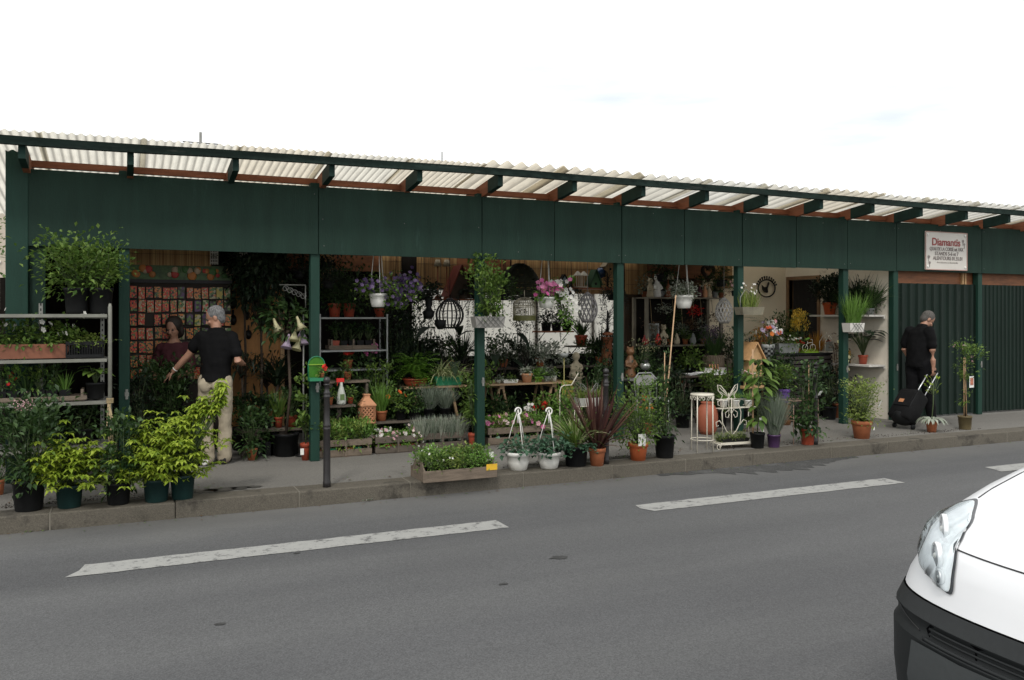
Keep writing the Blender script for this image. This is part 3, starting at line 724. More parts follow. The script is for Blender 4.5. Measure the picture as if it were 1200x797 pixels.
# windows and wheels of the part outside the picture
vpatch([(-.78, 1.2), (.78, 1.2), (.74, 1.64), (-.74, 1.64)], .006, name='windscreen', m=dark_glass)
for sg in (-1, 1):
    MB().add([(1.75, sg * .803, 1.2), (3.0, sg * .803, 1.2), (3.0, sg * .72, 1.62), (2.05, sg * .72, 1.62)], [(0, 1, 2, 3)]).build('side_window', dark_glass, van).modifiers.new('t', 'SOLIDIFY').thickness = .006
    for ax in (.95, 3.55):
        w = MB().lathe([(.20, -.11), (.29, -.11), (.315, -.08), (.315, .08), (.29, .11), (.20, .11)], 28, (ax, sg * .80, .315), 0, True, rot_to((0, 1, 0))).build('wheel', mat('tyre rubber', (.02, .02, .02), .8), van)
        MB().lathe([(.0, .06), (.06, .07), (.16, .10), (.20, .105)], 20, (ax, sg * .80, .315), 0, True, rot_to((0, sg, 0))).build('rim', grey_metal, w)
        MB().lathe([(.36, -.09), (.385, -.09), (.385, .09), (.36, .09), (.36, -.09)], 28, (ax, sg * .815, .33), 0, True, rot_to((0, 1, 0))).build('wheel_arch', black_trim, van)
    m_ = MB().ball((1.35, sg * .98, 1.22), .1, 12, sc=(.5, 1, .8)).tube([(1.4, sg * .80, 1.17), (1.36, sg * .95, 1.2)], .025, 6).build('wing_mirror', black_trim, van)

# fallen leaves and soil crumbs round the pots and along the kerb
lm = MB(); rng = random.Random(61)
for i in range(420):
    px = rng.choice((rng.uniform(5, 260), rng.uniform(480, 800), rng.uniform(830, 1160), rng.uniform(380, 1000)))
    y = KY + .3 + abs(rng.gauss(0, .32)) if rng.random() < .7 else 9.45 + rng.gauss(0, .12)
    lm.leaf((xat(px, y), y, PZ + .008), (rng.uniform(-1, 1), rng.uniform(-1, 1), rng.uniform(-.02, .12)), rng.uniform(.015, .05), rng.uniform(.008, .02), rng.choice((0, 0, 1)))
for i in range(160):
    x = rng.uniform(-1, 13); y = KY - rng.uniform(.01, .16)
    lm.leaf((x, y, .006), (rng.uniform(-1, 1), rng.uniform(-1, 1), .05), rng.uniform(.015, .045), rng.uniform(.008, .018), rng.choice((0, 1)))
lf_ = lm.build('leaf_litter', [g_brown, g_mid]); lf_['kind'] = 'stuff'; lf_['label'] = 'scattered dry leaves and bits along the kerb'
cr_ = MB()
for i in range(900):
    px = rng.choice((rng.uniform(0, 230), rng.uniform(590, 800), rng.uniform(840, 1150))); y = KY + .34 + abs(rng.gauss(0, .10)); r = rng.uniform(.003, .009)
    p = V((xat(px, y), y, PZ + .004)); cr_.add([p + V((r, 0, 0)), p + V((-r * .5, r, 0)), p + V((-r * .5, -r, 0)), p + V((0, 0, r))], [(0, 1, 3), (1, 2, 3), (2, 0, 3)])
cr_ = cr_.build('soil_crumbs', soil); cr_['kind'] = 'stuff'; cr_['label'] = 'spilled dark soil crumbs round the pots'
# ---------------------------------------------------------------- plant growing
def clumps(rg, h, r, z0, k, shape):
    out = []
    for i in range(k):
        for _ in range(30):
            x, y, z = rg.uniform(-1, 1), rg.uniform(-1, 1), rg.uniform(0, 1)
            d = math.hypot(x, y)
            if shape == 'dome': ok = d < math.sqrt(max(0, 1 - z * z)) and d * d + z * z > .25
            elif shape == 'column': ok = d < .9 - .35 * abs(z - .45)
            elif shape == 'ball': ok = d * d + (2 * z - 1) ** 2 < 1 and d * d + (2 * z - 1) ** 2 > .2
            else: ok = d < .45 + .5 * z          # vase
            if ok: break
        out.append(V((x * r, y * r, z0 + z * h)))
    return out

def bush(mb, rg, h, r, n=220, L=.05, W=.025, z0=0., shape='dome', k=16, mi=0, smi=1, spread=.3, droop=0., c=(0, 0), stems=True, sag=.15):
    """leafy shrub: stems to a number of clump centres, leaves gathered round each"""
    C = clumps(rg, h, r, z0, k, shape); c = V((c[0], c[1], 0))
    base = V((0, 0, 0 if z0 < .05 else z0 * .9)) + c
    for q in C:
        if stems: mb.tube([base, base * .5 + (q + c) * .5 + V((rg.gauss(0, .02), rg.gauss(0, .02), .02)), q + c], [.005, .004, .002], 4, smi)
    for i in range(n):
        q = rg.choice(C)
        p = q + V((rg.gauss(0, 1), rg.gauss(0, 1), rg.gauss(0, .8))) * r * spread
        out = (p - V((0, 0, z0 + h * .3))); d = out.normalized() * .8 + V((rg.uniform(-1, 1), rg.uniform(-1, 1), rg.uniform(-.5, .7) - droop))
        mb.leaf(p + c, d, L * rg.uniform(.65, 1.3), W * rg.uniform(.7, 1.2), mi, nrm=(rg.uniform(-.5, .5), rg.uniform(-.5, .5), 1), sag=sag)
    return C

def palm_rosettes(mb, rg, h, r, k=24, L=.09, W=.026, z0=0., mi=0, smi=1, c=(0, 0), shape='dome', whorls=2):
    """tips of stems ending in whorls of 5 to 7 drooping leaflets"""
    C = clumps(rg, h, r, z0, k, shape); c = V((c[0], c[1], 0))
    for q in C:
        mb.tube([c + V((rg.uniform(-.03, .03), rg.uniform(-.03, .03), 0)), c + q * .5 + V((0, 0, .05)), c + q], [.006, .0045, .003], 4, smi)
        for wv in range(whorls):
            p = q + V((rg.gauss(0, .03), rg.gauss(0, .03), rg.uniform(-.03, .05))) * (1 + wv)
            a0 = rg.uniform(0, 6.28); m = rg.randint(5, 8)
            for j in range(m):
                a = a0 + 2 * math.pi * j / m; d = V((math.cos(a), math.sin(a), rg.uniform(-.25, .45)))
                l = L * rg.uniform(.75, 1.2)
                mb.leaf(p + c, d, l, W * rg.uniform(.8, 1.2), mi, sag=.35, fold=.22)

def blades(mb, rg, n, L, W, base=.03, lean=.5, curve=.8, z0=0., mi=0, seg=5, c=(0, 0), box=None):
    for i in range(n):
        a = rg.uniform(0, 6.28); l = L * rg.uniform(.55, 1.1); ln = lean * rg.uniform(.2, 1.3)
        d = V((math.cos(a) * ln, math.sin(a) * ln, 1))
        if box: p = V((rg.uniform(-box[0], box[0]), rg.uniform(-box[1], box[1]), z0))
        else: p = V((math.cos(a) * base * rg.random(), math.sin(a) * base * rg.random(), z0))
        mb.blade(p + V((c[0], c[1], 0)), d, l, W * rg.uniform(.7, 1.2), mi, curve * rg.uniform(.4, 1.4), seg, rg.uniform(-.6, .6))

def trailing(mb, rg, n, L, leaf=.04, W=.03, z0=0., r=.12, out=.12, mi=0, smi=1, step=.035):
    E = []
    for i in range(n):
        a = rg.uniform(0, 6.28); l = L * rg.uniform(.4, 1.1); p = V((math.cos(a) * r, math.sin(a) * r, z0 + .02)); pts = [p]
        v = V((math.cos(a) * out, math.sin(a) * out, .06)); s = 0
        while s < l:
            p = p + v * .4; v = v * .8 + V((rg.gauss(0, .008), rg.gauss(0, .008), -.022)); s += .045; pts.append(p.copy())
            for _ in range(2): mb.leaf(p, (math.cos(a) + rg.uniform(-1, 1), math.sin(a) + rg.uniform(-1, 1), rg.uniform(-.6, .4)), leaf * rg.uniform(.7, 1.2), W, mi)
        mb.tube(pts, .002, 4, smi, False); E += pts[2:]
    return E

def bigleaves(mb, rg, n, L, W, h, spread=.5, z0=0., mi=0, smi=1, droop=.5):
    for i in range(n):
        a = 6.28 * i / n + rg.uniform(-.4, .4); hh = h * rg.uniform(.55, 1.0); o = spread * rg.uniform(.4, 1)
        tip = V((math.cos(a) * o * hh, math.sin(a) * o * hh, z0 + hh))
        mb.tube([(0, 0, z0), tip * .45 + V((0, 0, hh * .15)), tip], [.009, .007, .004], 5, smi)
        d = V((math.cos(a), math.sin(a), .35)); l = L * rg.uniform(.8, 1.15)
        w = d.cross(V((0, 0, 1))).normalized(); p = tip; vs = []; cur = d.normalized()
        for s, ww in ((0, .12), (.12, .7), (.35, 1), (.6, .85), (.82, .45), (1, .02)):
            q = p + cur * l * s - V((0, 0, droop * l * s * s)); vs += [q - w * W * ww / 2 + V((0, 0, .12 * W * ww)), q, q + w * W * ww / 2 + V((0, 0, .12 * W * ww))]
        fs = []
        for j in range(5):
            b = 3 * j; fs += [(b, b + 1, b + 4, b + 3), (b + 1, b + 2, b + 5, b + 4)]
        mb.add(vs, fs, mi, True)

def sprinkle(mb, rg, pts, n, r, z_min=-9, jit=.03, mi=0, k=5, up=.5):
    pts = [p for p in pts if p.z > z_min] or pts
    for i in range(n):
        p = rg.choice(pts); o = V((p.x, p.y, 0))
        nrm = (o.normalized() if o.length > 1e-4 else V((0, -1, 0))) + V((rg.uniform(-.5, .5), rg.uniform(-.9, .3), up))
        q = p + V((rg.gauss(0, jit), rg.gauss(0, jit), rg.gauss(0, jit))) + nrm.normalized() * jit
        mb.flower(q, nrm, r * rg.uniform(.7, 1.2), mi, k)

# ---------------------------------------------------------------- pots
def pot_mesh(kind, r, h):
    mb = MB()
    if kind == 'clay':
        mb.lathe([(r * .70, 0), (r * .90, h * .76), (r * .91, h * .77), (r * 1.0, h * .77), (r * 1.0, h * .985), (r * .985, h), (r * .9, h), (r * .88, h * .9)], 22)
    elif kind == 'nursery':
        mb.lathe([(r * .76, 0), (r * .80, h * .03), (r * .94, h * .88), (r * 1.0, h * .885), (r * 1.0, h * .96), (r * .99, h), (r * .95, h), (r * .93, h * .9)], 22)
    elif kind == 'bowl':
        mb.lathe([(r * .55, 0), (r * .70, h * .05), (r * .86, h * .45), (r * .93, h * .80), (r * 1.03, h * .82), (r * 1.03, h * .93), (r * 1.0, h), (r * .94, h), (r * .92, h * .9)], 24)
    elif kind == 'barrel':
        mb.lathe([(r * .7, 0), (r * .92, h * .2), (r * 1.0, h * .5), (r * .95, h * .8), (r * .85, h * .97), (r * .86, h), (r * .8, h), (r * .78, h * .9)], 24)
    elif kind == 'square':
        q = math.sqrt(2)
        vs = []
        for rr, z in ((r * .78, 0), (r, h), (r * .93, h), (r * .90, h * .88)):
            vs += [(sx * rr, sy * rr, z) for sx, sy in ((-1, -1), (1, -1), (1, 1), (-1, 1))]
        mb.add(vs, [(4 * i + j, 4 * i + (j + 1) % 4, 4 * i + 4 + (j + 1) % 4, 4 * i + 4 + j) for i in range(3) for j in range(4)] + [(3, 2, 1, 0)])
    return mb
def trough_mesh(lx, ly, h, taper=.88, th=.008):
    mb = MB(); vs = []
    for k, z in ((taper, 0), (1, h)):
        vs += [(sx * lx / 2 * k, sy * ly / 2 * k, z) for sx, sy in ((-1, -1), (1, -1), (1, 1), (-1, 1))]
    for z in (h, h * .8):
        vs += [(sx * (lx / 2 - th), sy * (ly / 2 - th), z) for sx, sy in ((-1, -1), (1, -1), (1, 1), (-1, 1))]
    mb.add(vs, [(4 * i + j, 4 * i + (j + 1) % 4, 4 * i + 4 + (j + 1) % 4, 4 * i + 4 + j) for i in range(3) for j in range(4)] + [(3, 2, 1, 0)])
    return mb

SEED = [100]
def plant(label, loc, pot, grow, mats, cat='potted plant', name='potted_plant', group=None, rz=0., fl=None, seed=None):
    """thing > pot (> soil), foliage, flowers. pot = (kind, r, h, material); grow(mb, rg) fills foliage around the soil level"""
    SEED[0] += 1; rg = random.Random(seed or SEED[0])
    t = thing(name, label, cat, loc, rz, group)
    h = 0
    if pot:
        kind, r, h, m = pot
        if kind == 'trough':
            p = trough_mesh(r[0], r[1], h).build('pot', m, t)
            MB().add([(sx * (r[0] / 2 - .01), sy * (r[1] / 2 - .01), h * .86) for sx, sy in ((-1, -1), (1, -1), (1, 1), (-1, 1))], [(0, 1, 2, 3)]).build('soil', soil, p)
        else:
            p = pot_mesh(kind, r, h).build('pot', m, t)
            if kind == 'square': MB().add([(sx * r * .9, sy * r * .9, h * .9) for sx, sy in ((-1, -1), (1, -1), (1, 1), (-1, 1))], [(0, 1, 2, 3)]).build('soil', soil, p)
            else: MB().lathe([(0, h * .915), (r * .5, h * .92), (r * .875, h * .91)], 14).build('soil', soil, p)
    mb = MB(); fb = MB()
    grow(mb, rg, fb)
    z = h * .9
    mb.build('foliage', mats, t, (0, 0, z))
    if fb.v: fb.build('flowers', fl, t, (0, 0, z))
    return t

def part_tag(t, p, w, h, m=white_tag, yaw=0., tilt=0., name='price_tag'):
    M = Matrix.Rotation(yaw, 3, 'Z') @ Matrix.Rotation(tilt, 3, 'X')
    return MB().box((0, 0, 0), (w, .002, h), M).build(name, m, t, p)

def hanger(t, r, z, H_, m=white_plastic, n=3, hook=True, rr=.0035):
    mb = MB()
    for i in range(n):
        a = 6.28 * i / n + .5
        mb.tube([(math.cos(a) * r, math.sin(a) * r, z), (math.cos(a) * r * .5, math.sin(a) * r * .5, z + (H_) * .52), (0, 0, z + H_ * .92)], rr, 5)
    if hook:
        c = V((0, 0, z + H_ * .95)); R_ = .035
        pts = [(0, 0, z + H_ * .62), (0, 0, z + H_ * .78)] + [(math.sin(a) * R_, 0, z + H_ * .88 - math.cos(a) * R_) for a in [i * .45 for i in range(0, 12)]]
        mb.tube(pts, rr * 2.0, 6)
    else: mb.tube([(0, 0, z + H_ * .92), (0, 0, z + H_)], rr, 5)
    return mb.build('hanger', m, t)

def crate(label, loc, lx, ly, h, rz=0., m=dark_crate, slats=2, group=None, name='wooden_crate'):
    t = thing(name, label, 'crate', loc, rz, group)
    sh = h * .36; n = slats
    for s in (-1, 1):
        for k in range(n):
            z = h * .06 + sh / 2 + k * (h - sh - h * .08) / max(1, n - 1)
            MB().box((0, s * (ly / 2 - .006), z), (lx, .010, sh)).build('side_slat', m, t, bevel=.002)
        for k in range(n):
            z = h * .06 + sh / 2 + k * (h - sh - h * .08) / max(1, n - 1)
            MB().box((s * (lx / 2 - .020), 0, z), (.012, ly - .026, sh)).build('end_slat', m, t, bevel=.002)
    for sx in (-1, 1):
        for sy in (-1, 1): MB().box((sx * (lx / 2 - .04), sy * (ly / 2 - .022), h / 2), (.022, .020, h)).build('corner_post', m, t)
    for sy in (-1, 1): MB().box((0, sy * (ly / 2 + .004), h / 2), (.022, .008, h)).build('batten', m, t)
    bb = MB()
    for k in range(5): bb.box((0, -ly / 2 + ly * (k + .5) / 5, h * .03), (lx - .03, ly / 5 - .012, .008))
    b = bb.build('bottom', m, t)
    return t

def table(label, x0, x1, y0, y1, z, m=table_wood, name='trestle_table', rot=None):
    t = thing(name, label, 'table', ((x0 + x1) / 2, (y0 + y1) / 2, PZ)); lx, ly, h = x1 - x0, y1 - y0, z - PZ
    MB().box((0, 0, h - .0125), (lx, ly, .025)).build('tabletop', m, t, bevel=.003)
    for s in (-1, 1):
        tr = MB(); xx = s * (lx / 2 - .22)
        for sy in (-1, 1):
            for sx in (-1, 1):
                leg = MB().tube([(xx + sx * .03, sy * (ly / 2 - .08), h - .07), (xx + sx * .16, sy * (ly / 2 - .05), .0)], .021, 4, 0, True, False)
                leg.build('leg', m, t)
        tr.box((xx, 0, h - .048), (.07, ly - .08, .045)).build('trestle_bar', m, t)
    return t
def shelf_unit(label, x0, x1, y0, y1, zs, name='shelf_rack', m=grey_metal, post_r=.014, ztop=None, cat='shelf', board=None, th=.022):
    t = thing(name, label, cat, ((x0 + x1) / 2, (y0 + y1) / 2, PZ)); lx, ly = x1 - x0, y1 - y0
    for sx in (-1, 1):
        for sy in (-1, 1):
            MB().box((sx * (lx / 2 - post_r), sy * (ly / 2 - post_r), ((ztop or zs[-1]) - PZ) / 2 + .0), (post_r * 1.6, post_r * 1.6, (ztop or zs[-1]) - PZ)).build('upright', m, t)
    for z in zs: MB().box((0, 0, z - PZ - th / 2), (lx - 4 * post_r - .002, ly, th)).build('shelf_board', board or m, t, bevel=.002)
    return t
# ---------------------------------------------------------------- people
skin = mat('skin', (.36, .19, .125), .55, var=.18, scale=24)
hair_grey = mat('grey hair', (.15, .15, .15), .85, var=.75, scale=70, bump=1.0, bscale=90, stretch=(1, 1, .35))
hair_dark = mat('dark hair', (.02, .014, .01), .7, var=.3, scale=60)
black_cloth = mat('black cotton', (.0045, .0045, .005), .9, spec=.15, var=.4, scale=8, bump=.15, bscale=25)
khaki = mat('khaki cotton', (.34, .29, .21), .85, var=.16, scale=7, bump=1.0, bscale=9)
wine_cloth = mat('wine red cotton', (.06, .011, .016), .85, var=.2)
dark_trouser = mat('dark trouser cloth', (.006, .006, .007), .9, spec=.15, var=.2)
shoe_mat = mat('dark shoe leather', (.018, .016, .015), .45, var=.2)
def frame_to(a, b):
    return rot_to(V(b) - V(a))
def limb(mb, pts, rad, n=12, flat=1.):
    pts = [V(p) for p in pts]; rings = []
    for i, p in enumerate(pts):
        d = pts[min(i + 1, len(pts) - 1)] - pts[max(0, i - 1)]
        rings.append((p, rad[i], rad[i] * flat, rot_to(d)))
    mb.loft(rings, n)
    mb.ball(pts[0], rad[0] * .98, 10); mb.ball(pts[-1], rad[-1] * .98, 10)
def hand(mb, wrist, d, up, s=1., curl=.5):
    """palm, four unequal bent fingers and a thumb; d points to the fingers, up is the back of the hand"""
    d = V(d).normalized(); up = V(up); up = (up - d * up.dot(d)).normalized(); sd = d.cross(up); w = V(wrist)
    M = Matrix((sd, up, d)).transposed()
    mb.loft([(w, .026 * s, .020 * s, M), (w + d * .03 * s, .034 * s, .018 * s, M), (w + d * .085 * s, .040 * s, .015 * s, M), (w + d * .095 * s, .036 * s, .012 * s, M)], 12)
    for k, (o, L) in enumerate(((-.030, .066), (-.010, .078), (.010, .074), (.029, .058))):
        p = w + d * .088 * s + sd * o * s; dd = (d + sd * o * 3).normalized(); pts = [p - dd * .02 * s]; c = curl * (1 + .12 * k)
        for j in range(3):
            pts.append(p.copy()); p = p + dd * L * s / 3; dd = (dd - up * c * .62).normalized()
        pts.append(p); mb.tube(pts, [.0095 * s, .0095 * s, .0090 * s, .0085 * s, .0075 * s], 8); mb.ball(p, .0075 * s, 8)
    p = w + d * .03 * s - sd * .028 * s
    pts = [p, p + (d * .6 - sd * .75 - up * .15).normalized() * .035 * s, p + (d * .85 - sd * .65 - up * .35).normalized() * .068 * s]
    mb.tube(pts, [.013 * s, .0115 * s, .009 * s], 8); mb.ball(pts[-1], .009 * s, 8)
def head(mb, c, face, s=1.):
    """c centre of the skull, face the way it looks"""
    f = V(face).normalized(); sd = f.cross(V((0, 0, 1))).normalized(); u = sd.cross(f)
    M = Matrix((sd, f, u)).transposed(); c = V(c)
    def q(x, y, z): return c + M @ V((x, y, z)) * s
    mb.ball(q(0, -.008, .025), .1 * s, 18, sc=(.76, .95, .92), rot=M)
    mb.ball(q(0, .022, -.045), .075 * s, 16, sc=(.80, .88, 1.0), rot=M)      # face and jaw
    mb.ball(q(0, .058, -.098), .026 * s, 10, sc=(1.1, .9, .8), rot=M)       # chin
    mb.tube([q(0, .085, .005), q(0, .108, -.038), q(0, .088, -.046)], [.009 * s, .014 * s, .010 * s], 8)   # nose
    mb.ball(q(0, .082, .016), .02 * s, 10, sc=(1.9, .5, .4), rot=M)        # brow
    mb.ball(q(0, .083, -.068), .013 * s, 10, sc=(1.7, .7, .5), rot=M)       # lips
    for e in (-1, 1):
        mb.ball(q(e * .078, -.012, -.018), .028 * s, 10, sc=(.35, .75, 1.15), rot=M)
        mb.ball(q(e * .04, .07, -.035), .02 * s, 8, sc=(1, .7, .8), rot=M)
    return q, M
def eyes(q, M, parent, s=1.):
    for e in (-1, 1):
        MB().ball(q(e * .031, .079, -.003), .0115 * s, 10).build('eye', mat('dark eye', (.05, .04, .035), .3), parent)
def hairpiece(q, M, parent, m, s=1., back=.02, n=260, seed=3, length=.022, low=-.055):
    """short hair: a cap over crown, back and sides of the skull"""
    mb = MB(); mb.ball(q(0, -.02, .032), .1045 * s, 20, sc=(.79, .93, .92), rot=M)
    mb.ball(q(0, -.052, -.02), .082 * s, 14, sc=(.85, .66, .9), rot=M)
    return remeshed(mb, 'hair', m, parent, .009, 3)

# man in the left bay: seen from behind, head turned to the left, one arm pointing down
def man_pointing():
    t = thing('person', 'man in black t-shirt and khaki trousers pointing down at plants, seen from behind', 'person', (xat(252.5, 9.66), 9.66, PZ))
    # local frame: view right and away
    r_ = V((SA, -CA, 0)); a_ = V((CA, SA, 0))
    def P(x, y, z): return r_ * x + a_ * y + V((0, 0, z))
    B, SH, TR = MB(), MB(), MB()
    Mb = Matrix((r_, a_, V((0, 0, 1)))).transposed()
    # torso leans a little forward (away)
    TS = [(0, .0, .86, .145, .105), (.0, .01, .98, .136, .100), (.005, .02, 1.10, .145, .104), (.0, .035, 1.25, .155, .100), (-.01, .05, 1.36, .142, .090), (-.01, .055, 1.425, .085, .065), (-.01, .06, 1.46, .056, .054)]
    B.loft([(P(x, y, z), rx, ry, Mb) for x, y, z, rx, ry in TS], 20)
    SH.loft([(P(x, y, z), rx + .014, ry + .016, Mb) for x, y, z, rx, ry in [(0, -.005, .90, .160, .128), (0, .0, .93, .155, .118)] + [(p[0], p[1], p[2], p[3] + (.022 if 1.2 < p[2] < 1.4 else 0), p[4] + .012) for p in TS[1:6]]], 20)
    B.loft([(P(-.01, .055, 1.43), .056, .056), (P(-.02, .075, 1.56), .052, .054)], 14)
    hc = P(-.035, .09, 1.585)
    q, M = head(B, hc, -r_ * .97 - a_ * .12 + V((0, 0, -.36)), 1.0)
    # viewer-left arm: out and down, hand pointing
    sL, eL, wL = P(-.195, .05, 1.365), P(-.305, .07, 1.185), P(-.485, .08, 1.00)
    limb(B, [sL - V((0,0,.015)), sL * .5 + eL * .5, eL, eL * .4 + wL * .6, wL], [.046, .047, .040, .035, .026])
    dv_ = (wL - eL).normalized(); hand(B, wL, (dv_ + V((0, 0, -.12)) - r_ * .2), a_ * -.4 + V((0, 0, .6)) - r_ * .4, 1.0, .28)
    for q_ in (-1, 1): SH.ball(P(q_ * .155, .05, 1.362), .078, 12)
    SH.loft([(P(-.01, .055, 1.40), .13, .09, Mb), (P(-.012, .06, 1.455), .078, .072, Mb), (P(-.012, .062, 1.475), .068, .066, Mb)], 16)
    limb(SH, [P(-.165, .05, 1.375), sL * .55 + eL * .45, sL * .40 + eL * .60], [.072, .066, .066])
    # viewer-right arm: bent, forearm forward
    sR, eR, wR = P(.180, .05, 1.365), P(.245, -.02, 1.12), P(.225, .20, 1.08)
    limb(B, [sR - V((0,0,.015)), sR * .5 + eR * .5, eR, eR * .4 + wR * .6, wR], [.046, .047, .041, .036, .027])
    hand(B, wR, a_ + V((0, 0, -.1)) - r_ * .3, V((0, 0, 1)), 1.0, .6)
    limb(SH, [P(.15, .05, 1.375), sR * .55 + eR * .45, sR * .35 + eR * .65], [.072, .066, .066])
    # legs
    for sx, hx, kx, fx, yo in ((-1, -.080, -.092, -.080, -.03), (1, .080, .088, .078, .06)):
        pts = [P(hx, 0, .88), P(kx, .01 + yo * .5, .48), P(fx, yo, .10)]
        limb(B, [pts[0], pts[0] * .5 + pts[1] * .5, pts[1], pts[1] * .6 + pts[2] * .4, pts[2]], [.088, .074, .055, .054, .038])
        limb(TR, [P(hx, 0, .90), pts[0] * .5 + pts[1] * .5, pts[1], pts[1] * .5 + pts[2] * .5, P(fx, yo, .075)], [.106, .092, .074, .070, .076])
        B.ball(P(fx, yo + .02, .06), .045, 10)
        sh = MB(); sh.loft([(P(fx, yo - .07, .05), .034, .045, rot_to(a_)), (P(fx, yo, .055), .042, .052, rot_to(a_)), (P(fx, yo + .1, .042), .046, .038, rot_to(a_)), (P(fx, yo + .17, .03), .034, .026, rot_to(a_))], 12)
        remeshed(sh, 'shoe', white_tag if sx < 0 else shoe_mat, t, .01, 2)
    TR.loft([(P(0, 0, .84), .160, .122, Mb), (P(0, .0, .93), .150, .110, Mb)], 20)
    TR.ball(P(.07, -.095, .86), .075, 12, sc=(1, .6, 1.1)); TR.ball(P(-.07, -.095, .86), .075, 12, sc=(1, .6, 1.1))
    remeshed(B, 'person_body', skin, t, .0075, 3)
    remeshed(SH, 'shirt', black_cloth, t, .012, 6, folds=.022, fsize=.11); remeshed(TR, 'trousers', khaki, t, .010, 4, folds=.028, fsize=.13)
    hairpiece(q, M, t, hair_grey); eyes(q, M, t)
    bl = MB(); bl.lathe([(.152, -.018), (.157, 0), (.152, .018)], 24, P(0, .004, .91), sy=.74); bl.build('belt', shoe_mat, t)
    bt = MB(); bt.lathe([(.030, -.006), (.033, 0), (.030, .006)], 14, wL - dv_ * .03, rot=rot_to(dv_)); bt.build('bracelet', white_tag, t)
    return t
man_pointing()

def woman():
    y = 10.5; x = xat(204, y); t = thing('person', 'woman in wine red top with dark hair, half hidden behind a potted shrub', 'person', (x, y, PZ))
    r_ = V((SA, -CA, 0)); a_ = V((CA, SA, 0))
    def P(x, y, z): return r_ * x + a_ * y + V((0, 0, z))
    Mb = Matrix((r_, a_, V((0, 0, 1)))).transposed(); B, SH, TR = MB(), MB(), MB()
    TS = [(0, 0, .80, .155, .11), (0, 0, .95, .130, .095), (0, 0, 1.10, .140, .105), (0, -.01, 1.22, .135, .088), (0, 0, 1.29, .085, .065), (0, 0, 1.33, .05, .048)]
    B.loft([(P(*p[:3]), p[3], p[4], Mb) for p in TS], 18); SH.loft([(P(*p[:3]), p[3] + .016 + (.02 if p[2] > 1.2 else 0), p[4] + .018, Mb) for p in TS[:5]], 18)
    B.loft([(P(0, 0, 1.30), .046, .046), (P(0, -.01, 1.42), .043, .045)], 12)
    q, M = head(B, P(0, -.02, 1.465), -a_ + V((0, 0, -.35)) - r_ * .1, .95)
    for q_ in (-1, 1): SH.ball(P(q_ * .14, 0, 1.225), .072, 12)
    for s in (-1, 1):
        sh, e, w_ = P(s * .165, 0, 1.23), P(s * .22, -.02, .98), P(s * .12, -.20, .90)
        limb(B, [sh, sh * .5 + e * .5, e, w_], [.038, .037, .034, .022]); hand(B, w_, -a_ - r_ * s * .4, V((0, 0, 1)), .9, .5)
        limb(SH, [P(s * .14, 0, 1.235), sh * .5 + e * .5, e * .9 + sh * .1], [.06, .054, .052])
        limb(B, [P(s * .08, 0, .82), P(s * .08, -.01, .45), P(s * .075, 0, .08)], [.085, .055, .038]); limb(TR, [P(s * .08, 0, .84), P(s * .08, -.01, .45), P(s * .075, 0, .06)], [.105, .075, .065])
        so_ = MB(); so_.loft([(P(s * .075, .05, .04), .03, .035, rot_to(-a_)), (P(s * .075, -.06, .04), .04, .035, rot_to(-a_)), (P(s * .075, -.15, .025), .03, .02, rot_to(-a_))], 10); remeshed(so_, 'shoe', shoe_mat, t, .01, 2)
    TR.loft([(P(0, 0, .78), .165, .12, Mb), (P(0, 0, .93), .14, .105, Mb)], 18)
    remeshed(B, 'person_body', skin, t, .0075, 3); remeshed(SH, 'top', wine_cloth, t, .012, 5, folds=.03, fsize=.08); remeshed(TR, 'trousers', dark_trouser, t, .012, 4, folds=.022, fsize=.11)
    hb_ = MB(); hb_.ball(q(0, -.03, .035), .105, 18, sc=(.92, .93, .95), rot=M); hb_.ball(q(0, -.06, -.06), .09, 14, sc=(1.05, .7, 1.1), rot=M)
    for s in (-1, 1): hb_.ball(q(s * .085, -.03, -.05), .038, 10, sc=(.7, 1, 1.7), rot=M)
    remeshed(hb_, 'hair', hair_dark, t, .009, 3); eyes(q, M, t, .95)
woman()

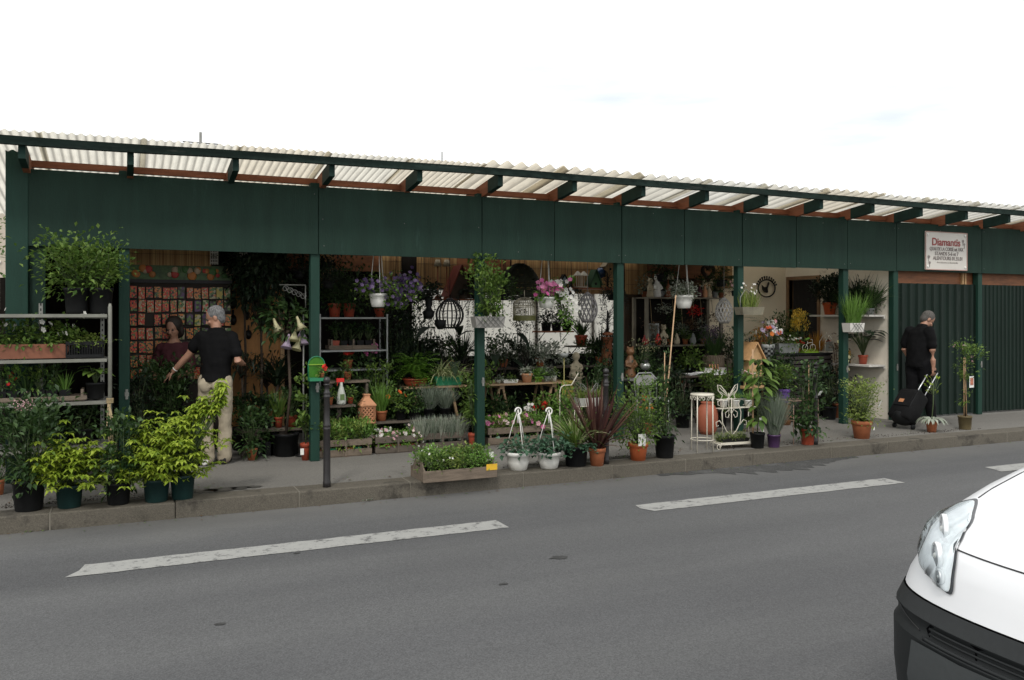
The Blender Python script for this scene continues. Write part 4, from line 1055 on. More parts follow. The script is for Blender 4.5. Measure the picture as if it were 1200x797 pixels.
def man_suitcase():
    c = gnd(1076, 497); t = thing('person', 'man in black short-sleeved shirt walking away and pulling a wheeled suitcase', 'person', c)
    f_ = (V((1, .05, 0))).normalized(); r_ = V((f_.y, -f_.x, 0))       # walks along the pavement; r_ is his right side
    def P(x, y, z): return r_ * x + f_ * y + V((0, 0, z))
    Mb = Matrix((r_, f_, V((0, 0, 1)))).transposed(); B, SH, TR = MB(), MB(), MB()
    TS = [(0, 0, .86, .155, .115), (0, 0, .98, .150, .115), (0, .02, 1.10, .160, .120), (0, .045, 1.25, .165, .108), (0, .06, 1.36, .150, .095), (0, .08, 1.42, .085, .065), (0, .10, 1.45, .058, .056)]
    B.loft([(P(*p[:3]), p[3], p[4], Mb) for p in TS], 20)
    SH.loft([(P(*p[:3]), p[3] + .018, p[4] + .02, Mb) for p in [(0, 0, .84, .165, .125)] + [(p[0], p[1], p[2], p[3] + (.022 if 1.2 < p[2] < 1.4 else 0), p[4] + .012) for p in TS[1:6]]], 20)
    B.loft([(P(0, .085, 1.41), .060, .060), (P(0.01, .155, 1.52), .054, .058)], 14)
    q, M = head(B, P(.02, .185, 1.545), f_ + r_ * .45 + V((0, 0, -.95)), 1.0)
    sR, eR, wR = P(.19, .03, 1.365), P(.235, .0, 1.09), P(.235, .02, .865)
    limb(B, [sR - V((0,0,.015)), sR * .5 + eR * .5, eR, eR * .4 + wR * .6, wR], [.048, .05, .044, .038, .028])
    hand(B, wR, V((0, 0, -1)) + f_ * .1, r_ * 1.0, 1.0, .95)
    for q_ in (-1, 1): SH.ball(P(q_ * .158, .03, 1.362), .082, 12)
    SH.loft([(P(0, .065, 1.39), .13, .09, Mb), (P(0, .09, 1.445), .080, .074, Mb), (P(0, .11, 1.475), .068, .068, Mb)], 16)
    limb(SH, [P(.155, .03, 1.375), sR * .55 + eR * .45, sR * .28 + eR * .72], [.075, .072, .076])
    sL, eL, wL = P(-.19, .03, 1.365), P(-.24, .0, 1.10), P(-.23, .16, .90)
    limb(B, [sL - V((0,0,.015)), sL * .5 + eL * .5, eL, eL * .4 + wL * .6, wL], [.048, .05, .044, .038, .028]); hand(B, wL, V((0, 0, -1)) + f_ * .5, -r_, 1.0, .5)
    limb(SH, [P(-.155, .03, 1.375), sL * .55 + eL * .45, sL * .28 + eL * .72], [.075, .072, .076])
    for s, kn, ft, fz, pit in ((1, (.085, .10, .48), (.08, .20, .09), .0, 0.), (-1, (-.085, -.03, .47), (-.08, -.22, .13), .03, .4)):
        h_, k_, a2 = P(s * .085, 0, .88), P(*kn), P(*ft)
        limb(B, [h_, h_ * .5 + k_ * .5, k_, k_ * .6 + a2 * .4, a2], [.088, .074, .056, .054, .038])
        limb(TR, [h_ + V((0, 0, .02)), h_ * .5 + k_ * .5, k_, k_ * .5 + a2 * .5, a2 - V((0, 0, .03))], [.110, .094, .076, .072, .070])
        so_ = MB(); d = (f_ + V((0, 0, -pit))).normalized(); o = a2 + V((0, 0, -.045))
        so_.loft([(o - d * .07 + V((0, 0, .0)), .034, .042, rot_to(d)), (o, .042, .048, rot_to(d)), (o + d * .1 - V((0, 0, .008)), .046, .036, rot_to(d)), (o + d * .18 - V((0, 0, .016)), .032, .022, rot_to(d))], 12); remeshed(so_, 'shoe', shoe_mat, t, .01, 2)
    TR.loft([(P(0, 0, .82), .172, .128, Mb), (P(0, 0, .97), .162, .12, Mb)], 20)
    remeshed(B, 'person_body', skin, t, .0075, 3); remeshed(SH, 'shirt', black_cloth, t, .012, 6, folds=.022, fsize=.11); remeshed(TR, 'trousers', dark_trouser, t, .012, 4, folds=.022, fsize=.11)
    hairpiece(q, M, t, mat('cropped grey hair', (.085, .078, .07), .85, var=.7, scale=90, bump=.8, bscale=110)); eyes(q, M, t)
    # the suitcase trails behind his right side
    grip = c + wR + V((0, 0, -.085))
    base = gnd(1058, 497.5); base.y = grip.y - .03; base.x = xat(1059, base.y)
    sc = thing('suitcase', 'black wheeled suitcase with orange label, tilted and pulled by its handle', 'suitcase', base)
    g = grip - base; ax = V((g.x, g.y, g.z)).normalized(); sdv = -r_; sdv = (sdv - ax * sdv.dot(ax)).normalized(); nv = sdv.cross(ax)
    M = Matrix((sdv, nv, ax)).transposed()
    def Q(x, y, z): return M @ V((x, y - .10, z)) + V((0, 0, .036))
    L_ = .50
    bm_ = MB(); W2, D2 = .17, .12; rings = []
    def rr(w2, d2, z):
        return [Q(x, y, z) for x, y in ((-w2, -d2 + .03), (-w2 + .03, -d2), (w2 - .03, -d2), (w2, -d2 + .03), (w2, d2 - .03), (w2 - .03, d2), (-w2 + .03, d2), (-w2, d2 - .03))]
    vs = []
    for w2, d2, z in ((.15, .10, .02), (.172, .125, .05), (.175, .13, .25), (.17, .125, .46), (.15, .105, .50)): vs += rr(w2, d2, z)
    bm_.add(vs, [(8 * i + j, 8 * i + (j + 1) % 8, 8 * i + 8 + (j + 1) % 8, 8 * i + 8 + j) for i in range(4) for j in range(8)] + [tuple(reversed(range(8))), tuple(range(32, 40))], 0, True)
    cs = mat('black suitcase cloth', (.006, .006, .0065), .85, spec=.2, var=.3, scale=30, bump=.2, bscale=200)
    bm_.build('case', cs, sc, bevel=.01)
    for s in (-1, 1):
        MB().tube([Q(s * .14, -.105, .06), Q(s * .14, -.13, .25), Q(s * .14, -.115, .46)], .009, 6).build('piping', black_plastic, sc)
        MB().tube([Q(s * .075, .10, .49), g + sdv * s * .075 + V((0, 0, 0))], .0085, 6).build('handle_rod', mat('bright aluminium', (.75, .76, .78), .3, metal=.6), sc)
        w_ = MB().lathe([(.012, -.014), (.034, -.014), (.036, 0), (.034, .014), (.012, .014)], 16, Q(s * .15, .10, .0), 0, True, rot_to(sdv)); 
        w_.build('wheel', black_plastic, sc)
    MB().tube([g + sdv * .09, g + sdv * .04 + ax * .012, g - sdv * .04 + ax * .012, g - sdv * .09], .014, 8).build('grip', black_plastic, sc)
    # dark hard lower bumper and the front pocket with its label, on the side facing the road
    MB().ball(Q(0, 0, .07), .13, 14, sc=(1.35, 1.06, .75), rot=M).build('base_shell', black_plastic, sc)
    pf = MB().box(Q(0, -.128, .31), (.26, .03, .24), M).build('front_pocket', cs, sc, bevel=.01)
    MB().box(Q(.02, -.147, .27), (.075, .004, .055), M).build('label_patch', mat('orange leather patch', (.50, .22, .10), .6), sc)
man_suitcase()
# ---------------------------------------------------------------- plants standing on the pavement by the kerb
def FP(px, py, w, h, kind, m, Y=None, z=PZ):
    """pot seen at px with its foot at py: location, pot tuple, metres per pixel"""
    g = gnd(px, py, z); k = (H - z) / (py - HY); r = w * k / 2
    return V((g.x + .2 * r, g.y + .8 * r, z)), (kind, r, h * k, m), k
def on(px, Y, z): return V((xat(px, Y), Y, z))
def P_(k, **kw): return {a: b * k for a, b in kw.items()}

lime_mats = [g_lime, stem_green]
loc, pt, k = FP(28, 601, 37, 37, 'nursery', black_plastic)
def gr(mb, rg, fb, k=k):
    bush(mb, rg, 92 * k, 36 * k, 1150, .066, .036, 0, 'vase', 34, 0, 1, .3)
    for i in range(5):
        p = V((rg.uniform(-.1, .05), rg.uniform(-.12, .02), 88 * k))
        for j in range(30): q = p + V((rg.gauss(0, .02), rg.gauss(0, .02), rg.uniform(-.02, .07))); fb.leaf(q, (rg.uniform(-1, 1), rg.uniform(-1, 1), 1), .016, .01)
plant('big dark leafy shrub with pale pink flower plumes in a black pot', loc, pt, gr, [g_dark, stem_green], group='shrubs in pots along the kerb on the left', fl=f_pale)
for (px, py, w, h, ph, pr, lab, n) in ((77, 597, 31, 27, 60, 33, 'lime yellow shrub in a dark green pot between two dark leafy shrubs', 34),
                                    (180.5, 590, 31, 27, 58, 36, 'low wide lime yellow shrub in a green pot right of the dark trailing shrub', 34)):
    loc, pt, k = FP(px, py, w, h, 'nursery', green_plastic)
    plant(lab, loc, pt, lambda mb, rg, fb, k=k, ph=ph, pr=pr, n=n: (palm_rosettes(mb, rg, ph * k, pr * k, int(n * 1.3), .064, .034, .03, shape='dome', whorls=4), palm_rosettes(mb, rg, ph * k * .7, pr * k * .8, n // 2, .062, .03, .0, shape='vase', whorls=4), bush(mb, rg, ph * k * .5, pr * k * .7, 160, .06, .03, .0, 'vase', 8, 0, 1)), lime_mats, group='shrubs in pots along the kerb on the left')
loc, pt, k = FP(211.5, 587, 29, 29, 'nursery', green_plastic)
def gr(mb, rg, fb, k=k):
    palm_rosettes(mb, rg, 68 * k, 28 * k, 46, .064, .034, .03, c=(.02, 0), whorls=4)
    r_ = V((SA, -CA, 0))
    for i in range(34):
        q = r_ * rg.uniform(8, 48) * k + V((0, rg.uniform(-.08, .08), 0)); q.z = (58 + q.length / k * .86 + rg.uniform(-20, 8)) * k
        mb.tube([(0, 0, 0), q * .5 + V((0, 0, .02)), q], [.006, .005, .003], 4, 1)
        for wv in range(3):
            a0 = rg.uniform(0, 6); m = 7
            for j in range(m): a = a0 + 6.28 * j / m; mb.leaf(q + V((0, 0, .03 * wv)), (math.cos(a), math.sin(a), rg.uniform(-.3, .4)), .066 * rg.uniform(.7, 1.3), .034, 0, sag=.35)
plant('tall lime yellow shrub with a branch arching up to the right, in a green pot', loc, pt, gr, lime_mats, group='shrubs in pots along the kerb on the left')
loc, pt, k = FP(135.5, 593, 29, 26, 'nursery', black_plastic)
def gr(mb, rg, fb, k=k):
    bush(mb, rg, 78 * k, 24 * k, 650, .066, .038, 0, 'column', 26, 0, 2)
    trailing(mb, rg, 18, .28, .045, .03, 0, .09, .09, 1, 2)
plant('dark trailing shrub with pale edged leaves in a black pot between lime shrubs', loc, pt, gr, [g_dark, g_yel, stem_green], group='shrubs in pots along the kerb on the left')
loc, pt, k = FP(0, 583, 12, 18, 'clay', terracotta)
plant('small plant in a terracotta pot cut by the left picture edge', loc + V((-.03, .1, 0)), pt, lambda mb, rg, fb: bush(mb, rg, .2, .1, 70, .05, .025), [g_mid, stem_green])

# wooden tray of herbs hanging over the kerb
g = gnd(536, 567, PZ); ty = KY + .06
tray_c = V(((xat(493, ty - .1) + xat(579, ty - .1)) / 2, ty + .02, PZ + .006)); tl = xat(579, ty - .1) - xat(493, ty - .1)
tr = thing('wooden_tray', 'low weathered wooden tray of herbs jutting out over the kerb edge', 'tray', tray_c)
tw = .40
for s in (-1, 1): MB().box((0, s * (tw / 2 - .007), .055), (tl, .014, .11)).build('side_board', grey_wood, tr, bevel=.003)
for s in (-1, 1):
    poly = [(-tw / 2 + .02, .0), (tw / 2 - .02, 0), (tw / 2 - .02, .11), (.10, .185), (-.10, .185), (-tw / 2 + .02, .11)]
    slot = [(-.05, .125), (.05, .125), (.05, .155), (-.05, .155)]
    bm = bmesh.new(); o_ = []
    mbp = MB(); Mx = Matrix.Translation((s * (tl / 2 - .02), 0, 0)) @ Matrix.Rotation(R(90), 4, 'Z')
    # end board with a hand slot: built from four pieces round the slot
    for pg in ([(-tw / 2 + .018, 0), (tw / 2 - .018, 0), (tw / 2 - .018, .11), (.155, .125), (-.155, .125), (-tw / 2 + .018, .11)], [(-.155, .125), (-.05, .125), (-.05, .155), (-.128, .155)], [(.05, .125), (.155, .125), (.128, .155), (.05, .155)], [(-.128, .155), (.128, .155), (.10, .185), (-.10, .185)]):
        mbp.prism(pg, -.007, .007, 0, Mx)
    bm.free(); mbp.build('end_board', grey_wood, tr)
MB().box((0, 0, .008), (tl - .06, tw - .04, .010)).build('bottom', dark_crate, tr)
MB().box((tl / 2 - .06, -tw / 2 - .004, .105), (.115, .004, .06)).build('price_card', yellow_tag, tr)
MB().box((tl / 2 - .02, -.1, .19), (.05, .004, .09), Matrix.Rotation(.3, 3, 'Z')).build('price_card', white_tag, tr)
rg0 = random.Random(77)
for i in range(6):
    for j in range(3):
        p = tray_c + V((-tl / 2 + .09 + i * (tl - .18) / 5, -.12 + .12 * j, .015)); m = rg0.choice([g_fresh, g_mid, g_mid, g_yel])
        hh = rg0.uniform(.13, .20)
        def gr(mb, rg, fb, hh=hh, i=i):
            bush(mb, rg, hh, .09, 200, .036, .019, 0, 'vase', 12, 0, 1, .35)
            if i < 2: sprinkle(fb, rg, [V((rg.uniform(-.05, .05), rg.uniform(-.05, .05), hh))], 3, .012)
        plant('small green herb pot in the low wooden tray on the kerb', p, ('square', .048, .085, black_plastic), gr, [m, stem_green], group='herb pots in the kerb tray', name='herb_pot', cat='potted herb', fl=f_white)

# two white hanging pots standing on the kerb
for (px, py, w, h, hk, dense, lab, wd) in ((609.5, 553, 30, 22, 52, 150, 'white hanging pot with its own hook on the kerb, nearest the wooden tray', 20), (646, 551, 29, 20, 52, 360, 'white hanging pot overflowing with ivy-green leaves, touching the black planter', 26)):
    loc, pt, k = FP(px, py, w, h, 'bowl', white_plastic)
    t = plant(lab, loc, pt, lambda mb, rg, fb, k=k, d=dense, wd=wd: bush(mb, rg, 15 * k, wd * k, d, .055, .05, 0, 'dome', 16, 0, 1, .25, .2), [g_ivy, stem_green], cat='hanging pot', name='hanging_pot', group='white hanging pots on the kerb')
    hanger(t, pt[1], pt[2], hk * k + .02, white_plastic, 3, True, .0045)
# black planter with striped grass and ivy
loc, pt, k = FP(678, 548, 30, 24, 'nursery', black_plastic)
plant('spider plant with arching striped leaves and ivy in a black pot', loc, pt, lambda mb, rg, fb, k=k: (blades(mb, rg, 90, 58 * k, .018, .05, .8, 1.4), trailing(mb, rg, 26, .3, .05, .042, 0, .11, .1, 1, 2), blades(mb, rg, 60, 52 * k, .016, .05, .7, 1.4, mi=3)), [g_mid, g_ivy, stem_green, g_varieg])
# bronze cordyline
loc, pt, k = FP(702, 547, 21, 21, 'clay', terracotta)
def gr(mb, rg, fb, k=k):
    blades(mb, rg, 100, 82 * k, .030, .03, .70, .16)
    blades(mb, rg, 24, 60 * k, .026, .03, 1.5, 1.4)
    mb.tube([(0, 0, 0), (0, 0, .08)], .03, 8, 1)
plant('bronze purple spiky plant with sword leaves in a terracotta pot', loc, pt, gr, [g_purple, bark])
# bamboo in orange pot with white label
loc, pt, k = FP(751, 541, 24, 21, 'clay', orange_plastic)
t = plant('bushy green shrub with white price card in an orange pot by the kerb', loc, pt, lambda mb, rg, fb, k=k: bush(mb, rg, 74 * k, 27 * k, 1700, .052, .020, 0, 'column', 46, 0, 1, .27), [g_mid, stem_green])
part_tag(t, (-.03, -pt[1] - .012, pt[2] + .045), .085, .13, yaw=-.2)
# tall black pot with climber on a cane
loc, pt, k = FP(782.5, 538, 25, 27, 'nursery', black_plastic)
def gr(mb, rg, fb, k=k):
    bush(mb, rg, 66 * k, 16 * k, 640, .054, .026, 0, 'column', 28, 0, 1, .3); bush(mb, rg, 40 * k, 6 * k, 150, .045, .018, 60 * k, 'column', 9, 0, 1, .4)
    mb.tube([(0, 0, -.1), (.0, 0, 100 * k)], .006, 5, 2)
plant('slender climbing shrub staked in a tall black pot', loc, pt, gr, [g_dark, stem_green, cane_mat])
# leaning cane from the planter up to the hanging basket
cp = thing('bamboo_cane', 'long pale bamboo cane leaning up in front of the white hanging basket', 'cane', loc + V((.05, .16, 0)))
tp = at(792, 346, loc.y + .42) - cp.location
MB().tube([(0, 0, 0), tp * .5 + V((.01, 0, 0)), tp], [.010, .009, .007], 7).build('pole', cane_mat, cp)

# white round plant stand
g = gnd(829, 530); k = 1.61 / 161; ps = thing('plant_stand', 'tall white wire plant stand with round top and nothing on it', 'plant stand', (g.x, g.y + .1, PZ)); r = .135; hh = 68 * k
MB().lathe([(r, 0), (r + .004, .012), (r, .024), (0, .024)], 26, (0, 0, hh - .024)).build('top', white_metal, ps)
for i in range(4):
    a = .5 + i * math.pi / 2; MB().tube([(math.cos(a) * r * .98, math.sin(a) * r * .98, hh - .02), (math.cos(a) * r * 1.02, math.sin(a) * r * 1.02, .0)], .0075, 6).build('leg', white_metal, ps)
def ring_pts(rr, z, n=24): return [(math.cos(6.2832 * i / n) * rr, math.sin(6.2832 * i / n) * rr, z) for i in range(n + 1)]
MB().tube(ring_pts(r, .14), .006, 5).build('lower_ring', white_metal, ps)
sc = MB()
for i in range(8):
    a = i * math.pi / 4 + .1
    for d in (-1, 1):
        pts = []
        for j in range(12):
            th = j * .5; rr = .032 * (1 - j / 15); aa = a + d * (.14 - rr * math.cos(th) / r * .9); pts.append((math.cos(aa) * r, math.sin(aa) * r, hh - .055 + rr * math.sin(th)))
        sc.tube(pts, .0045, 4)
sc.build('scrollwork', white_metal, ps)

# heart shaped wire trellis stand with a tray of sedum
g = gnd(866, 526); k = 1.61 / 157
hs = thing('wire_stand', 'white wire stand with heart-shaped back and a low tray at its foot', 'plant stand', (g.x, g.y + .14, PZ), -.1)
wx = .235
sc = MB()
def spiral(c, r0, turns, sgn, st, n=22): return [(c[0] + sgn * r0 * (1 - .75 * i / n) * math.cos(st + 6.28 * turns * i / n), 0, c[1] + r0 * (1 - .75 * i / n) * math.sin(st + 6.28 * turns * i / n)) for i in range(n + 1)]
hb_ = MB()
hb_.tube([(0, 0, .0), (0, 0, .60)], .006, 6); hb_.tube([(-.21, 0, .585), (.21, 0, .585)], .006, 6)
hb_.build('centre_bar', white_metal, hs)
for s in (-1, 1):
    q = MB(); q.tube([(0, 0, .14), (s * .07, 0, .20), (s * .125, 0, .30), (s * .135, 0, .42), (s * .10, 0, .53), (s * .13, 0, .58), (s * .19, 0, .565), (s * .19, 0, .52), (s * .165, 0, .51)], .006, 6)
    q.build('heart_scroll', white_metal, hs)
    q = MB(); q.tube([(s * .03, 0, .40), (s * .05, 0, .36), (s * .08, 0, .37), (s * .085, 0, .42), (s * .03, 0, .46), (0, 0, .40)], .0045, 5); q.build('inner_scroll', white_metal, hs)
    q = MB(); q.tube([(s * .12, 0, .27), (s * .17, 0, .33), (s * .215, 0, .31), (s * .21, 0, .26), (s * .18, 0, .27)], .006, 6); q.build('outer_scroll', white_metal, hs)
    MB().tube([(s * wx, -.12, .0), (s * wx, -.12, .06), (s * wx, .10, .06), (s * wx, .10, 0)], .007, 6).build('foot', white_metal, hs)
    MB().tube([(s * (wx + .012) + .03 * math.cos(a), -.12, .03 + .03 * math.sin(a)) for a in [i * .5 for i in range(11)]], .005, 5).build('foot_scroll', white_metal, hs)
MB().tube([(-wx, -.12, .055), (wx, -.12, .055)], .007, 6).tube([(-wx, .10, .055), (wx, .10, .055)], .007, 6).build('tray_rail', white_metal, hs)
MB().box((0, -.01, .068), (2 * wx - .03, .20, .012)).build('tray_base', white_metal, hs)
plant('low tray of mossy bright green sedum at the foot of the heart-shaped wire stand', hs.location + V((0, -.02, .076)), ('trough', (.40, .14), .04, black_plastic), lambda mb, rg, fb: [bush(mb, rg, .07, .06, 170, .018, .010, 0, 'dome', 10, 0, 1, .4, c=(-.17 + .085 * i, 0)) for i in range(5)], [g_yel, stem_green], rz=-.1)
# wire butterfly between the small flower boxes
def butterfly(label, loc, s, m=white_metal):
    t = thing('wire_butterfly', label, 'ornament', loc)
    for sg in (-1, 1):
        w_ = MB(); prof = [(0, 0), (.06, .10), (.15, .20), (.21, .22), (.20, .12), (.12, .04), (.15, -.02), (.10, -.06), (.03, -.02), (0, 0)]
        w_.tube([(sg * x * s, .15 * x * s, z * s) for x, z in prof], .007 * s ** .5, 5)
        for e in ((.17, .17), (.16, .1), (.11, .13)): w_.tube([(0, 0, 0), (sg * e[0] * s, .15 * e[0] * s, e[1] * s)], .004 * s ** .5, 4)
        w_.build('wing', m, t)
    MB().tube([(0, 0, -.35 * s), (0, 0, .02), (0, 0, .08 * s)], [.005, .012 * s, .004], 6).build('body', m, t)
    return t
# black pot with tall broad leaved plant on a stake
loc, pt, k = FP(891, 526, 18, 18, 'nursery', black_plastic)
def gr(mb, rg, fb, k=k):
    mb.tube([(.0, 0, 0), (.02, 0, 75 * k)], .007, 6, 1)
    for i in range(78):
        z = rg.uniform(14, 90) * k; a = rg.uniform(0, 6.28); o = rg.uniform(.02, .17); p = V((math.cos(a) * o + .03, math.sin(a) * o, z)); d = V((math.cos(a), math.sin(a), rg.uniform(-.9, .1)))
        mb.blade(p, d, .16 * rg.uniform(.7, 1.25), .065, 0, .9, 4); mb.tube([(.01, 0, z - .03), p], .003, 4, 1)
    mb.tube([(-.05, .02, -.1), (-.055, .02, 100 * k)], .011, 6, 2)
t = plant('tall plant with large drooping leaves in a small black pot', loc, pt, gr, [g_mid, stem_green, cane_mat])
part_tag(t, (.02, -pt[1] * .6, pt[2] + .10), .05, .17, yaw=.3, tilt=-.2)
# purple pot with fine feathery foliage
loc, pt, k = FP(910, 525, 16, 15, 'nursery', purple_plastic)
plant('feathery fine leaved herb in a purple pot beside the small black pot', loc, pt, lambda mb, rg, fb, k=k: blades(mb, rg, 900, 52 * k, .007, .06, .42, .3, seg=3), [g_grey])
# camellia in red pot
loc, pt, k = FP(950, 522, 17, 19, 'nursery', red_plastic)
def gr(mb, rg, fb, k=k):
    bush(mb, rg, 76 * k, 19 * k, 520, .078, .052, 0, 'column', 30, 0, 1, .32)
    mb.tube([(0.02, 0, -.05), (.02, 0, 80 * k)], .006, 5, 2)
t = plant('glossy staked shrub with round dark leaves in a red pot', loc, pt, gr, [g_dark, stem_green, cane_mat])
part_tag(t, (.04, -.17, pt[2] + .45), .075, .06, yaw=.4, tilt=.5)
# rusty wire side table behind it
g = gnd(952, 522); k = 1.61 / 153; wt = thing('wire_table', 'slim rusty wire side table standing behind the glossy shrub in a red pot', 'side table', (g.x + .02, g.y + .25, PZ)); a_, hh = .20, .55
for sx in (-1, 1):
    for sy in (-1, 1): MB().tube([(sx * a_, sy * .12, 0), (sx * a_, sy * .12, hh)], .006, 6).build('leg', rust_wire, wt)
f_ = MB()
for z in (hh - .01, hh - .25):
    f_.tube([(-a_, -.12, z), (a_, -.12, z), (a_, .12, z), (-a_, .12, z), (-a_, -.12, z)], .005, 5)
    for i in range(1, 9): f_.tube([(-a_ + i * a_ / 4.5, -.12, z), (-a_ + i * a_ / 4.5, .12, z)], .003, 4)
f_.build('wire_frame', rust_wire, wt)
# round shrub in wide terracotta pot
loc, pt, k = FP(1015.5, 515, 24, 21, 'clay', terracotta)
t = plant('round open shrub with small pale leaves in a wide terracotta pot', loc, pt, lambda mb, rg, fb, k=k: bush(mb, rg, 46 * k, 21 * k, 1500, .040, .021, 0, 'vase', 46, 0, 1, .27), [g_yel, stem_green])
part_tag(t, (.07, -pt[1] - .006, pt[2] * .6), .035, .04, yaw=.3)
part_tag(t, (.17, -.14, pt[2] + .22), .03, .10, yaw=.3, tilt=.4)
# little pot, silvery collar of leaves and a yellow leaved stem
loc, pt, k = FP(1095.5, 507, 13.5, 13, 'clay', terracotta)
def gr(mb, rg, fb, k=k):
    for i in range(46):
        a = rg.uniform(0, 6.28); mb.blade((math.cos(a) * .03, math.sin(a) * .03, 0), (math.cos(a) * .75, math.sin(a) * .75, 1.2), .24 * rg.uniform(.7, 1.1), .046, 0, 3.0, 8)
    mb.tube([(0, 0, 0), (.03, 0, .25), (.035, 0, 46 * k)], [.008, .007, .005], 6, 2)
    for i in range(18):
        a = rg.uniform(0, 6.28); q = V((.035 + math.cos(a) * rg.uniform(.02, .10), math.sin(a) * .08, (34 + rg.uniform(-2, 18)) * k)); mb.tube([(.033, 0, 32 * k), q], .003, 4, 2); 
        for _ in range(3): mb.leaf(q, (math.cos(a) + rg.uniform(-.5, .5), math.sin(a), rg.uniform(.2, 1.2)), .06, .026, 1)
plant('little terracotta pot with silver arching leaves and a yellow-leaved stem', loc, pt, gr, [g_silver, g_lime, stem_green])
# standard rose in an olive pot
loc, pt, k = FP(1135.5, 504, 16, 16, 'nursery', olive_pot)
def gr(mb, rg, fb, k=k):
    for dx in (-.02, .03): mb.tube([(dx, 0, 0), (dx * .5, .01, 70 * k)], .008, 6, 2)
    mb.tube([(0.05, .03, 0), (.03, .03, 62 * k)], .016, 7, 1)
    bush(mb, rg, 34 * k, 15 * k, 520, .045, .026, 50 * k, 'vase', 20, 0, 1, .3, c=(.06, 0), stems=False); bush(mb, rg, 40 * k, 5 * k, 180, .04, .02, 15 * k, 'column', 8, 0, 1, .5, stems=False)
    sprinkle(fb, rg, [V((.06 + rg.uniform(-.1, .25), rg.uniform(-.1, .1), rg.uniform(66, 84) * k)) for _ in range(10)], 9, .02, up=.2)
t = plant('slim tied rose with picture label in an olive pot', loc, pt, gr, [g_mid, bark, cane_mat], fl=f_pale)
part_tag(t, (.07, -.05, pt[2] + 40 * k), .115, .16, yaw=.15)
MB().box((.07, -.054, pt[2] + 40.5 * k), (.075, .003, .10), Matrix.Rotation(.15, 3, 'Z')).build('label_picture', mat('label picture', (.42, .14, .08), .5, var=.5, scale=40), t)

# leaf litter by the kerb
ll = thing('leaf_sprig', 'small torn leaf sprig lying in the gutter below the bollard', 'leaf litter', gnd(430, 587, .006)); mb = MB(); rg = random.Random(2)
for i in range(9): mb.leaf((rg.uniform(-.05, .05), rg.uniform(-.03, .03), .004), (rg.uniform(-1, 1), rg.uniform(-1, 1), .25), .05, .02)
mb.build('leaves', g_silver, ll)

# ---------------------------------------------------------------- trolley of shelves at the far left
TY0, TY1 = 8.72, 9.30
tx1 = xat(131, TY0); tx0 = tx1 - 1.45
tro = thing('shelf_trolley', 'tall galvanised plant trolley with shelves at the far left', 'trolley', ((tx0 + tx1) / 2, (TY0 + TY1) / 2, PZ))
lx, ly = tx1 - tx0, TY1 - TY0; rail_m = mat('dull shelf rail', (.20, .20, .17), .55, metal=.3, var=.2)
tz = [.54, .96, 1.35, 1.76]
for sx in (-1, 1):
    MB().tube([(sx * (lx / 2 - .015), -ly / 2 + .015, 0), (sx * (lx / 2 - .015), -ly / 2 + .015, 1.685), (sx * (lx / 2 - .015), -ly / 2 + .015, 1.715)], [.018, .018, .010], 12).build('front_post', rail_m, tro)
for xx in (lx / 2 - .09, lx / 2 - .62, -lx / 2 + .04):
    p = MB().box((xx, ly / 2 - .02, .86), (.034, .024, 1.72)).build('perforated_upright', grey_metal, tro)
    hb2 = MB()
    for i in range(34): hb2.box((xx, ly / 2 - .0325, .06 + i * .05), (.012, .003, .024))
    hb2.build('slots', mat('slot dark', (.03, .03, .03), .9), p)
for z in tz: 
    s_ = MB().box((0, 0, z - PZ - .018), (lx - .08, ly - .04, .018)).build('shelf', grey_metal, tro, bevel=.003)
    MB().box((0, -ly / 2 + .012, z - PZ - .018), (lx - .08, .02, .030)).box((0, ly / 2 - .06, z - PZ - .035), (lx - .1, .02, .025)).build('rail', rail_m, s_)
tc_ = tro.location
tw_ = thing('twine_bundle', 'hank of pale twine tied round the front post of the shelf trolley', 'twine', (tx1 - .015, TY0 - .012, .80)); mb = MB(); rg = random.Random(1)
for i in range(7): mb.tube([(rg.uniform(-.02, .02), -.02, .16), (rg.uniform(-.03, .05), -.03, -.1), (rg.uniform(0, .07), -.03, -.45 + rg.uniform(-.1, .1))], .004, 4)
for i in range(4): mb.tube(ring_pts(.028, .14 + .012 * i), .005, 4)
mb.build('strands', twine, tw_)
# on the trolley
TYf = TY0 + .20
def tpos(px, z, dy=0): return V((xat(px, TYf + dy), TYf + dy, z + .004))
kk = mpp(60, TYf)
plant('long brown window box of white and pink flowers on the trolley', tpos(30, 1.35), ('trough', (95 * kk, .2), .13, mat('brown planter plastic', (.20, .075, .04), .55, var=.2)), lambda mb, rg, fb: [(bush(mb, rg, .17 + .08 * (i % 2), .10, 230, .045, .033, 0, 'dome', 9, 0, 1, .35, c=(-.33 + .12 * i, 0)), sprinkle(fb, rg, [V((-.33 + .12 * i + rg.uniform(-.06, .06), rg.uniform(-.08, .05), rg.uniform(.10, .26))) for _ in range(8)], 5, .026, mi=0 if i > 2 else rg.choice([0, 1]))) for i in range(7)], [g_mid, stem_green], cat='window box', name='window_box', fl=[f_white, f_pale])
pc = thing('plastic_crate', 'black slatted plastic crate with trailing ivy at the trolley end', 'crate', tpos(100, 1.35)); cl = 40 * kk
for s in (-1, 1):
    mb = MB().box((0, s * .12, .015), (cl, .008, .03)).box((0, s * .12, .135), (cl, .012, .03))
    for i in range(15): mb.box((-cl / 2 + .01 + i * (cl - .02) / 14, s * .12, .075), (.008, .006, .1))
    mb.build('long_side', black_plastic, pc); MB().box((s * (cl / 2 - .004), 0, .075), (.008, .23, .15)).build('end', black_plastic, pc)
MB().box((0, 0, .008), (cl - .02, .23, .01)).build('bottom', black_plastic, pc)
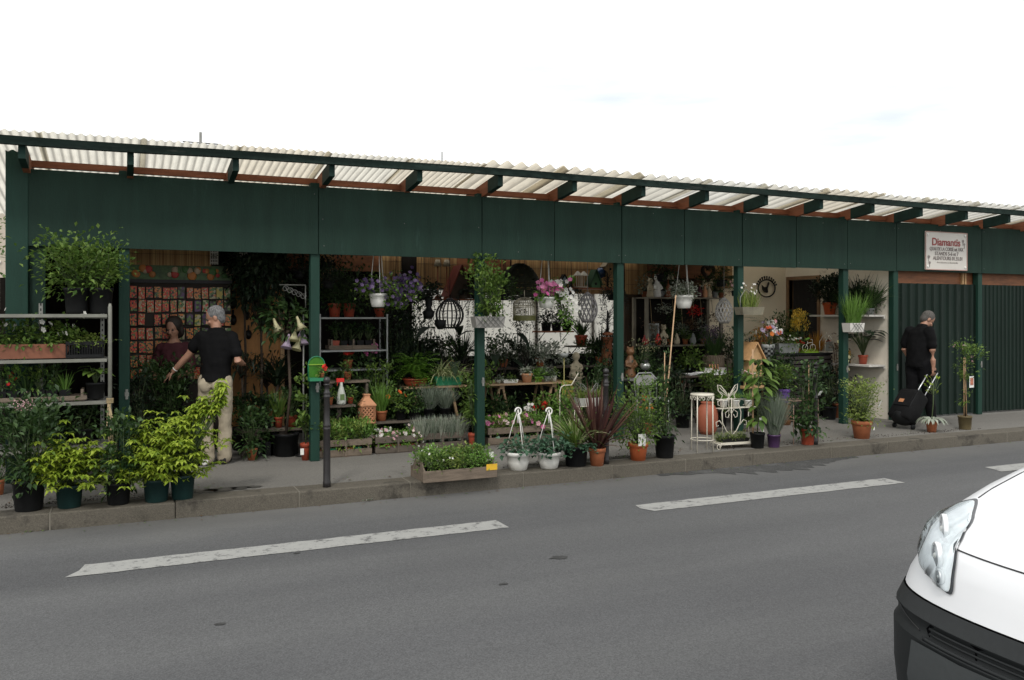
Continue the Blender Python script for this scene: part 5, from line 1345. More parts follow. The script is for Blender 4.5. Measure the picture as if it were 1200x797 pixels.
for i in range(3): plant('yellow green ivy pot inside the black plastic crate on the trolley', tpos(100, 1.35) + V((-.1 + .1 * i, 0, .014)), ('square', .045, .10, black_plastic), lambda mb, rg, fb: (bush(mb, rg, .10, .07, 90, .032, .025, 0, 'dome', 8, 0, 1, .35), trailing(mb, rg, 4, .22, .03, .024, 0, .06, .14, 0, 1)), [g_yel, stem_green], group='ivy pots in the black crate', name='ivy_pot', cat='potted ivy')
wb = crate('long low wooden box of mixed seedlings on the middle trolley shelf', tpos(32, .96) + V((0, 0, 0)), 125 * kk, .26, .10, m=grey_wood, slats=1)
for i in range(7):
    m = [g_mid, g_dark, g_fresh, g_dark, g_mid, g_dark, g_fresh][i]
    plant('seedling pot in the long wooden box on the trolley shelf', tpos(-14 + 15 * i, .96) + V((0, 0, .012)), ('square', .048, .085, black_plastic), lambda mb, rg, fb, i=i: (bush(mb, rg, .14 + .05 * (i % 3), .095, 160, .05, .022, 0, 'vase', 10, 0, 1, .35) if i % 3 else blades(mb, rg, 40, .2, .014, .04, .5, .6), sprinkle(fb, rg, [V((0, 0, .12))], 4 if i == 2 else 0, .02)), [m, stem_green], group='seedlings in the long wooden box', name='seedling_pot', cat='potted seedling', fl=f_red)
plant('broad leaved plant in a dark pot at the end of the middle trolley shelf', tpos(112, .96), ('nursery', .085, .15, black_plastic), lambda mb, rg, fb: bigleaves(mb, rg, 11, .15, .09, .16, .6), [g_mid, stem_green])
for (px, lab, n) in ((90, 'leafy rose bush in a black pot on top of the trolley, nearer the left end', 1100), (118, 'leafy rose bush in a black pot on top of the trolley, by the green post', 900)):
    kx = mpp(px, 9.1)
    plant(lab, V((xat(px, 9.08), 9.08, 1.766)), ('nursery', .115, .24, black_plastic), lambda mb, rg, fb, n=n: bush(mb, rg, (.42 if n > 1000 else .34), (.36 if n > 1000 else .27), n, .056, .034, .02, 'vase', 36, 0, 1, .26), [g_mid, stem_green], group='rose bushes on the trolley')
for (px, z, gm, lab) in ((20, .5, g_dark, 'dark ferny pot on the lowest trolley shelf, near the picture edge'), (60, .5, g_black, 'dark bushy pot in the middle of the lowest trolley shelf'), (98, .5, g_dark, 'dark leafy pot at the right end of the lowest trolley shelf')):
    plant(lab, tpos(px, z + .04, .1), ('nursery', .08, .13, black_plastic), lambda mb, rg, fb: bush(mb, rg, .26, .16, 260, .055, .034, 0, 'dome', 14), [gm, stem_green])
# ================================================================ inside the shed
def bushy(h, r, n, L=.05, W=.028, shape='dome', k=18, sp_=.3, z0=0.):
    return lambda mb, rg, fb: bush(mb, rg, h, r, n, L, W, z0, shape, k, 0, 1, sp_)
def flowery(h, r, n, nf, fr=.02, L=.045, W=.025, shape='dome', k=14, fm=1):
    def g(mb, rg, fb):
        C = bush(mb, rg, h, r, n, L, W, 0, shape, k, 0, 1, .3)
        pts = [q for q in C if q.z > h * .35] or C
        for i in range(nf):
            q = rg.choice(pts) + V((rg.gauss(0, r * .28), rg.gauss(0, r * .28) - r * .15, rg.uniform(0, .05)))
            fb.flower(q, (rg.uniform(-.6, .6), -1 + rg.uniform(-.3, .6), rg.uniform(0, 1)), fr * rg.uniform(.7, 1.2), rg.randrange(fm), 5)
    return g
def grassy(L, n, W=.010, lean=.4, curve=.5, base=.05):
    return lambda mb, rg, fb: blades(mb, rg, n, L, W, base, lean, curve, seg=4)

# ---------------------------------------------------------------- bay of the seed rack
RY = 10.75
rx0, rx1 = xat(152, RY), xat(271, RY)
rack = thing('seed_rack', 'tall seed packet rack with a vegetable picture header', 'rack', ((rx0 + rx1) / 2, RY, PZ)); rw = rx1 - rx0
kz = mpp(210, RY)
def rz_(py): return at(210, py, RY).z - PZ
MB().box((0, .03, 1.1), (rw, .03, 2.2)).build('backboard', mat('rack dark board', (.03, .022, .016), .8), rack)
MB().box((0, -.01, rz_(319.5)), (rw, .02, 17 * kz)).build('header', mat('header green', (.05, .10, .03), .5, var=.6, scale=14), rack)
hp = MB()
hdr = rack.children[-1]
rg = random.Random(41)
for i in range(26):
    x = -rw / 2 + rw * rg.random(); z = rz_(319.5) + rg.uniform(-.05, .05)
    MB().ball((x, -.022, z), rg.uniform(.022, .055), 10, sc=(1, .18, 1)).build('vegetable_picture', rg.choice([mat('picture red', (.40, .03, .02), .5, var=.3), mat('picture orange', (.45, .16, .03), .5, var=.3), mat('picture leaf', (.05, .15, .03), .5, var=.4), mat('picture pale', (.40, .30, .2), .5, var=.3)]), hdr)
MB().box((0, -.012, rz_(330)), (rw + .02, .04, .04)).build('top_bar', mat('rack dark bar', (.02, .018, .02), .6), rack)
def packet(name, cols, sc):
    m, nt, b = _nt(name); N, L = nt.nodes, nt.links
    tc = N.new('ShaderNodeTexCoord'); oi = N.new('ShaderNodeObjectInfo'); ad = N.new('ShaderNodeVectorMath'); L.new(tc.outputs['Object'], ad.inputs[0])
    cx_ = N.new('ShaderNodeCombineXYZ'); mu = N.new('ShaderNodeMath'); mu.operation = 'MULTIPLY'; mu.inputs[1].default_value = 50; L.new(oi.outputs['Random'], mu.inputs[0])
    for k in range(3): L.new(mu.outputs[0], cx_.inputs[k])
    L.new(cx_.outputs[0], ad.inputs[1])
    vo = N.new('ShaderNodeTexVoronoi'); vo.inputs['Scale'].default_value = sc; L.new(ad.outputs[0], vo.inputs['Vector'])
    cr = N.new('ShaderNodeValToRGB'); cr.color_ramp.interpolation = 'CONSTANT'; e = cr.color_ramp.elements
    while len(e) < len(cols): e.new(.5)
    for k, c in enumerate(cols): e[k].position = k / len(cols); e[k].color = (*c, 1)
    sp2_ = N.new('ShaderNodeSeparateXYZ'); L.new(vo.outputs['Color'], sp2_.inputs[0]); L.new(sp2_.outputs[0], cr.inputs[0]); L.new(cr.outputs[0], b.inputs['Base Color']); b.inputs['Roughness'].default_value = .4
    return m
RD, OR, GN, DK, CR, YL = (.55, .045, .025), (.58, .18, .035), (.09, .17, .04), (.03, .025, .015), (.42, .36, .22), (.46, .36, .06)
pk = [packet('packet red', [RD, RD, OR, DK, GN], 60), packet('packet tomato', [RD, OR, GN, RD, CR], 70), packet('packet orange', [OR, GN, OR, DK], 64), packet('packet green', [GN, GN, DK, CR, OR], 38), packet('packet cream', [CR, GN, RD, CR], 40), packet('packet dark', [DK, DK, GN, CR], 36), packet('packet yellow', [YL, YL, GN, CR], 36), packet('packet violet', [(.08, .03, .10), GN, DK], 36)]
ncol, nrow = 13, 7; pw = rw / ncol; pme = {}
for i, m in enumerate(pk):
    pme[i] = MB().box((0, 0, 0), (pw * .84, .012, 13.2 * kz)).mesh('seed_packet', [m])
dots = MB(); 
for r_ in range(nrow):
    for c in range(ncol):
        if rg.random() < .015: continue
        left = c < 6
        i = rg.choice([0, 0, 1, 1, 2] if left else [3, 4, 5, 1, 6, 3, 2, 7]) if r_ < 6 else rg.choice([0, 1, 5])
        o = bpy.data.objects.new('seed_packet', pme[i]); COL.objects.link(o); o.parent = rack
        o.location = (-rw / 2 + pw * (c + .5), -.012 - .004 * rg.random(), rz_(343.5 + 15.7 * r_)); o.rotation_euler.y = rg.uniform(-.05, .05); o.location.x += rg.uniform(-.006, .006); o.location.z += rg.uniform(-.008, .008); o.scale = (rg.uniform(.90, 1.02), 1, rg.uniform(.92, 1.05))
for r_ in (2, 5): MB().tube([(-rw / 2, -.022, rz_(351 + 15.7 * r_)), (rw / 2, -.022, rz_(351 + 15.7 * r_))], .004, 5).build('wire', black_iron, rack)

# split reed screens hung under the roof
def reed_mat():
    m, nt, b = _nt('split reed'); N, L = nt.nodes, nt.links
    tc = N.new('ShaderNodeTexCoord'); g = N.new('ShaderNodeNewGeometry'); cr = N.new('ShaderNodeValToRGB'); e = cr.color_ramp.elements
    e[0].color = (.22, .12, .045, 1); e[1].color = (.42, .27, .11, 1); x = e.new(.5); x.color = (.33, .19, .075, 1)
    L.new(g.outputs['Random Per Island'], cr.inputs[0]); L.new(cr.outputs[0], b.inputs['Base Color']); b.inputs['Roughness'].default_value = .7
    return m
reed = reed_mat()
def reed_screen(label, x0, x1, y, z0, z1):
    t = thing('reed_screen', label, 'screen', ((x0 + x1) / 2, y, z0), group='reed screens under the roof'); rg = random.Random(int(x0 * 100)); mb = MB(); x = x0
    cx = (x0 + x1) / 2
    while x < x1:
        w_ = rg.uniform(.010, .018); a = rg.uniform(-.01, .01); b_ = rg.uniform(-.02, .01)
        mb.box((x - cx, rg.uniform(-.004, .004), (z1 - z0) / 2 + b_ / 2), (w_ * .92, .008, z1 - z0 + b_)); x += w_
    mb.build('reeds', reed, t)
    for f_ in (.25, .6): MB().tube([(x0 - cx, -.009, (z1 - z0) * f_), (x1 - cx, -.009, (z1 - z0) * f_)], .002, 4).build('wire', black_iron, t)
    return t
ry = 10.7
reed_screen('long strip of pale reed screen above the seed rack', xat(149, ry), xat(247, ry), ry + .02, at(200, 311, ry).z, 2.85)
for (a, b, lab) in ((246.5, 255, 'small white lattice at the end of the reed strip over the rack'), (278, 289.5, 'larger white lattice panel right of the seed rack, under the roof')):
    x0, x1 = xat(a, ry), xat(b, ry); z0 = at(a, 310 if a < 260 else 318, ry).z
    t = thing('white_lattice', lab, 'lattice', ((x0 + x1) / 2, ry - .02, z0)); mb = MB(); w_ = x1 - x0
    for i in range(5): mb.box((-w_ / 2 + w_ * i / 4, 0, .22), (.010, .012, .44))
    mb.build('uprights', white_board, t); mb = MB()
    for i in range(12): mb.box((0, -.011, .02 + .04 * i), (w_, .010, .010))
    mb.build('crosspieces', white_board, t)
wy = BY - .05
for (a, b, z0, lab) in ((372, 392, 2.12, 'narrow reed screen just right of the second green post'), (447, 470, 2.2, 'reed screen behind the purple hanging basket'), (489, 535, 2.14, 'reed screen behind the red-roofed bird house'), (600, 730, 2.08, 'wide reed screen above the white wall in the fourth bay'), (733, 758, 2.08, 'reed screen right of the third bay post'), (838, 858, 2.2, 'reed screen beside the white stone corner post of the hutch')):
    reed_screen(lab, xat(a, wy), xat(b, wy), wy, z0, 2.72)
# orange brown boards that show between them
for (a, b, lab) in ((336, 362, 'orange brown board under the roof left of the second bay post'), (392, 446, 'orange brown board above the metal rack'), (536, 598, 'orange brown board behind the wall planter'), (759, 836, 'red brown board above the hutch')):
    x0, x1 = xat(a, wy), xat(b, wy); t = thing('wall_board', lab, 'board', ((x0 + x1) / 2, wy + .02, 2.36)); MB().bx(-(x1 - x0) / 2, (x1 - x0) / 2, -.01, .01, 0, .22).build('board', ob, t)

# plywood screen with dark plants in front of it
py_ = 11.05
x0, x1 = xat(262, py_), xat(333, py_)
pw_ = thing('plywood_panel', 'orange brown plywood panel standing behind the man in the black t-shirt', 'panel', ((x0 + x1) / 2, py_, PZ))
MB().bx(-(x1 - x0) / 2, (x1 - x0) / 2, 0, .02, .0, 2.05).build('sheet', ply, pw_); MB().bx(-(x1 - x0) / 2, -(x1 - x0) / 2 + .05, -.021, -.001, 0, 2.05).bx((x1 - x0) / 2 - .05, (x1 - x0) / 2, -.021, -.001, 0, 2.05).build('edge_batten', pale_wood, pw_)
for (px, py, s) in ((272.5, 355, .07), (273, 375, .06), (289, 370, .05), (291, 392, .055)):
    p = at(px, py, py_ - .03); t = thing('hanging_tool', 'small dark garden tool hung on the plywood panel', 'tool', p, group='tools on the plywood panel')
    MB().lathe([(.0, -.0), (s * .8, .004), (s, .012), (0, .02)], 12, rot=rot_to((0, -1, 0)), sx=.75, sy=1.1).build('blade', black_iron, t); MB().tube([(0, -.01, s), (0, -.01, s * 2.1)], .012, 6).build('handle', dark_stem, t)

def std_tree(label, loc, H_, z0, h, r, n, mats, pot=('nursery', .15, .25, black_plastic), L=.07, W=.034, trunk=.018, shape='ball', k=28, group=None):
    def g(mb, rg, fb):
        mb.tube([(0, 0, 0), (.02, .01, z0 * .5), (0, 0, z0 + h * .35)], [trunk, trunk * .9, trunk * .7], 7, 1)
        C = clumps(rg, h, r, z0, k, shape)
        for q in C: mb.tube([(0, 0, z0 * .9), q * .6 + V((0, 0, z0 * .38)), q], [.007, .005, .002], 4, 1)
        for i in range(n):
            q = rg.choice(C); p = q + V((rg.gauss(0, 1), rg.gauss(0, 1), rg.gauss(0, .8))) * r * .24
            mb.leaf(p, (p.x + rg.uniform(-.3, .3), p.y + rg.uniform(-.3, .3), rg.uniform(-.5, .4)), L * rg.uniform(.6, 1.3), W * rg.uniform(.7, 1.2), 0, nrm=(rg.uniform(-.5, .5), rg.uniform(-.5, .5), 1), sag=.25)
    return plant(label, loc, pot, g, mats, group=group)
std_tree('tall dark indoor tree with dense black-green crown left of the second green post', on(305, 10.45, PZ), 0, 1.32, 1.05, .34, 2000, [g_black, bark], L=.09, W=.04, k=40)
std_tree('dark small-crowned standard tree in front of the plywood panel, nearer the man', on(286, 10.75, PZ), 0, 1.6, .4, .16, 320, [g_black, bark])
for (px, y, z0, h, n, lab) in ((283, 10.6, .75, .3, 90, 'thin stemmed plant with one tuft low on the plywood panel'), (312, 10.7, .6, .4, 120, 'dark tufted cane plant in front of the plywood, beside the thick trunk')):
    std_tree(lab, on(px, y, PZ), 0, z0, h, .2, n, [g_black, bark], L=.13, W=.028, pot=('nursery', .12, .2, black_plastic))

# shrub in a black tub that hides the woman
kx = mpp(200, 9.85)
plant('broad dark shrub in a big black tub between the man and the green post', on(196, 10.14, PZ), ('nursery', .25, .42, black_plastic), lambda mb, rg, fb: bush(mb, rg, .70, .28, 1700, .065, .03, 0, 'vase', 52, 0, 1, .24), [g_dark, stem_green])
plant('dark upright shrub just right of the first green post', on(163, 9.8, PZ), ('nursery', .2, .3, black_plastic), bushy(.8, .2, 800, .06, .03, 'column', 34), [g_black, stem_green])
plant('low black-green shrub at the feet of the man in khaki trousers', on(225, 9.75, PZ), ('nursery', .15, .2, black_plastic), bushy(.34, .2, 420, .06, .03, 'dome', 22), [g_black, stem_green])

# low bench with pots in the second bay
by_ = 10.15
b0, b1 = xat(276, by_), xat(352, by_)
bench = table('low dark plank bench with red pots left of the second post', b0, b1, by_ - .14, by_ + .16, .44, dark_crate, 'plank_bench')
def bx_(px, z=.444, dy=0): return V((xat(px, by_ + dy), by_ + dy, z))
plant('ferny grass in a bright red pot on the low plank bench', bx_(326.5), ('clay', .05, .12, red_plastic), grassy(.36, 80, .016, .5, .5), [g_mid])
plant('dull red pot with glossy dark leaves on the low plank bench', bx_(342), ('clay', .065, .13, red_plastic), bushy(.3, .14, 200, .06, .034, 'vase', 14), [g_dark, stem_green])
for (px, gm, lab) in ((286, g_dark, 'dark bushy pot at the left end of the plank bench'), (299, g_black, 'very dark spreading pot, second from the left on the plank bench'), (312, g_dark, 'leafy green pot in the middle of the plank bench')):
    plant(lab, bx_(px, dy=.03), ('nursery', .07, .12, black_plastic), bushy(.24, .14, 260, .06, .032, 'vase', 16), [gm, stem_green])
plant('dracaena-like dark plant with strap leaves behind the plank bench', on(322, 10.45, PZ), ('nursery', .14, .25, black_plastic), lambda mb, rg, fb: (mb.tube([(0, 0, 0), (.03, 0, .55)], .02, 6, 1), [mb.blade((.03, 0, .5 + .12 * rg.random()), (math.cos(a), math.sin(a), rg.uniform(.3, 1.6)), .5, .045, 0, 1.0, 6) for a in [rg.uniform(0, 6.28) for _ in range(46)]]), [g_black, bark])
loc, pt, k = FP(294.5, 540, 13, 14, 'clay', terracotta)
plant('dark leafy plant in a terracotta pot on the floor by the plank bench', loc, pt, bushy(.42, .2, 420, .07, .036, 'vase', 22), [g_dark, stem_green])
loc, pt, k = FP(358, 540, 13, 20, 'clay', red_plastic)
def gr(mb, rg, fb, k=k):
    mb.tube([(0, 0, 0), (.01, 0, 60 * k)], .008, 6, 1); bush(mb, rg, 20 * k, 10 * k, 60, .10, .07, 15 * k, 'dome', 10, 0, 1, .3); bush(mb, rg, 60 * k, 9 * k, 170, .07, .04, 30 * k, 'column', 16, 0, 1, .4, stems=False)
t = plant('tall leafy stem in a red pot with white sticker, touching the second post', loc, pt, gr, [g_mid, stem_green])
part_tag(t, (-.05, -pt[1] * .92, pt[2] * .55), .04, .07, yaw=-.5)
for i in range(5):
    t = thing('nursery_crate', 'black plastic crate of dark seedlings under the low plank bench', 'crate', on(303 + 9.5 * i, 10.12, PZ), group='black crates under the plank bench'); 
    for s in (-1, 1): MB().box((0, s * .1, .08), (.12, .008, .16)).build('side', black_plastic, t); MB().box((s * .058, 0, .08), (.006, .19, .16)).build('end', black_plastic, t)
    MB().box((0, 0, .01), (.11, .19, .01)).build('bottom', black_plastic, t)
    plant('dark seedling tuft in a black crate under the plank bench', t.location + V((0, 0, .016)), ('square', .045, .10, black_plastic), bushy(.14, .08, 90, .045, .02, 'vase', 9), [g_mid if i > 1 else g_dark, stem_green], group='seedlings under the plank bench')
# brugmansia with hanging trumpets
BELLS = []
def gr(mb, rg, fb):
    mb.tube([(0, 0, 0), (.05, 0, .5), (.02, 0, 1.2)], .016, 6, 1); bush(mb, rg, .42, .24, 260, .11, .055, 1.12, 'dome', 18, 0, 1, .3, .4)
    for i in range(7):
        a = rg.uniform(0, 6.28); p = V((math.cos(a) * .18, -abs(math.sin(a)) * .18, 1.25 + rg.uniform(-.18, .15))); dd = V((rg.uniform(-.4, .4), -.25, -1)).normalized()
        BELLS.append((p, dd, i % 2))
tb_ = plant('pale trumpet-flowered plant hanging its bells beside the second post', on(335, 9.95, PZ), ('nursery', .15, .26, black_plastic), gr, [g_dark, bark])
for p, dd, i in BELLS: MB().lathe([(.012, 0), (.02, .06), (.03, .10), (.065, .16), (.06, .158)], 10, p + V((0, 0, .234)), 0, True, rot_to(dd)).build('bell_flower', [f_cream, f_lilac][i], tb_)
# scroll bracket and thin pole
p = at(345, 334, 9.9); sb = thing('scroll_bracket', 'grey wire shelf bracket with curled scrollwork beside the second post', 'bracket', p); mb = MB()
mb.tube([(-.17, 0, 0), (.13, 0, 0)], .008, 5); mb.build('top_rail', grey_metal, sb)
for i in range(5):
    q = MB(); c0 = V((-.10 + .05 * i, 0, -.045 - .022 * i)); q.tube([c0 + V((math.cos(a) * (.038 - a * .0035), 0, math.sin(a) * (.038 - a * .0035))) for a in [j * .6 for j in range(15)]], .0055, 4); q.build('scroll', grey_metal, sb)
MB().tube([(.125, 0, 0), (.125, 0, -.26)], .008, 5).build('stem', grey_metal, sb)
p = on(355.5, 9.85, PZ); gp = thing('metal_pole', 'thin bright metal pole standing left of the second green post', 'pole', p); MB().tube([(0, 0, 0), (0, 0, 1.62)], .010, 8).build('tube', grey_metal, gp); MB().lathe([(.09, 0), (.09, .02), (.012, .04)], 14).build('foot', black_iron, gp)

# ---------------------------------------------------------------- third bay: metal rack
my = 10.55; m0, m1 = xat(374, my), xat(455, my)
mr = shelf_unit('galvanised rack of red pots behind the second bay post', m0, m1, my, my + .36, [1.07, 1.31, 1.72], 'metal_rack', zinc, .012, 1.76)
def mx(px, z, dy=.13): return V((xat(px, my + dy), my + dy, z + .003))
for (px, lab) in ((392, 'dark bush in a dull red pot on top of the metal rack, left one'), (409, 'dark bush in a dull red pot on top of the metal rack, middle one')):
    plant(lab, mx(px, 1.72), ('clay', .085, .17, red_plastic), bushy(.52, .23, 700, .06, .03, 'dome', 30), [g_dark, stem_green], group='red pots on the metal rack')
plant('small dull red pot below the purple basket at the end of the rack top', mx(445, 1.72), ('clay', .075, .11, red_plastic), bushy(.3, .16, 300, .06, .03, 'dome', 18), [g_dark, stem_green], group='red pots on the metal rack')
plant('dark climbing shrub filling the corner over the metal rack', mx(380, 1.72, .25), ('nursery', .1, .2, black_plastic), bushy(.75, .22, 700, .07, .035, 'column', 30), [g_black, stem_green])
t = crate('grey wooden trough on the middle shelf of the metal rack', mx(412, 1.31), .62, .2, .13, 0, grey_wood, 1, name='wooden_trough')
for i in range(5):
    plant('dark seedling in the grey trough on the metal rack', mx(393 + 9.5 * i, 1.31) + V((0, 0, .014)), ('square', .045, .1, black_plastic if i else red_plastic), bushy(.2, .09, 110, .05, .026, 'vase', 10), [g_black if i % 2 else g_dark, stem_green], group='seedlings in the rack trough')
t = plant('red flower on a dark plant on the low shelf of the rack', mx(408, 1.07), ('clay', .06, .11, terracotta), flowery(.16, .10, 120, 7, .05), [g_dark, stem_green], fl=f_red)
plant('magenta flower on a dark plant on the low shelf of the rack', mx(433, 1.07), ('clay', .055, .1, black_plastic), flowery(.2, .10, 120, 7, .045), [g_dark, stem_green], fl=f_pink)
plant('small terracotta pot of herbs on the low rack shelf, under the red flower', on(407, 10.3, .96), ('clay', .055, .10, terracotta), bushy(.12, .09, 110, .04, .025), [g_mid, stem_green])
sh_ = thing('plank_shelf', 'short plank shelf on posts under the metal rack', 'shelf', on(407, 10.32, PZ)); MB().box((0, 0, .80), (.5, .24, .025)).build('plank', grey_wood, sh_)
for sx in (-1, 1): MB().box((sx * .22, 0, .393), (.03, .2, .785)).build('support', dark_crate, sh_)
# white hanging pot with purple petunias
py0 = 9.75; k = mpp(443, py0); p = at(443, 360, py0)
def gr(mb, rg, fb, k=k):
    C = bush(mb, rg, .20, .20, 420, .045, .03, 0, 'dome', 22, 0, 1, .3)
    for (cx, cz, n, r) in ((.30, .08, 520, .20), (.22, -.06, 260, .14), (-.14, .08, 160, .10)):
        for i in range(n):
            q = V((cx + rg.gauss(0, r * .5), rg.gauss(0, .08), cz + rg.gauss(0, r * .42))); mb.leaf(q, (rg.uniform(-1, 1), rg.uniform(-1, .6), rg.uniform(-.8, .3)), .05, .03)
        mb.tube([(0, 0, .04), (cx * .6, 0, cz + .08), (cx, 0, cz)], .004, 4, 1)
        for i in range(n // 7): fb.flower((cx + rg.gauss(0, r * .6), -.06 + rg.gauss(0, .06), cz + .03 + rg.gauss(0, r * .45)), (rg.uniform(-.5, .5), -1, rg.uniform(-.1, .7)), .025, 0)
    for i in range(26): fb.flower((rg.gauss(0, .11), -.10 + rg.gauss(0, .05), .12 + rg.gauss(0, .06)), (rg.uniform(-.5, .5), -1, .4), .025, 0)
t = plant('white hanging pot overflowing with purple petunias', p, ('bowl', 10.5 * k, 16 * k, white_plastic), gr, [g_mid, stem_green], fl=f_purple, cat='hanging pot', name='hanging_pot')
hanger(t, 10 * k, 15 * k, 2.95 - p.z - 15 * k, white_plastic, 3, False, .005)
# dark mass at the right of the rack
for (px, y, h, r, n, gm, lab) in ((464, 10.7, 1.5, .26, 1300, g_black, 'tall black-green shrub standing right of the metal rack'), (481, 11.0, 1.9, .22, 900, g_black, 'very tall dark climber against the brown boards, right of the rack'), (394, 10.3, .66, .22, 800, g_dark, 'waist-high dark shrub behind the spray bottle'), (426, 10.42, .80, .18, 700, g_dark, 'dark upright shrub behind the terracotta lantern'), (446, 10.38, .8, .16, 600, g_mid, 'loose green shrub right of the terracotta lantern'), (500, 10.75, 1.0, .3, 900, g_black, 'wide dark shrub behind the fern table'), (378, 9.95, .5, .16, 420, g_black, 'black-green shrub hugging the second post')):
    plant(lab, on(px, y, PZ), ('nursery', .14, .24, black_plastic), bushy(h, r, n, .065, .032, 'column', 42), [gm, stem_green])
# low staging in front with crates
st_y = 9.72
def crate_at(label, pxa, pxb, y, z, h, rz=0., m=dark_crate, ly=.26, slats=2):
    xa, xb = xat(pxa, y), xat(pxb, y); return crate(label, V(((xa + xb) / 2, y + ly / 2, z)), xb - xa, ly, h, rz, m, slats), xa, xb
def fill(xa, xb, y, z, n, fn, lab, group, rows=2, ly=.26, mats_=None, pots=None, fl=None):
    for r in range(rows):
        for i in range(n):
            p = V((xa + .06 + (xb - xa - .12) * i / max(1, n - 1), y + ly * (.28 + .44 * r / max(1, rows - 1)) if rows > 1 else y + ly / 2, z + .014))
            pm = pots[(i + r) % len(pots)] if pots else black_plastic
            plant(lab, p, ('square', .042, .085, pm), fn, mats_[(i + 2 * r) % len(mats_)] if isinstance(mats_[0], list) else mats_, group=group, fl=fl, name='tray_pot', cat='potted herb')
c, xa, xb = crate_at('slatted crate of yellow-green herbs under the terracotta lantern', 374, 436, 9.58, PZ, .20, m=grey_wood)
fill(xa, xb, 9.58, PZ, 6, bushy(.27, .11, 240, .055, .024, 'vase', 16), 'yellow-green herb pot in the slatted crate under the lantern', 'herbs under the lantern', 2, mats_=[[g_yel, stem_green], [g_fresh, stem_green]], pots=[red_plastic, bright_green, black_plastic])
c, xa, xb = crate_at('slatted crate of pansies left of the lavender crate', 440, 493, 9.60, PZ, .20)
fill(xa, xb, 9.60, PZ, 5, flowery(.16, .085, 110, 8, .024, fm=2), 'pansy pot in the slatted crate left of the lavender', 'pansies in the slatted crate', 2, mats_=[[g_mid, stem_green], [g_fresh, stem_green]], pots=[lime_plastic, red_plastic, terracotta], fl=[f_white, f_pale])
c, xa, xb = crate_at('slatted crate of grey lavender left of the third post', 491, 546, 9.66, PZ, .20)
fill(xa, xb, 9.66, PZ, 5, grassy(.30, 190, .010, .5, .3, .06), 'grey lavender pot in the slatted crate by the third post', 'lavender in the slatted crate', 2, mats_=[[g_silver], [g_grey]], pots=[black_plastic])
hb = table('low plank staging behind the three slatted crates', xat(374, 9.98), xat(545, 9.98), 9.92, 10.14, .47, dark_crate, 'plank_bench')
for i, (px, gm, hh, lab) in enumerate(((404, g_dark, .26, 'round dark pot plant behind the bollard on the low staging'), (447, g_fresh, .3, 'grassy green pot right of the terracotta lantern'), (470, g_mid, .26, 'bushy plant with one orange flower on the low staging'), (485, g_dark, .24, 'dark bushy pot behind the pansy crate'), (503, g_grey, .28, 'grey-green rosemary behind the lavender crate, left one'), (522, g_grey, .26, 'grey-green rosemary behind the lavender crate, right one'))):
    plant(lab, on(px, 10.02, .474), ('clay' if i in (1,) else 'nursery', .07, .12, terracotta if i == 1 else black_plastic), grassy(hh * 1.2, 130, .012, .5, .5, .05) if i in (1,) else (grassy(hh * 1.2, 300, .008, .7, .3, .06) if i > 3 else flowery(hh, .17, 330, 3 if i == 2 else 0, .03, .055, .03)), [gm, stem_green], fl=f_orange)
# terracotta lantern
k = mpp(429, 9.98); tl_ = thing('terracotta_lantern', 'terracotta garden lantern with pierced sides and pagoda roof', 'lantern', on(429.5, 9.95, .474)); wq = 15 * k
mb = MB(); wb_ = wq / 2
for s in (-1, 1):
    for ax in (0, 1):
        # lattice wall: frame and crossing bars
        def pt_(u, z): return (u, s * wb_, z) if ax == 0 else (s * wb_, u, z)
        hN = 20 * k
        for a, b in (((-wb_, 0), (wb_, 0)), ((-wb_, hN), (wb_, hN)), ((-wb_, 0), (-wb_, hN)), ((wb_, 0), (wb_, hN))): mb.tube([pt_(*a), pt_(*b)], .017, 5, 0, True, False)
        for j in range(-5, 8):
            for d in (1, -1):
                u0 = -wb_; z0 = j * hN / 4.2 if d > 0 else j * hN / 4.2 + hN / 2.1; 
                pA, pB = [], []
                n_ = 16; seg = [(-wb_ + 2 * wb_ * t / n_, z0 + d * (2 * wb_ * t / n_) * 1.15) for t in range(n_ + 1)]
                seg = [q for q in seg if 0 <= q[1] <= hN]
                if len(seg) > 1: mb.tube([pt_(*seg[0]), pt_(*seg[-1])], .0068, 5, 0, True, False)
mb.build('pierced_body', terra_pale, tl_)
MB().lathe([(wb_ * 1.75, 19.5 * k), (wb_ * 1.78, 21 * k), (wb_ * 1.05, 26 * k), (wb_ * .62, 29 * k), (wb_ * .62, 31.5 * k), (wb_ * .75, 32 * k), (wb_ * .74, 33 * k), (0, 33 * k)], 4, rot=Matrix.Rotation(R(45), 3, 'Z'), smooth=False).build('roof', terra_pale, tl_)
# spray bottle with red head on a small shelf post
p = at(400, 474, 9.86); sb_ = thing('spray_bottle', 'white spray bottle with bright red nozzle above the herb crate', 'spray bottle', p); k = mpp(400, 9.86)
MB().lathe([(5 * k, 0), (5.5 * k, 2 * k), (5.3 * k, 10 * k), (3.0 * k, 19 * k), (1.8 * k, 22 * k), (1.8 * k, 26 * k)], 16).build('bottle', mat('milky bottle', (.45, .47, .42), .35, var=.08), sb_)
MB().box((-1.5 * k, 0, 28.5 * k), (9 * k, 3 * k, 4.5 * k)).tube([(-4 * k, 0, 27 * k), (-5 * k, 0, 22 * k)], .006, 5).build('nozzle', mat('red plastic', (.60, .02, .015), .4), sb_)
MB().box((0, -5.3 * k, 9 * k), (5 * k, .004, 7 * k)).build('label', mat('bottle label green', (.10, .16, .05), .5), sb_)
sp_ = thing('post_shelf', 'tiny wooden ledge with pots beside the second post, under the spray bottle', 'shelf', V((p.x, p.y, PZ)))
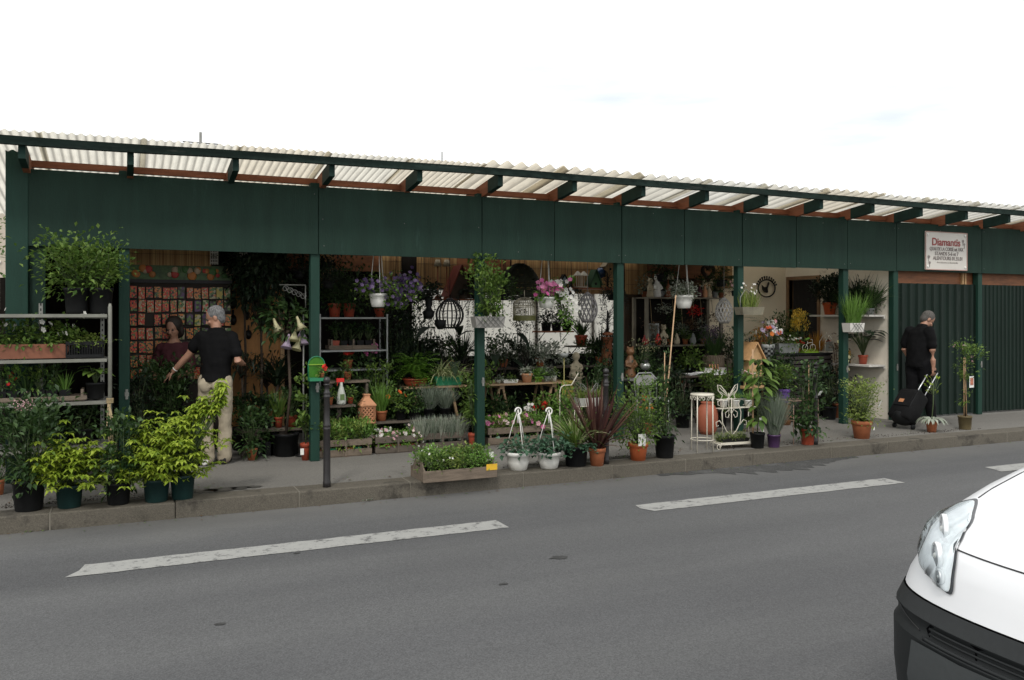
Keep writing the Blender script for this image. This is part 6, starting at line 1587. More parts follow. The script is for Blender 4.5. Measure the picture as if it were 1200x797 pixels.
MB().box((-.02, .03, p.z - PZ - .014), (.34, .22, .022)).build('ledge', dark_crate, sp_); MB().box((-.02, .06, (p.z - PZ - .026) / 2), (.05, .05, p.z - PZ - .028)).build('stake', dark_crate, sp_)
plant('little terracotta pot left of the white spray bottle', V((p.x - .13, p.y + .03, p.z - .001)), ('clay', .045, .09, terracotta), bushy(.1, .07, 90, .04, .024), [g_mid, stem_green])
plant('little red pot right of the white spray bottle', V((p.x + .115, p.y + .05, p.z - .001)), ('clay', .04, .08, red_plastic), bushy(.12, .07, 90, .04, .024), [g_mid, stem_green])
# green arched holder fixed to the second post
p = V((1.91, FY - .03, at(371, 446, FY).z)); ga = thing('green_arch_basket', 'bright green arched wire basket hung on the second green post', 'basket', p); k = mpp(371, FY); gm_ = mat('bright green glass', (.07, .26, .02), .35, var=.3, scale=10, trans=.4)
mb = MB(); arch = [(-9.5 * k, 0), (-9.5 * k, 19 * k)] + [(-9.5 * k * math.cos(a), 19 * k + 9.5 * k * math.sin(a)) for a in [math.pi * i / 10 for i in range(1, 10)]] + [(9.5 * k, 19 * k), (9.5 * k, 0)]
mb.prism(arch, -.004, .004); mb.build('arched_back', gm_, ga)
MB().tube([(x, -.01, z) for x, z in arch], .006, 5).build('rim', bright_green, ga); MB().box((0, -.05, .02), (19 * k, .09, .035)).build('ledge', bright_green, ga); MB().box((0, -.012, 19 * k), (19 * k, .01, .01)).build('crossbar', lime_plastic, ga)
plant('red geranium in a tiny pot on the green arched basket', p + V((.05, -.05, .038)), ('clay', .03, .05, terracotta), flowery(.06, .05, 50, 6, .02), [g_mid, stem_green], fl=f_red)

# ---------------------------------------------------------------- tables in the middle
ty_ = 10.35
T1 = table('trestle table of ferns left of the third post', xat(474, ty_), xat(548, ty_), ty_, ty_ + .6, .835)
T2 = table('trestle table of small white pots right of the third post', xat(572, ty_), xat(668, ty_), ty_, ty_ + .6, .835)
def tx(px, dy=.12): return V((xat(px, ty_ + dy), ty_ + dy, .838))
plant('bright green fern in a wide red bowl on the left trestle table', tx(487, .16), ('bowl', .17, .10, red_plastic), lambda mb, rg, fb: [[mb.leaf(V((math.cos(a) * s * .30, math.sin(a) * s * .24, .05 + e * s - .32 * s * s)), (math.cos(a + sg * 1.2), math.sin(a + sg * 1.2), -.2), .055, .024) for s in [j / 12 for j in range(2, 13)] for sg in (-1, 1)] for a, e in [(rg.uniform(0, 6.28), rg.uniform(.15, .62)) for _ in range(80)]], [leafmat('fern leaf', [(.14, .30, .03), (.22, .40, .06), (.10, .24, .03)], .35)])
plant('striped spider plants in a long green trough on the left trestle table', tx(524, .1), ('trough', (.38, .15), .12, bright_green), lambda mb, rg, fb: blades(mb, rg, 260, .34, .015, .05, 1.3, 2.0, box=(.17, .05)), [g_varieg])
plant('small dark trailing pot between the fern and the spider plants', tx(506, .3), ('nursery', .08, .12, black_plastic), bushy(.2, .12, 200), [g_dark, stem_green])
for i, (px, kind, r, h, m, gr, mm, lab) in enumerate(((617.5, 'clay', .08, .12, terra_pale, bushy(.10, .08, 120, .04, .03), [g_silver, stem_green], 'wide pale terracotta pot on the right trestle table'), (631, 'clay', .06, .07, lime_plastic, bushy(.14, .09, 200, .05, .03), [g_fresh, stem_green], 'bright lime green little plant on the right trestle table'), (649.5, 'clay', .035, .075, white_plastic, bushy(.10, .06, 80, .035, .02), [g_mid, stem_green], 'small white pot near the right end of the trestle table'), (584.5, 'clay', .03, .045, white_plastic, bushy(.06, .05, 50, .03, .02), [g_grey, stem_green], 'tiny white pot at the left end of the right trestle table'), (641, 'clay', .045, .07, grey_ceramic, bushy(.16, .10, 160, .04, .02), [g_grey, stem_green], 'grey leaved pot between the lime plant and the small white pot'))):
    plant(lab, tx(px, .09), (kind, r, h, m), gr, mm)
t = plant('long white box of seedlings on the right trestle table', tx(597, .1), ('trough', (.22, .1), .045, white_plastic), bushy(.06, .07, 90, .03, .02), [g_mid, stem_green])
p = tx(664, .03); yc = thing('yellow_cloth', 'mustard yellow cloth hanging over the right end of the trestle table', 'cloth', p); mb = MB()
vs = [(-.09 + .18 * i / 8, -.035 + .012 * math.sin(i * 1.9) - .0 * j, .0 - .30 * j / 6) for j in range(7) for i in range(9)]
mb.add(vs, [(9 * j + i, 9 * j + i + 1, 9 * j + i + 10, 9 * j + i + 9) for j in range(6) for i in range(8)], 0, True); o = mb.build('fabric', mat('mustard cloth', (.32, .26, .05), .85, var=.2), yc); o.modifiers.new('t', 'SOLIDIFY').thickness = .004
MB().box((0, .02, .004), (.18, .1, .006)).build('top_fold', mat('mustard cloth', (.32, .26, .05), .85), yc)
# stepped staging behind the tables
sg_y = 11.02
sgx0, sgx1 = xat(480, sg_y), xat(735, sg_y)
S1 = table('dark stepped staging in front of the white wall', sgx0, sgx1, sg_y, sg_y + .28, 1.0, dark_crate, 'plant_staging')
rg = random.Random(52)
mids = [(g_black, 'black-green pot plant'), (g_dark, 'dark leafy pot plant'), (g_silver, 'silver leaved pot plant'), (g_grey, 'grey leaved pot plant')]
desc = [('left end', 486), ('behind the fern', 498), ('behind the spider plants', 511), ('left of the third post', 526), ('just left of the bird cage stand', 541), ('right of the third post', 577), ('above the white seedlings', 590), ('behind the terracotta pot', 604), ('behind the lime plant', 618), ('left of the stone bust', 633), ('beside the stone bust', 648), ('right of the stone bust', 690), ('behind the butterfly', 703), ('by the fourth post', 717)]
for i, (d, px) in enumerate(desc):
    gm, nm = mids[[0, 1, 0, 1, 0, 1, 3, 2, 2, 2, 2, 1, 0, 0][i]]
    hh = rg.uniform(.26, .42) if i not in (7, 8, 9, 10) else .22
    plant('%s on the dark staging, %s' % (nm, d), on(px, sg_y + .12, 1.003), ('clay' if i % 3 == 0 else 'nursery', .075, .12, terracotta if i % 3 == 0 else black_plastic), bushy(hh, .17, 330, .06, .032, 'dome', 20) if i % 4 else grassy(hh * 1.3, 120, .014, .6, .8), [gm, stem_green])
# lower dark plants on the floor below the tables
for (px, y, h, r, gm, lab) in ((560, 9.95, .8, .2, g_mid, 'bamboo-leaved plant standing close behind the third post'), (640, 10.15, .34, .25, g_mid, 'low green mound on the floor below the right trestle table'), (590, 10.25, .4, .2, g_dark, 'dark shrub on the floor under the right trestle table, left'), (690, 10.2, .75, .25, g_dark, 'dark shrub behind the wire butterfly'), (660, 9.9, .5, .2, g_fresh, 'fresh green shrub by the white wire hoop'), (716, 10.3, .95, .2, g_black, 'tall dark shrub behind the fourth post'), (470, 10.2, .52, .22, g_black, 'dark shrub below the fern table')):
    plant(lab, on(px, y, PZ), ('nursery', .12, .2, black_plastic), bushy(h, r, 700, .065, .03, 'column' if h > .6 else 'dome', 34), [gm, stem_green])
loc, pt, k = FP(555, 526, 12, 18, 'clay', red_plastic, )
def gr(mb, rg, fb, k=k):
    for i in range(5):
        q = V((rg.uniform(-8, 3) * k, rg.uniform(-.06, .06), rg.uniform(34, 68) * k)); mb.tube([(0, 0, 0), q * .6 + V((0, 0, .06)), q], .006, 5, 1)
        for j in range(13):
            s = .25 + .75 * j / 13; a = rg.uniform(0, 6.28); mb.blade(q * s, (math.cos(a), math.sin(a) * .7, rg.uniform(-.1, .5)), .19 * rg.uniform(.7, 1.1), .03, 0, 1.1, 4)
plant('bamboo-like plant with long arching leaves in a red pot by the third post', loc, pt, gr, [g_mid, stem_green])
# crate of pink flowers and a box with red flowers
c, xa, xb = crate_at('slatted crate of pink and green plants right of the third post', 572, 634, 9.66, PZ, .22, m=grey_wood)
fill(xa, xb, 9.66, PZ, 5, flowery(.24, .10, 170, 3, .03, .045, .022, 'vase', fm=2), 'pink flowered pot in the slatted crate by the third post', 'pink flowers in the slatted crate', 2, mats_=[[g_fresh, stem_green], [g_yel, stem_green]], fl=[f_pink, f_pale])
c, xa, xb = crate_at('slatted crate of green herbs behind the white hanging pots', 634, 674, 9.70, PZ, .22)
fill(xa, xb, 9.70, PZ, 4, bushy(.2, .09, 150, .045, .022, 'vase', 12), 'green herb pot in the crate behind the white hanging pots', 'herbs behind the white hanging pots', 2, mats_=[[g_mid, stem_green], [g_fresh, stem_green]])
c, xa, xb = crate_at('pale wooden box with red and white flowers below the trestle table', 613, 642, 10.02, .36, .16, m=grey_wood, slats=1)
lb = table('low plank stand under the box of red flowers', xa - .05, xb + .3, 9.98, 10.34, .355, dark_crate, 'plank_bench')
plant('bright red flowers in the pale wooden box', V((xa + .28, 10.15, .374)), ('square', .06, .09, black_plastic), flowery(.12, .10, 150, 20, .035), [g_dark, stem_green], fl=f_red)
plant('small white flowers in the pale wooden box, left of the red ones', V((xa + .12, 10.13, .374)), ('square', .05, .09, black_plastic), flowery(.11, .08, 110, 9, .03), [g_dark, stem_green], fl=f_white)
p = at(665, 491, 9.9); fb_ = thing('white_ledge', 'long pale stone ledge lying behind the spider plant', 'ledge', V((p.x, p.y, p.z - .05))); MB().box((0, 0, .03), (.42, .2, .05)).build('slab', stone_mat, fb_, bevel=.008); MB().box((-.15, 0, -(p.z - .05 - PZ) / 2 - .0), (.06, .16, p.z - .055 - PZ)).box((.15, 0, -(p.z - .05 - PZ) / 2), (.06, .16, p.z - .055 - PZ)).build('block', grey_ceramic, fb_)
p = at(656, 490, 9.75); wh = thing('wire_hoop', 'white wire hoop support beside the yellow cloth', 'hoop', V((p.x, p.y, PZ))); k = mpp(658, 9.75)
MB().tube([(0, 0, 0), (0, 0, .62), (.02, 0, .68), (.06, 0, .70), (.17, 0, .70), (.30, .05, .85)], .007, 6).build('wire', white_metal, wh)
p = on(661, 10.0, PZ); tp_ = thing('metal_rosette_stake', 'tall thin garden stake topped by a grey rosette', 'garden stake', p); MB().tube([(0, 0, 0), (0, 0, 1.06)], .006, 6).build('stake', mat('yellowed stake', (.30, .27, .10), .6), tp_); MB().lathe([(.0, 1.04), (.05, 1.06), (.065, 1.10), (.05, 1.10), (0, 1.07)], 10).build('rosette', grey_ceramic, tp_)
# stone bust on the table end
p = tx(675, .02); p.z = .95; bu = thing('stone_bust', 'pale sandstone figure of a child standing among dark plants', 'statue', on(675, 10.75, PZ)); k = mpp(675, 10.75)
zb = at(675, 441, 10.75).z - PZ; mb = MB()
mb.loft([((0, 0, zb), 9 * k, 6 * k), ((0, 0, zb + 3 * k), 9 * k, 6 * k), ((0, 0, zb + 8 * k), 6.5 * k, 5 * k), ((0, 0, zb + 14 * k), 6 * k, 4.5 * k), ((0, 0, zb + 17 * k), 3 * k, 3 * k), ((0, 0, zb + 19 * k), 2.4 * k, 2.4 * k)], 14)
mb.ball((0, 0, zb + 23.5 * k), 4.8 * k, 14, sc=(.95, 1, 1.1)); mb.ball((.2 * k, -4.3 * k, zb + 23 * k), 1.2 * k, 8); 
for s in (-1, 1): mb.tube([(s * 6 * k, 0, zb + 14 * k), (s * 7 * k, -2 * k, zb + 9 * k), (s * 2 * k, -5 * k, zb + 8 * k)], [2 * k, 1.8 * k, 1.4 * k], 8)
remeshed(mb, 'figure', stone_mat, bu, .012, 2); MB().loft([((0, 0, 0), .14, .14), ((0, 0, .03), .14, .14), ((0, 0, .05), .10, .10), ((0, 0, zb - .03), .09, .09), ((0, 0, zb - .002), .14, .12)], 14).build('pedestal', stone_mat, bu)
# planter with butterflies on a wire stand
k = mpp(690, 9.62); p = at(690, 475, 9.62); st = thing('wire_planter_stand', 'white wire stand carrying the grey box of bright grass behind the bronze plant', 'plant stand', V((p.x, p.y, PZ)))
for sx in (-1, 1):
    for sy in (-1, 1): MB().tube([(sx * .19, sy * .07, 0), (sx * .17, sy * .06, p.z - PZ - .012)], .006, 6).build('leg', white_metal, st)
MB().tube([(-.18, -.065, p.z - PZ - .006), (.18, -.065, p.z - PZ - .006), (.18, .065, p.z - PZ - .006), (-.18, .065, p.z - PZ - .006), (-.18, -.065, p.z - PZ - .006)], .006, 5).build('rim', white_metal, st)
plant('grey box of bright green grass on the white wire stand', V((p.x, p.y, p.z + .002)), ('trough', (.36, .15), .10, mat('pale grey box', (.36, .36, .32), .6, var=.15)), lambda mb, rg, fb: (blades(mb, rg, 240, .16, .010, .05, .8, .8, box=(.16, .05)),), [g_yel])
butterfly('white wire butterfly above the grey box of bright grass', V((p.x, p.y - .03, p.z + .15)), .62, grey_metal)
butterfly('white wire butterfly above the heart-shaped wire stand', V((hs.location.x, hs.location.y + .05, PZ + .60)), .72)

# things hung in front of the white wall: dark urns, lantern, cages
def hang_wire(t, h, top, r=.003, m=black_iron): return MB().tube([(0, 0, h), (0, 0, top)], r, 5).build('hanging_wire', m, t)
def TOP(y): return roofz(y) - .235
hy = 10.3
p = at(502.5, 374, hy); k = mpp(502, hy); t = thing('hanging_urn', 'black hanging urn against the white wall, left of the dark ball basket', 'urn', p)
MB().lathe([(3 * k, 0), (6 * k, 3 * k), (7 * k, 9 * k), (4 * k, 11 * k), (3 * k, 14 * k), (4.5 * k, 17 * k), (4 * k, 23 * k), (6 * k, 26 * k)], 16).build('urn_body', black_plastic, t); hang_wire(t, 26 * k, TOP(hy) - p.z)
bm2 = MB(); rgx = random.Random(6); bush(bm2, rgx, .22, .15, 200, .06, .03, 26 * k, 'dome', 12); bm2.build('foliage', [g_black, dark_stem], t)
def cage(label, p, r, h, m, n=16, bands=5, open_=.0, base=True, top=None, name='hanging_basket', lattice=False):
    t = thing(name, label, 'hanging basket', p); mb = MB()
    def rad(u): return r * max(.12, math.sin(math.pi * min(1, max(0, .12 + .80 * u))) ** .75)
    for i in range(n):
        for d in ((-1, 1) if lattice else (0,)):
            mb.tube([(rad(j / 12) * math.cos(6.2832 * i / n + d * j * .11), rad(j / 12) * math.sin(6.2832 * i / n + d * j * .11), h * j / 12) for j in range(13)], r * (.055 if lattice else .05), 5)
    mb.build('lattice', m, t)
    b = MB()
    for j in range(bands): b.tube(ring_pts(rad((j + .5) / bands), h * (j + .5) / bands, 20), r * .03, 4)
    b.lathe([(0, 0), (rad(0), .004), (rad(0), .02), (0, .024)], 16); b.lathe([(rad(1), h - .02), (rad(1) * 1.1, h), (rad(1) * .4, h + .03)], 16)
    b.build('bands', m, t)
    if top: hang_wire(t, h, top - p.z, .004, m)
    return t
k = mpp(526, hy); p = at(527, 385, hy); cage('black round slatted hanging ball against the white wall', p, 16 * k, 33 * k, black_iron, 18, 4, top=TOP(hy))
p = at(516, 386, hy - .12); t = thing('hanging_urn', 'small black hanging pot just below the slatted ball', 'urn', p); k = mpp(516, hy); MB().lathe([(3 * k, 0), (6.5 * k, 5 * k), (7 * k, 11 * k), (6 * k, 11 * k)], 14).build('urn_body', black_plastic, t); hang_wire(t, 10 * k, TOP(hy) - p.z)
# large leaved dark plant silhouetted on the wall
plant('big dark leaved banana-like plant silhouetted on the white wall', on(531, 10.85, PZ), ('nursery', .15, .3, black_plastic), lambda mb, rg, fb: bigleaves(mb, rg, 11, .40, .16, 1.25, .42, 0, 0, 1, .7), [g_black, dark_stem])
plant('dark philodendron with long drooping leaves right of the third post', on(583, 10.95, PZ), ('nursery', .15, .3, black_plastic), lambda mb, rg, fb: bigleaves(mb, rg, 8, .34, .13, 1.2, .4, 0, 0, 1, .9), [g_black, dark_stem])
plant('wispy dark climber on the white wall below the black urn', on(500, 11.3, PZ), ('nursery', .15, .3, black_plastic), bushy(1.45, .25, 330, .05, .016, 'column', 46, .26), [g_black, dark_stem])
plant('trailing dark plant hanging below the bird cage', on(612, 10.9, PZ), ('nursery', .13, .3, black_plastic), bushy(1.45, .19, 900, .05, .02, 'column', 50, .28), [g_black, dark_stem])
plant('dark feathery shrub against the white wall beside the wrought tree', on(640, 11.2, PZ), ('nursery', .13, .3, black_plastic), bushy(1.0, .18, 380, .05, .02, 'column', 40, .3), [g_black, dark_stem])
# red roofed bird house on the shelf, with small shelf
def shelf_plank(label, pxa, pxb, y, z, dep=.24, m=dark_crate):
    xa, xb = xat(pxa, y), xat(pxb, y); t = thing('wall_shelf', label, 'shelf', ((xa + xb) / 2, y + dep / 2, z - .022)); MB().box((0, 0, .011), (xb - xa, dep, .022)).build('plank', m, t, bevel=.002)
    for s in (-1, 1): MB().tube([(s * ((xb - xa) / 2 - .08), -dep / 2 + .04, -.002), (s * ((xb - xa) / 2 - .08), dep / 2 - .01, -.15), (s * ((xb - xa) / 2 - .08), dep / 2 - .01, -.002)], .006, 5).build('bracket', black_iron, t)
    return t
hs_y = 11.45
shelf_plank('brown plank shelf with lamps and bird houses, left of the third post', 483, 556, hs_y, at(520, 350, hs_y).z, .3, brown_wood)
def bird_house(label, px, pyb, y, wpx, hpx, mw, mr, roofh=.45, name='bird_house', z=None, deep=.8):
    k = mpp(px, y); p = at(px, pyb, y) if z is None else V((xat(px, y), y, z)); w_, h_ = wpx * k, hpx * k
    t = thing(name, label, 'bird house', p); hw = h_ * (1 - roofh)
    MB().prism([(-w_ / 2, 0), (w_ / 2, 0), (w_ / 2, hw), (0, h_ * .97), (-w_ / 2, hw)], -w_ * deep / 2, w_ * deep / 2).build('walls', mw, t)
    rf = MB()
    for s in (-1, 1):
        a, b = V((0, 0, h_)), V((s * w_ * .70, 0, hw - h_ * roofh * .30)); dd = (b - a); L_ = dd.length; ang = math.atan2(dd.z, dd.x)
        rf.box((a + b) / 2 + V((0, 0, .012)), (L_ * (1.0 if s > 0 else .985), w_ * deep * 1.4, .018), Matrix.Rotation(-ang, 3, 'Y'))
    rf.build('roof', mr, t)
    MB().lathe([(w_ * .13, -.004), (w_ * .13, .004)], 14, (0, -w_ * deep / 2 - .002, hw * .72), rot=rot_to((0, 1, 0))).build('entrance_hole', black_iron, t)
    return t
red_roof = mat('red roof paint', (.17, .035, .022), .7, var=.2)
bird_house('large brown bird house with steep red roof', 537, 350, hs_y + .1, 24, 38, mat('brown house wood', (.07, .045, .03), .8, var=.3), red_roof, .75)
for (px, lab) in ((513, 'small brass table lamp with pale shade, left of the red-roofed bird house'), (523.5, 'small lamp with a cream shade touching the red-roofed bird house')):
    k = mpp(px, hs_y); p = at(px, 350, hs_y + .08); t = thing('table_lamp', lab, 'lamp', p); MB().lathe([(4 * k, 0), (4 * k, 2 * k), (1 * k, 4 * k), (.7 * k, 38 * k)], 12).build('stem', brown_wood, t); MB().lathe([(5 * k, 38 * k), (2.6 * k, 46 * k), (2.4 * k, 46 * k), (4.8 * k, 38 * k)], 14).build('lamp_shade', stone_mat, t)
# planter with climber on the third post
k = mpp(566, FY); p = V((3.92, FY - .085, at(566, 384, FY).z)); 
def gr(mb, rg, fb, k=k):
    bush(mb, rg, 66 * k, 22 * k, 900, .055, .036, 0, 'vase', 34, 0, 1, .28, c=(-.02, 0)); bush(mb, rg, 50 * k, 12 * k, 300, .05, .03, 0, 'column', 16, 0, 1, .3, c=(.08, 0))
t = plant('climbing shrub in a grey diamond-trellis planter high on the third post', p, ('trough', (38 * k, .16), 13 * k, mat('grey trellis planter', (.27, .26, .24), .6, var=.2)), gr, [g_mid, stem_green], cat='wall planter', name='wall_planter')
def trellis(t, w_, h_, y, m, n=6):
    mb = MB()
    for i in range(-1, n + 1):
        for d in (-1, 1):
            x0 = -w_ / 2 + w_ * i / n; x1 = x0 + d * h_ * .9
            if -w_ / 2 <= x0 <= w_ / 2 and -w_ / 2 * 1.02 <= x1 <= w_ / 2 * 1.02: mb.tube([(x0, y - (.002 if d > 0 else 0), .004), (x1, y - (.002 if d > 0 else 0), h_ - .004)], .004, 4, 0, True, False)
    return mb.build('trellis', m, t)
trellis(t, 38 * k, 13 * k, -.085, mat('trellis dark wire', (.10, .10, .09), .6))
# vine wreath dome
k = mpp(609, 10.9); p = at(609, 351, 10.9); t = thing('woven_dome', 'very large dark woven willow dome under the roof behind the bird cage', 'wicker dome', p); Rr = 27 * k; mb = MB()
for i in range(22):
    a = math.pi * i / 11; mb.tube([(Rr * math.cos(a) * math.cos(b), Rr * math.sin(a) * math.cos(b), Rr * 1.55 * math.sin(b)) for b in [j * math.pi / 16 for j in range(9)]], .007, 4)
mb.build('ribs', dark_stem, t); mb = MB(); rgx = random.Random(15)
for j in range(40):
    b = j / 40 * 1.5; mb.tube([(Rr * 1.01 * math.cos(b) * math.cos(a), Rr * 1.01 * math.cos(b) * math.sin(a), Rr * 1.55 * math.sin(b) + rgx.uniform(-.008, .008)) for a in [i * .3142 for i in range(21)]], .009, 4)
mb.build('weave', mat('dark willow', (.022, .026, .012), .8, var=.4), t); hang_wire(t, Rr * 1.55, TOP(10.9) - p.z + .05)
# bird cage
k = mpp(614.5, 10.2); p = at(614.5, 376, 10.2); t = thing('bird_cage', 'cream wire bird cage with olive base hanging under the willow dome', 'bird cage', p); r = 13.2 * k
MB().lathe([(r, 0), (r * 1.03, .01), (r * 1.03, 6 * k), (r, 6.5 * k), (0, 6.5 * k)], 24).build('base', mat('olive base', (.13, .13, .04), .6, var=.2), t)
wiremat = mat('cream cage wire', (.55, .50, .38), .5, var=.1)
mb = MB()
for i in range(26):
    a = 6.2832 * i / 26; mb.tube([(r * math.cos(a), r * math.sin(a), 6 * k), (r * math.cos(a), r * math.sin(a), 17 * k)] + [(r * math.cos(b) * math.cos(a), r * math.cos(b) * math.sin(a), 17 * k + 10.5 * k * math.sin(b)) for b in (.3, .7, 1.1, 1.5)], .0042, 4)
mb.build('bars', wiremat, t); mb = MB()
for z in (16, 18, 21): mb.tube(ring_pts(r * (1 if z < 19 else .93), z * k, 24), .006, 4)
mb.tube([(0, 0, 27 * k), (0, 0, 36 * k)], .006, 5); mb.build('hoops', wiremat, t); hang_wire(t, 36 * k, TOP(10.2) - p.z)
# pink and white hanging pot
k = mpp(640, 9.85); p = at(640, 361, 9.85)
def gr(mb, rg, fb, k=k):
    bush(mb, rg, .14, .16, 260, .045, .03, 0, 'dome', 18)
    for i in range(650):
        s = rg.random(); q = V(((6 + 24 * s) * k + rg.gauss(0, .05), rg.gauss(0, .07), (14 - 46 * s * s) * k + rg.gauss(0, .06))); mb.leaf(q, (rg.uniform(-1, 1), rg.uniform(-1, .6), rg.uniform(-.9, .3)), .05, .028)
    for j in range(6): mb.tube([(0, 0, .02), (15 * k, rg.uniform(-.05, .05), 14 * k), (26 * k, 0, -.2)], .004, 4, 1)
    for i in range(34): fb.flower((rg.gauss(0, 10 * k), -.10 + rg.gauss(0, .05), 13 * k + rg.gauss(0, .045)), (rg.uniform(-.5, .5), -1, .5), .034, 0)
    for i in range(44):
        s = rg.random(); fb.flower(((10 + 22 * s) * k + rg.gauss(0, .05), -.09 + rg.gauss(0, .05), (14 - 30 * s * s) * k + rg.gauss(0, .05)), (rg.uniform(-.5, .5), -1, .3), .032, 1)
t = plant('white hanging pot of trailing pink and white petunias', p, ('bowl', 10 * k, 13 * k, white_plastic), gr, [g_fresh, stem_green], fl=[f_pink, f_white], cat='hanging pot', name='hanging_pot')
hanger(t, 9 * k, 12 * k, 2.95 - p.z - 12 * k, white_plastic, 3, False, .005)
# grey lattice lanterns
greyl = mat('grey washed wicker', (.22, .21, .21), .7, var=.2)
k = mpp(688.5, 10.0); p = at(688.5, 378, 10.0); cage('grey wicker lantern hanging left of the fourth post', p, 11.5 * k, 33 * k, greyl, 13, 3, top=TOP(10.0), name='wicker_lantern', lattice=True)
k = mpp(848.5, 9.9); p = at(848.5, 379, 9.9); cage('pale pierced lantern hanging left of the daffodil box', p, 9.8 * k, 28 * k, mat('pale grey ceramic', (.34, .33, .31), .7, var=.15), 13, 4, top=TOP(9.9), name='wicker_lantern', lattice=True)
# wrought silhouette ornaments on the wall
def iron_tree(label, px, pyb, y, s, seed):
    p = at(px, pyb, y); k = mpp(px, y); t = thing('iron_tree', label, 'ornament', p); rg = random.Random(seed); mb = MB(); mb.tube([(0, 0, 0), (0, 0, 26 * k * s)], [2.0 * k * s, 1.0 * k * s], 6)
    lv = MB()
    for i in range(14):
        sg = rg.choice((-1, 1)); z = rg.uniform(8, 24) * k * s; e = V((sg * rg.uniform(4, 12) * k * s, rg.uniform(-.05, .05), z + rg.uniform(0, 8) * k * s)); mb.tube([(0, 0, z * .8), V((e.x * .5, e.y, z + 3 * k * s)), e], [.006, .005, .003], 4)
        for _ in range(6): lv.leaf(e + V((rg.gauss(0, .02), rg.gauss(0, .02), rg.gauss(0, .02))), (sg, rg.uniform(-1, 1), rg.uniform(-.5, .8)), .05 * s, .028 * s)
    mb.build('branches', black_iron, t); lv.build('leaves', g_black, t); MB().lathe([(6 * k * s, -3 * k), (6 * k * s, 0), (1.5 * k, 1 * k)], 12).build('foot', brown_wood, t); return t
iron_tree('dark little ornamental tree silhouetted left of the fourth post', 712, 390, 10.95, 1.0, 4)
plant('brown stand of dark trailing leaves below the little ornamental tree', on(711, 11.0, 1.003) + V((0, 0, .0)), ('nursery', .09, .42, brown_wood), bushy(.12, .12, 120), [g_black, dark_stem])
sp2 = shelf_plank('brown shelf on the white wall holding a dark basket and pots', 634, 673, 11.4, at(650, 388, 11.4).z, .3, brown_wood)
for i, (px, gm, lab) in enumerate(((640, g_black, 'dark round pot on the brown wall shelf, left end'), (652, g_dark, 'dark leafy pot on the brown wall shelf, middle'), (664, g_black, 'dark basket of leaves on the brown wall shelf, right end'))):
    plant(lab, V((xat(px, 11.52), 11.52, at(650, 388, 11.4).z + .002)), ('nursery', .08, .12, black_plastic), bushy(.18, .12, 160), [gm, dark_stem])
k = mpp(681, 11.3); plant('spiky green plant in a red-brown pot on the white wall ledge', on(681, 11.3, at(681, 405, 11.3).z), ('clay', .10, .16, red_plastic), grassy(.32, 130, .012, .7, .7), [g_dark])
shelf_plank('narrow dark ledge under the red-brown pot of spiky leaves', 672, 722, 11.2, at(681, 405, 11.3).z - .002, .3)
# bird houses on the upper shelf
us_y = 11.35; uz = at(690, 337, us_y).z
shelf_plank('long upper shelf of painted bird houses in the fourth bay', 652, 724, us_y, uz, .3, brown_wood)
blue = mat('pale blue paint', (.30, .38, .42), .6); gpaint = mat('leaf green paint', (.05, .14, .05), .55, var=.2); yp = mat('dark blue glass', (.02, .05, .12), .2); apple = mat('apple green glaze', (.14, .30, .03), .35)
bird_house('white and pale blue bird house at the left end of the upper shelf', 660.5, 0, us_y + .08, 6, 14, blue, black_plastic, .4, z=uz + .002)
bird_house('bright green triangular bird house on the upper shelf', 696, 0, us_y + .06, 12, 20, gpaint, mat('dark green roof', (.02, .07, .03), .6), .7, z=uz + .002)
k = mpp(668, us_y)
for (px, m, r, dz, lab) in ((669.5, apple, 5.5, 9, 'apple green glazed ball on the upper shelf'), (703.5, yp, 6.5, 18, 'dark blue glass ball above the green triangular bird house')):
    p = V((xat(px, us_y + .12), us_y + .12, uz + .002)); t = thing('garden_ball', lab, 'ornament', p); MB().lathe([(3 * k, 0), (3 * k, 1 * k), (1.2 * k, 2 * k), (1.2 * k, dz * k - r * k * .8)], 12).build('stand', black_iron, t); MB().ball((0, 0, dz * k), r * k, 18).build('ball', m, t)
for (px, lab) in ((677, 'small white lantern with pointed roof beside the apple green ball'), (684, 'small white lantern next to the stone mushroom on the upper shelf')):
    p = V((xat(px, us_y + .06), us_y + .06, uz + .002)); t = thing('white_lantern', lab, 'lantern', p); w_ = .04; mb = MB()
    for sx in (-1, 1):
        for sy in (-1, 1): MB().box((sx * w_, sy * w_, .09), (.008, .008, .18)).build('post', white_metal, t)
    MB().box((0, 0, .006), (.1, .1, .012)).build('base', white_metal, t); MB().lathe([(.075, .18), (.02, .24), (0, .25)], 4, rot=Matrix.Rotation(R(45), 3, 'Z'), smooth=False).build('roof', white_metal, t)
bird_house('pale wooden bird house hung under the roof by the fourth post', 713, 325, us_y + .1, 11, 20, pale_wood, mat('pale roof', (.30, .24, .15), .7), .35)
iron_tree('dark wire bird ornament standing right of the bird houses', 712, 337, us_y + .05, .7, 9)

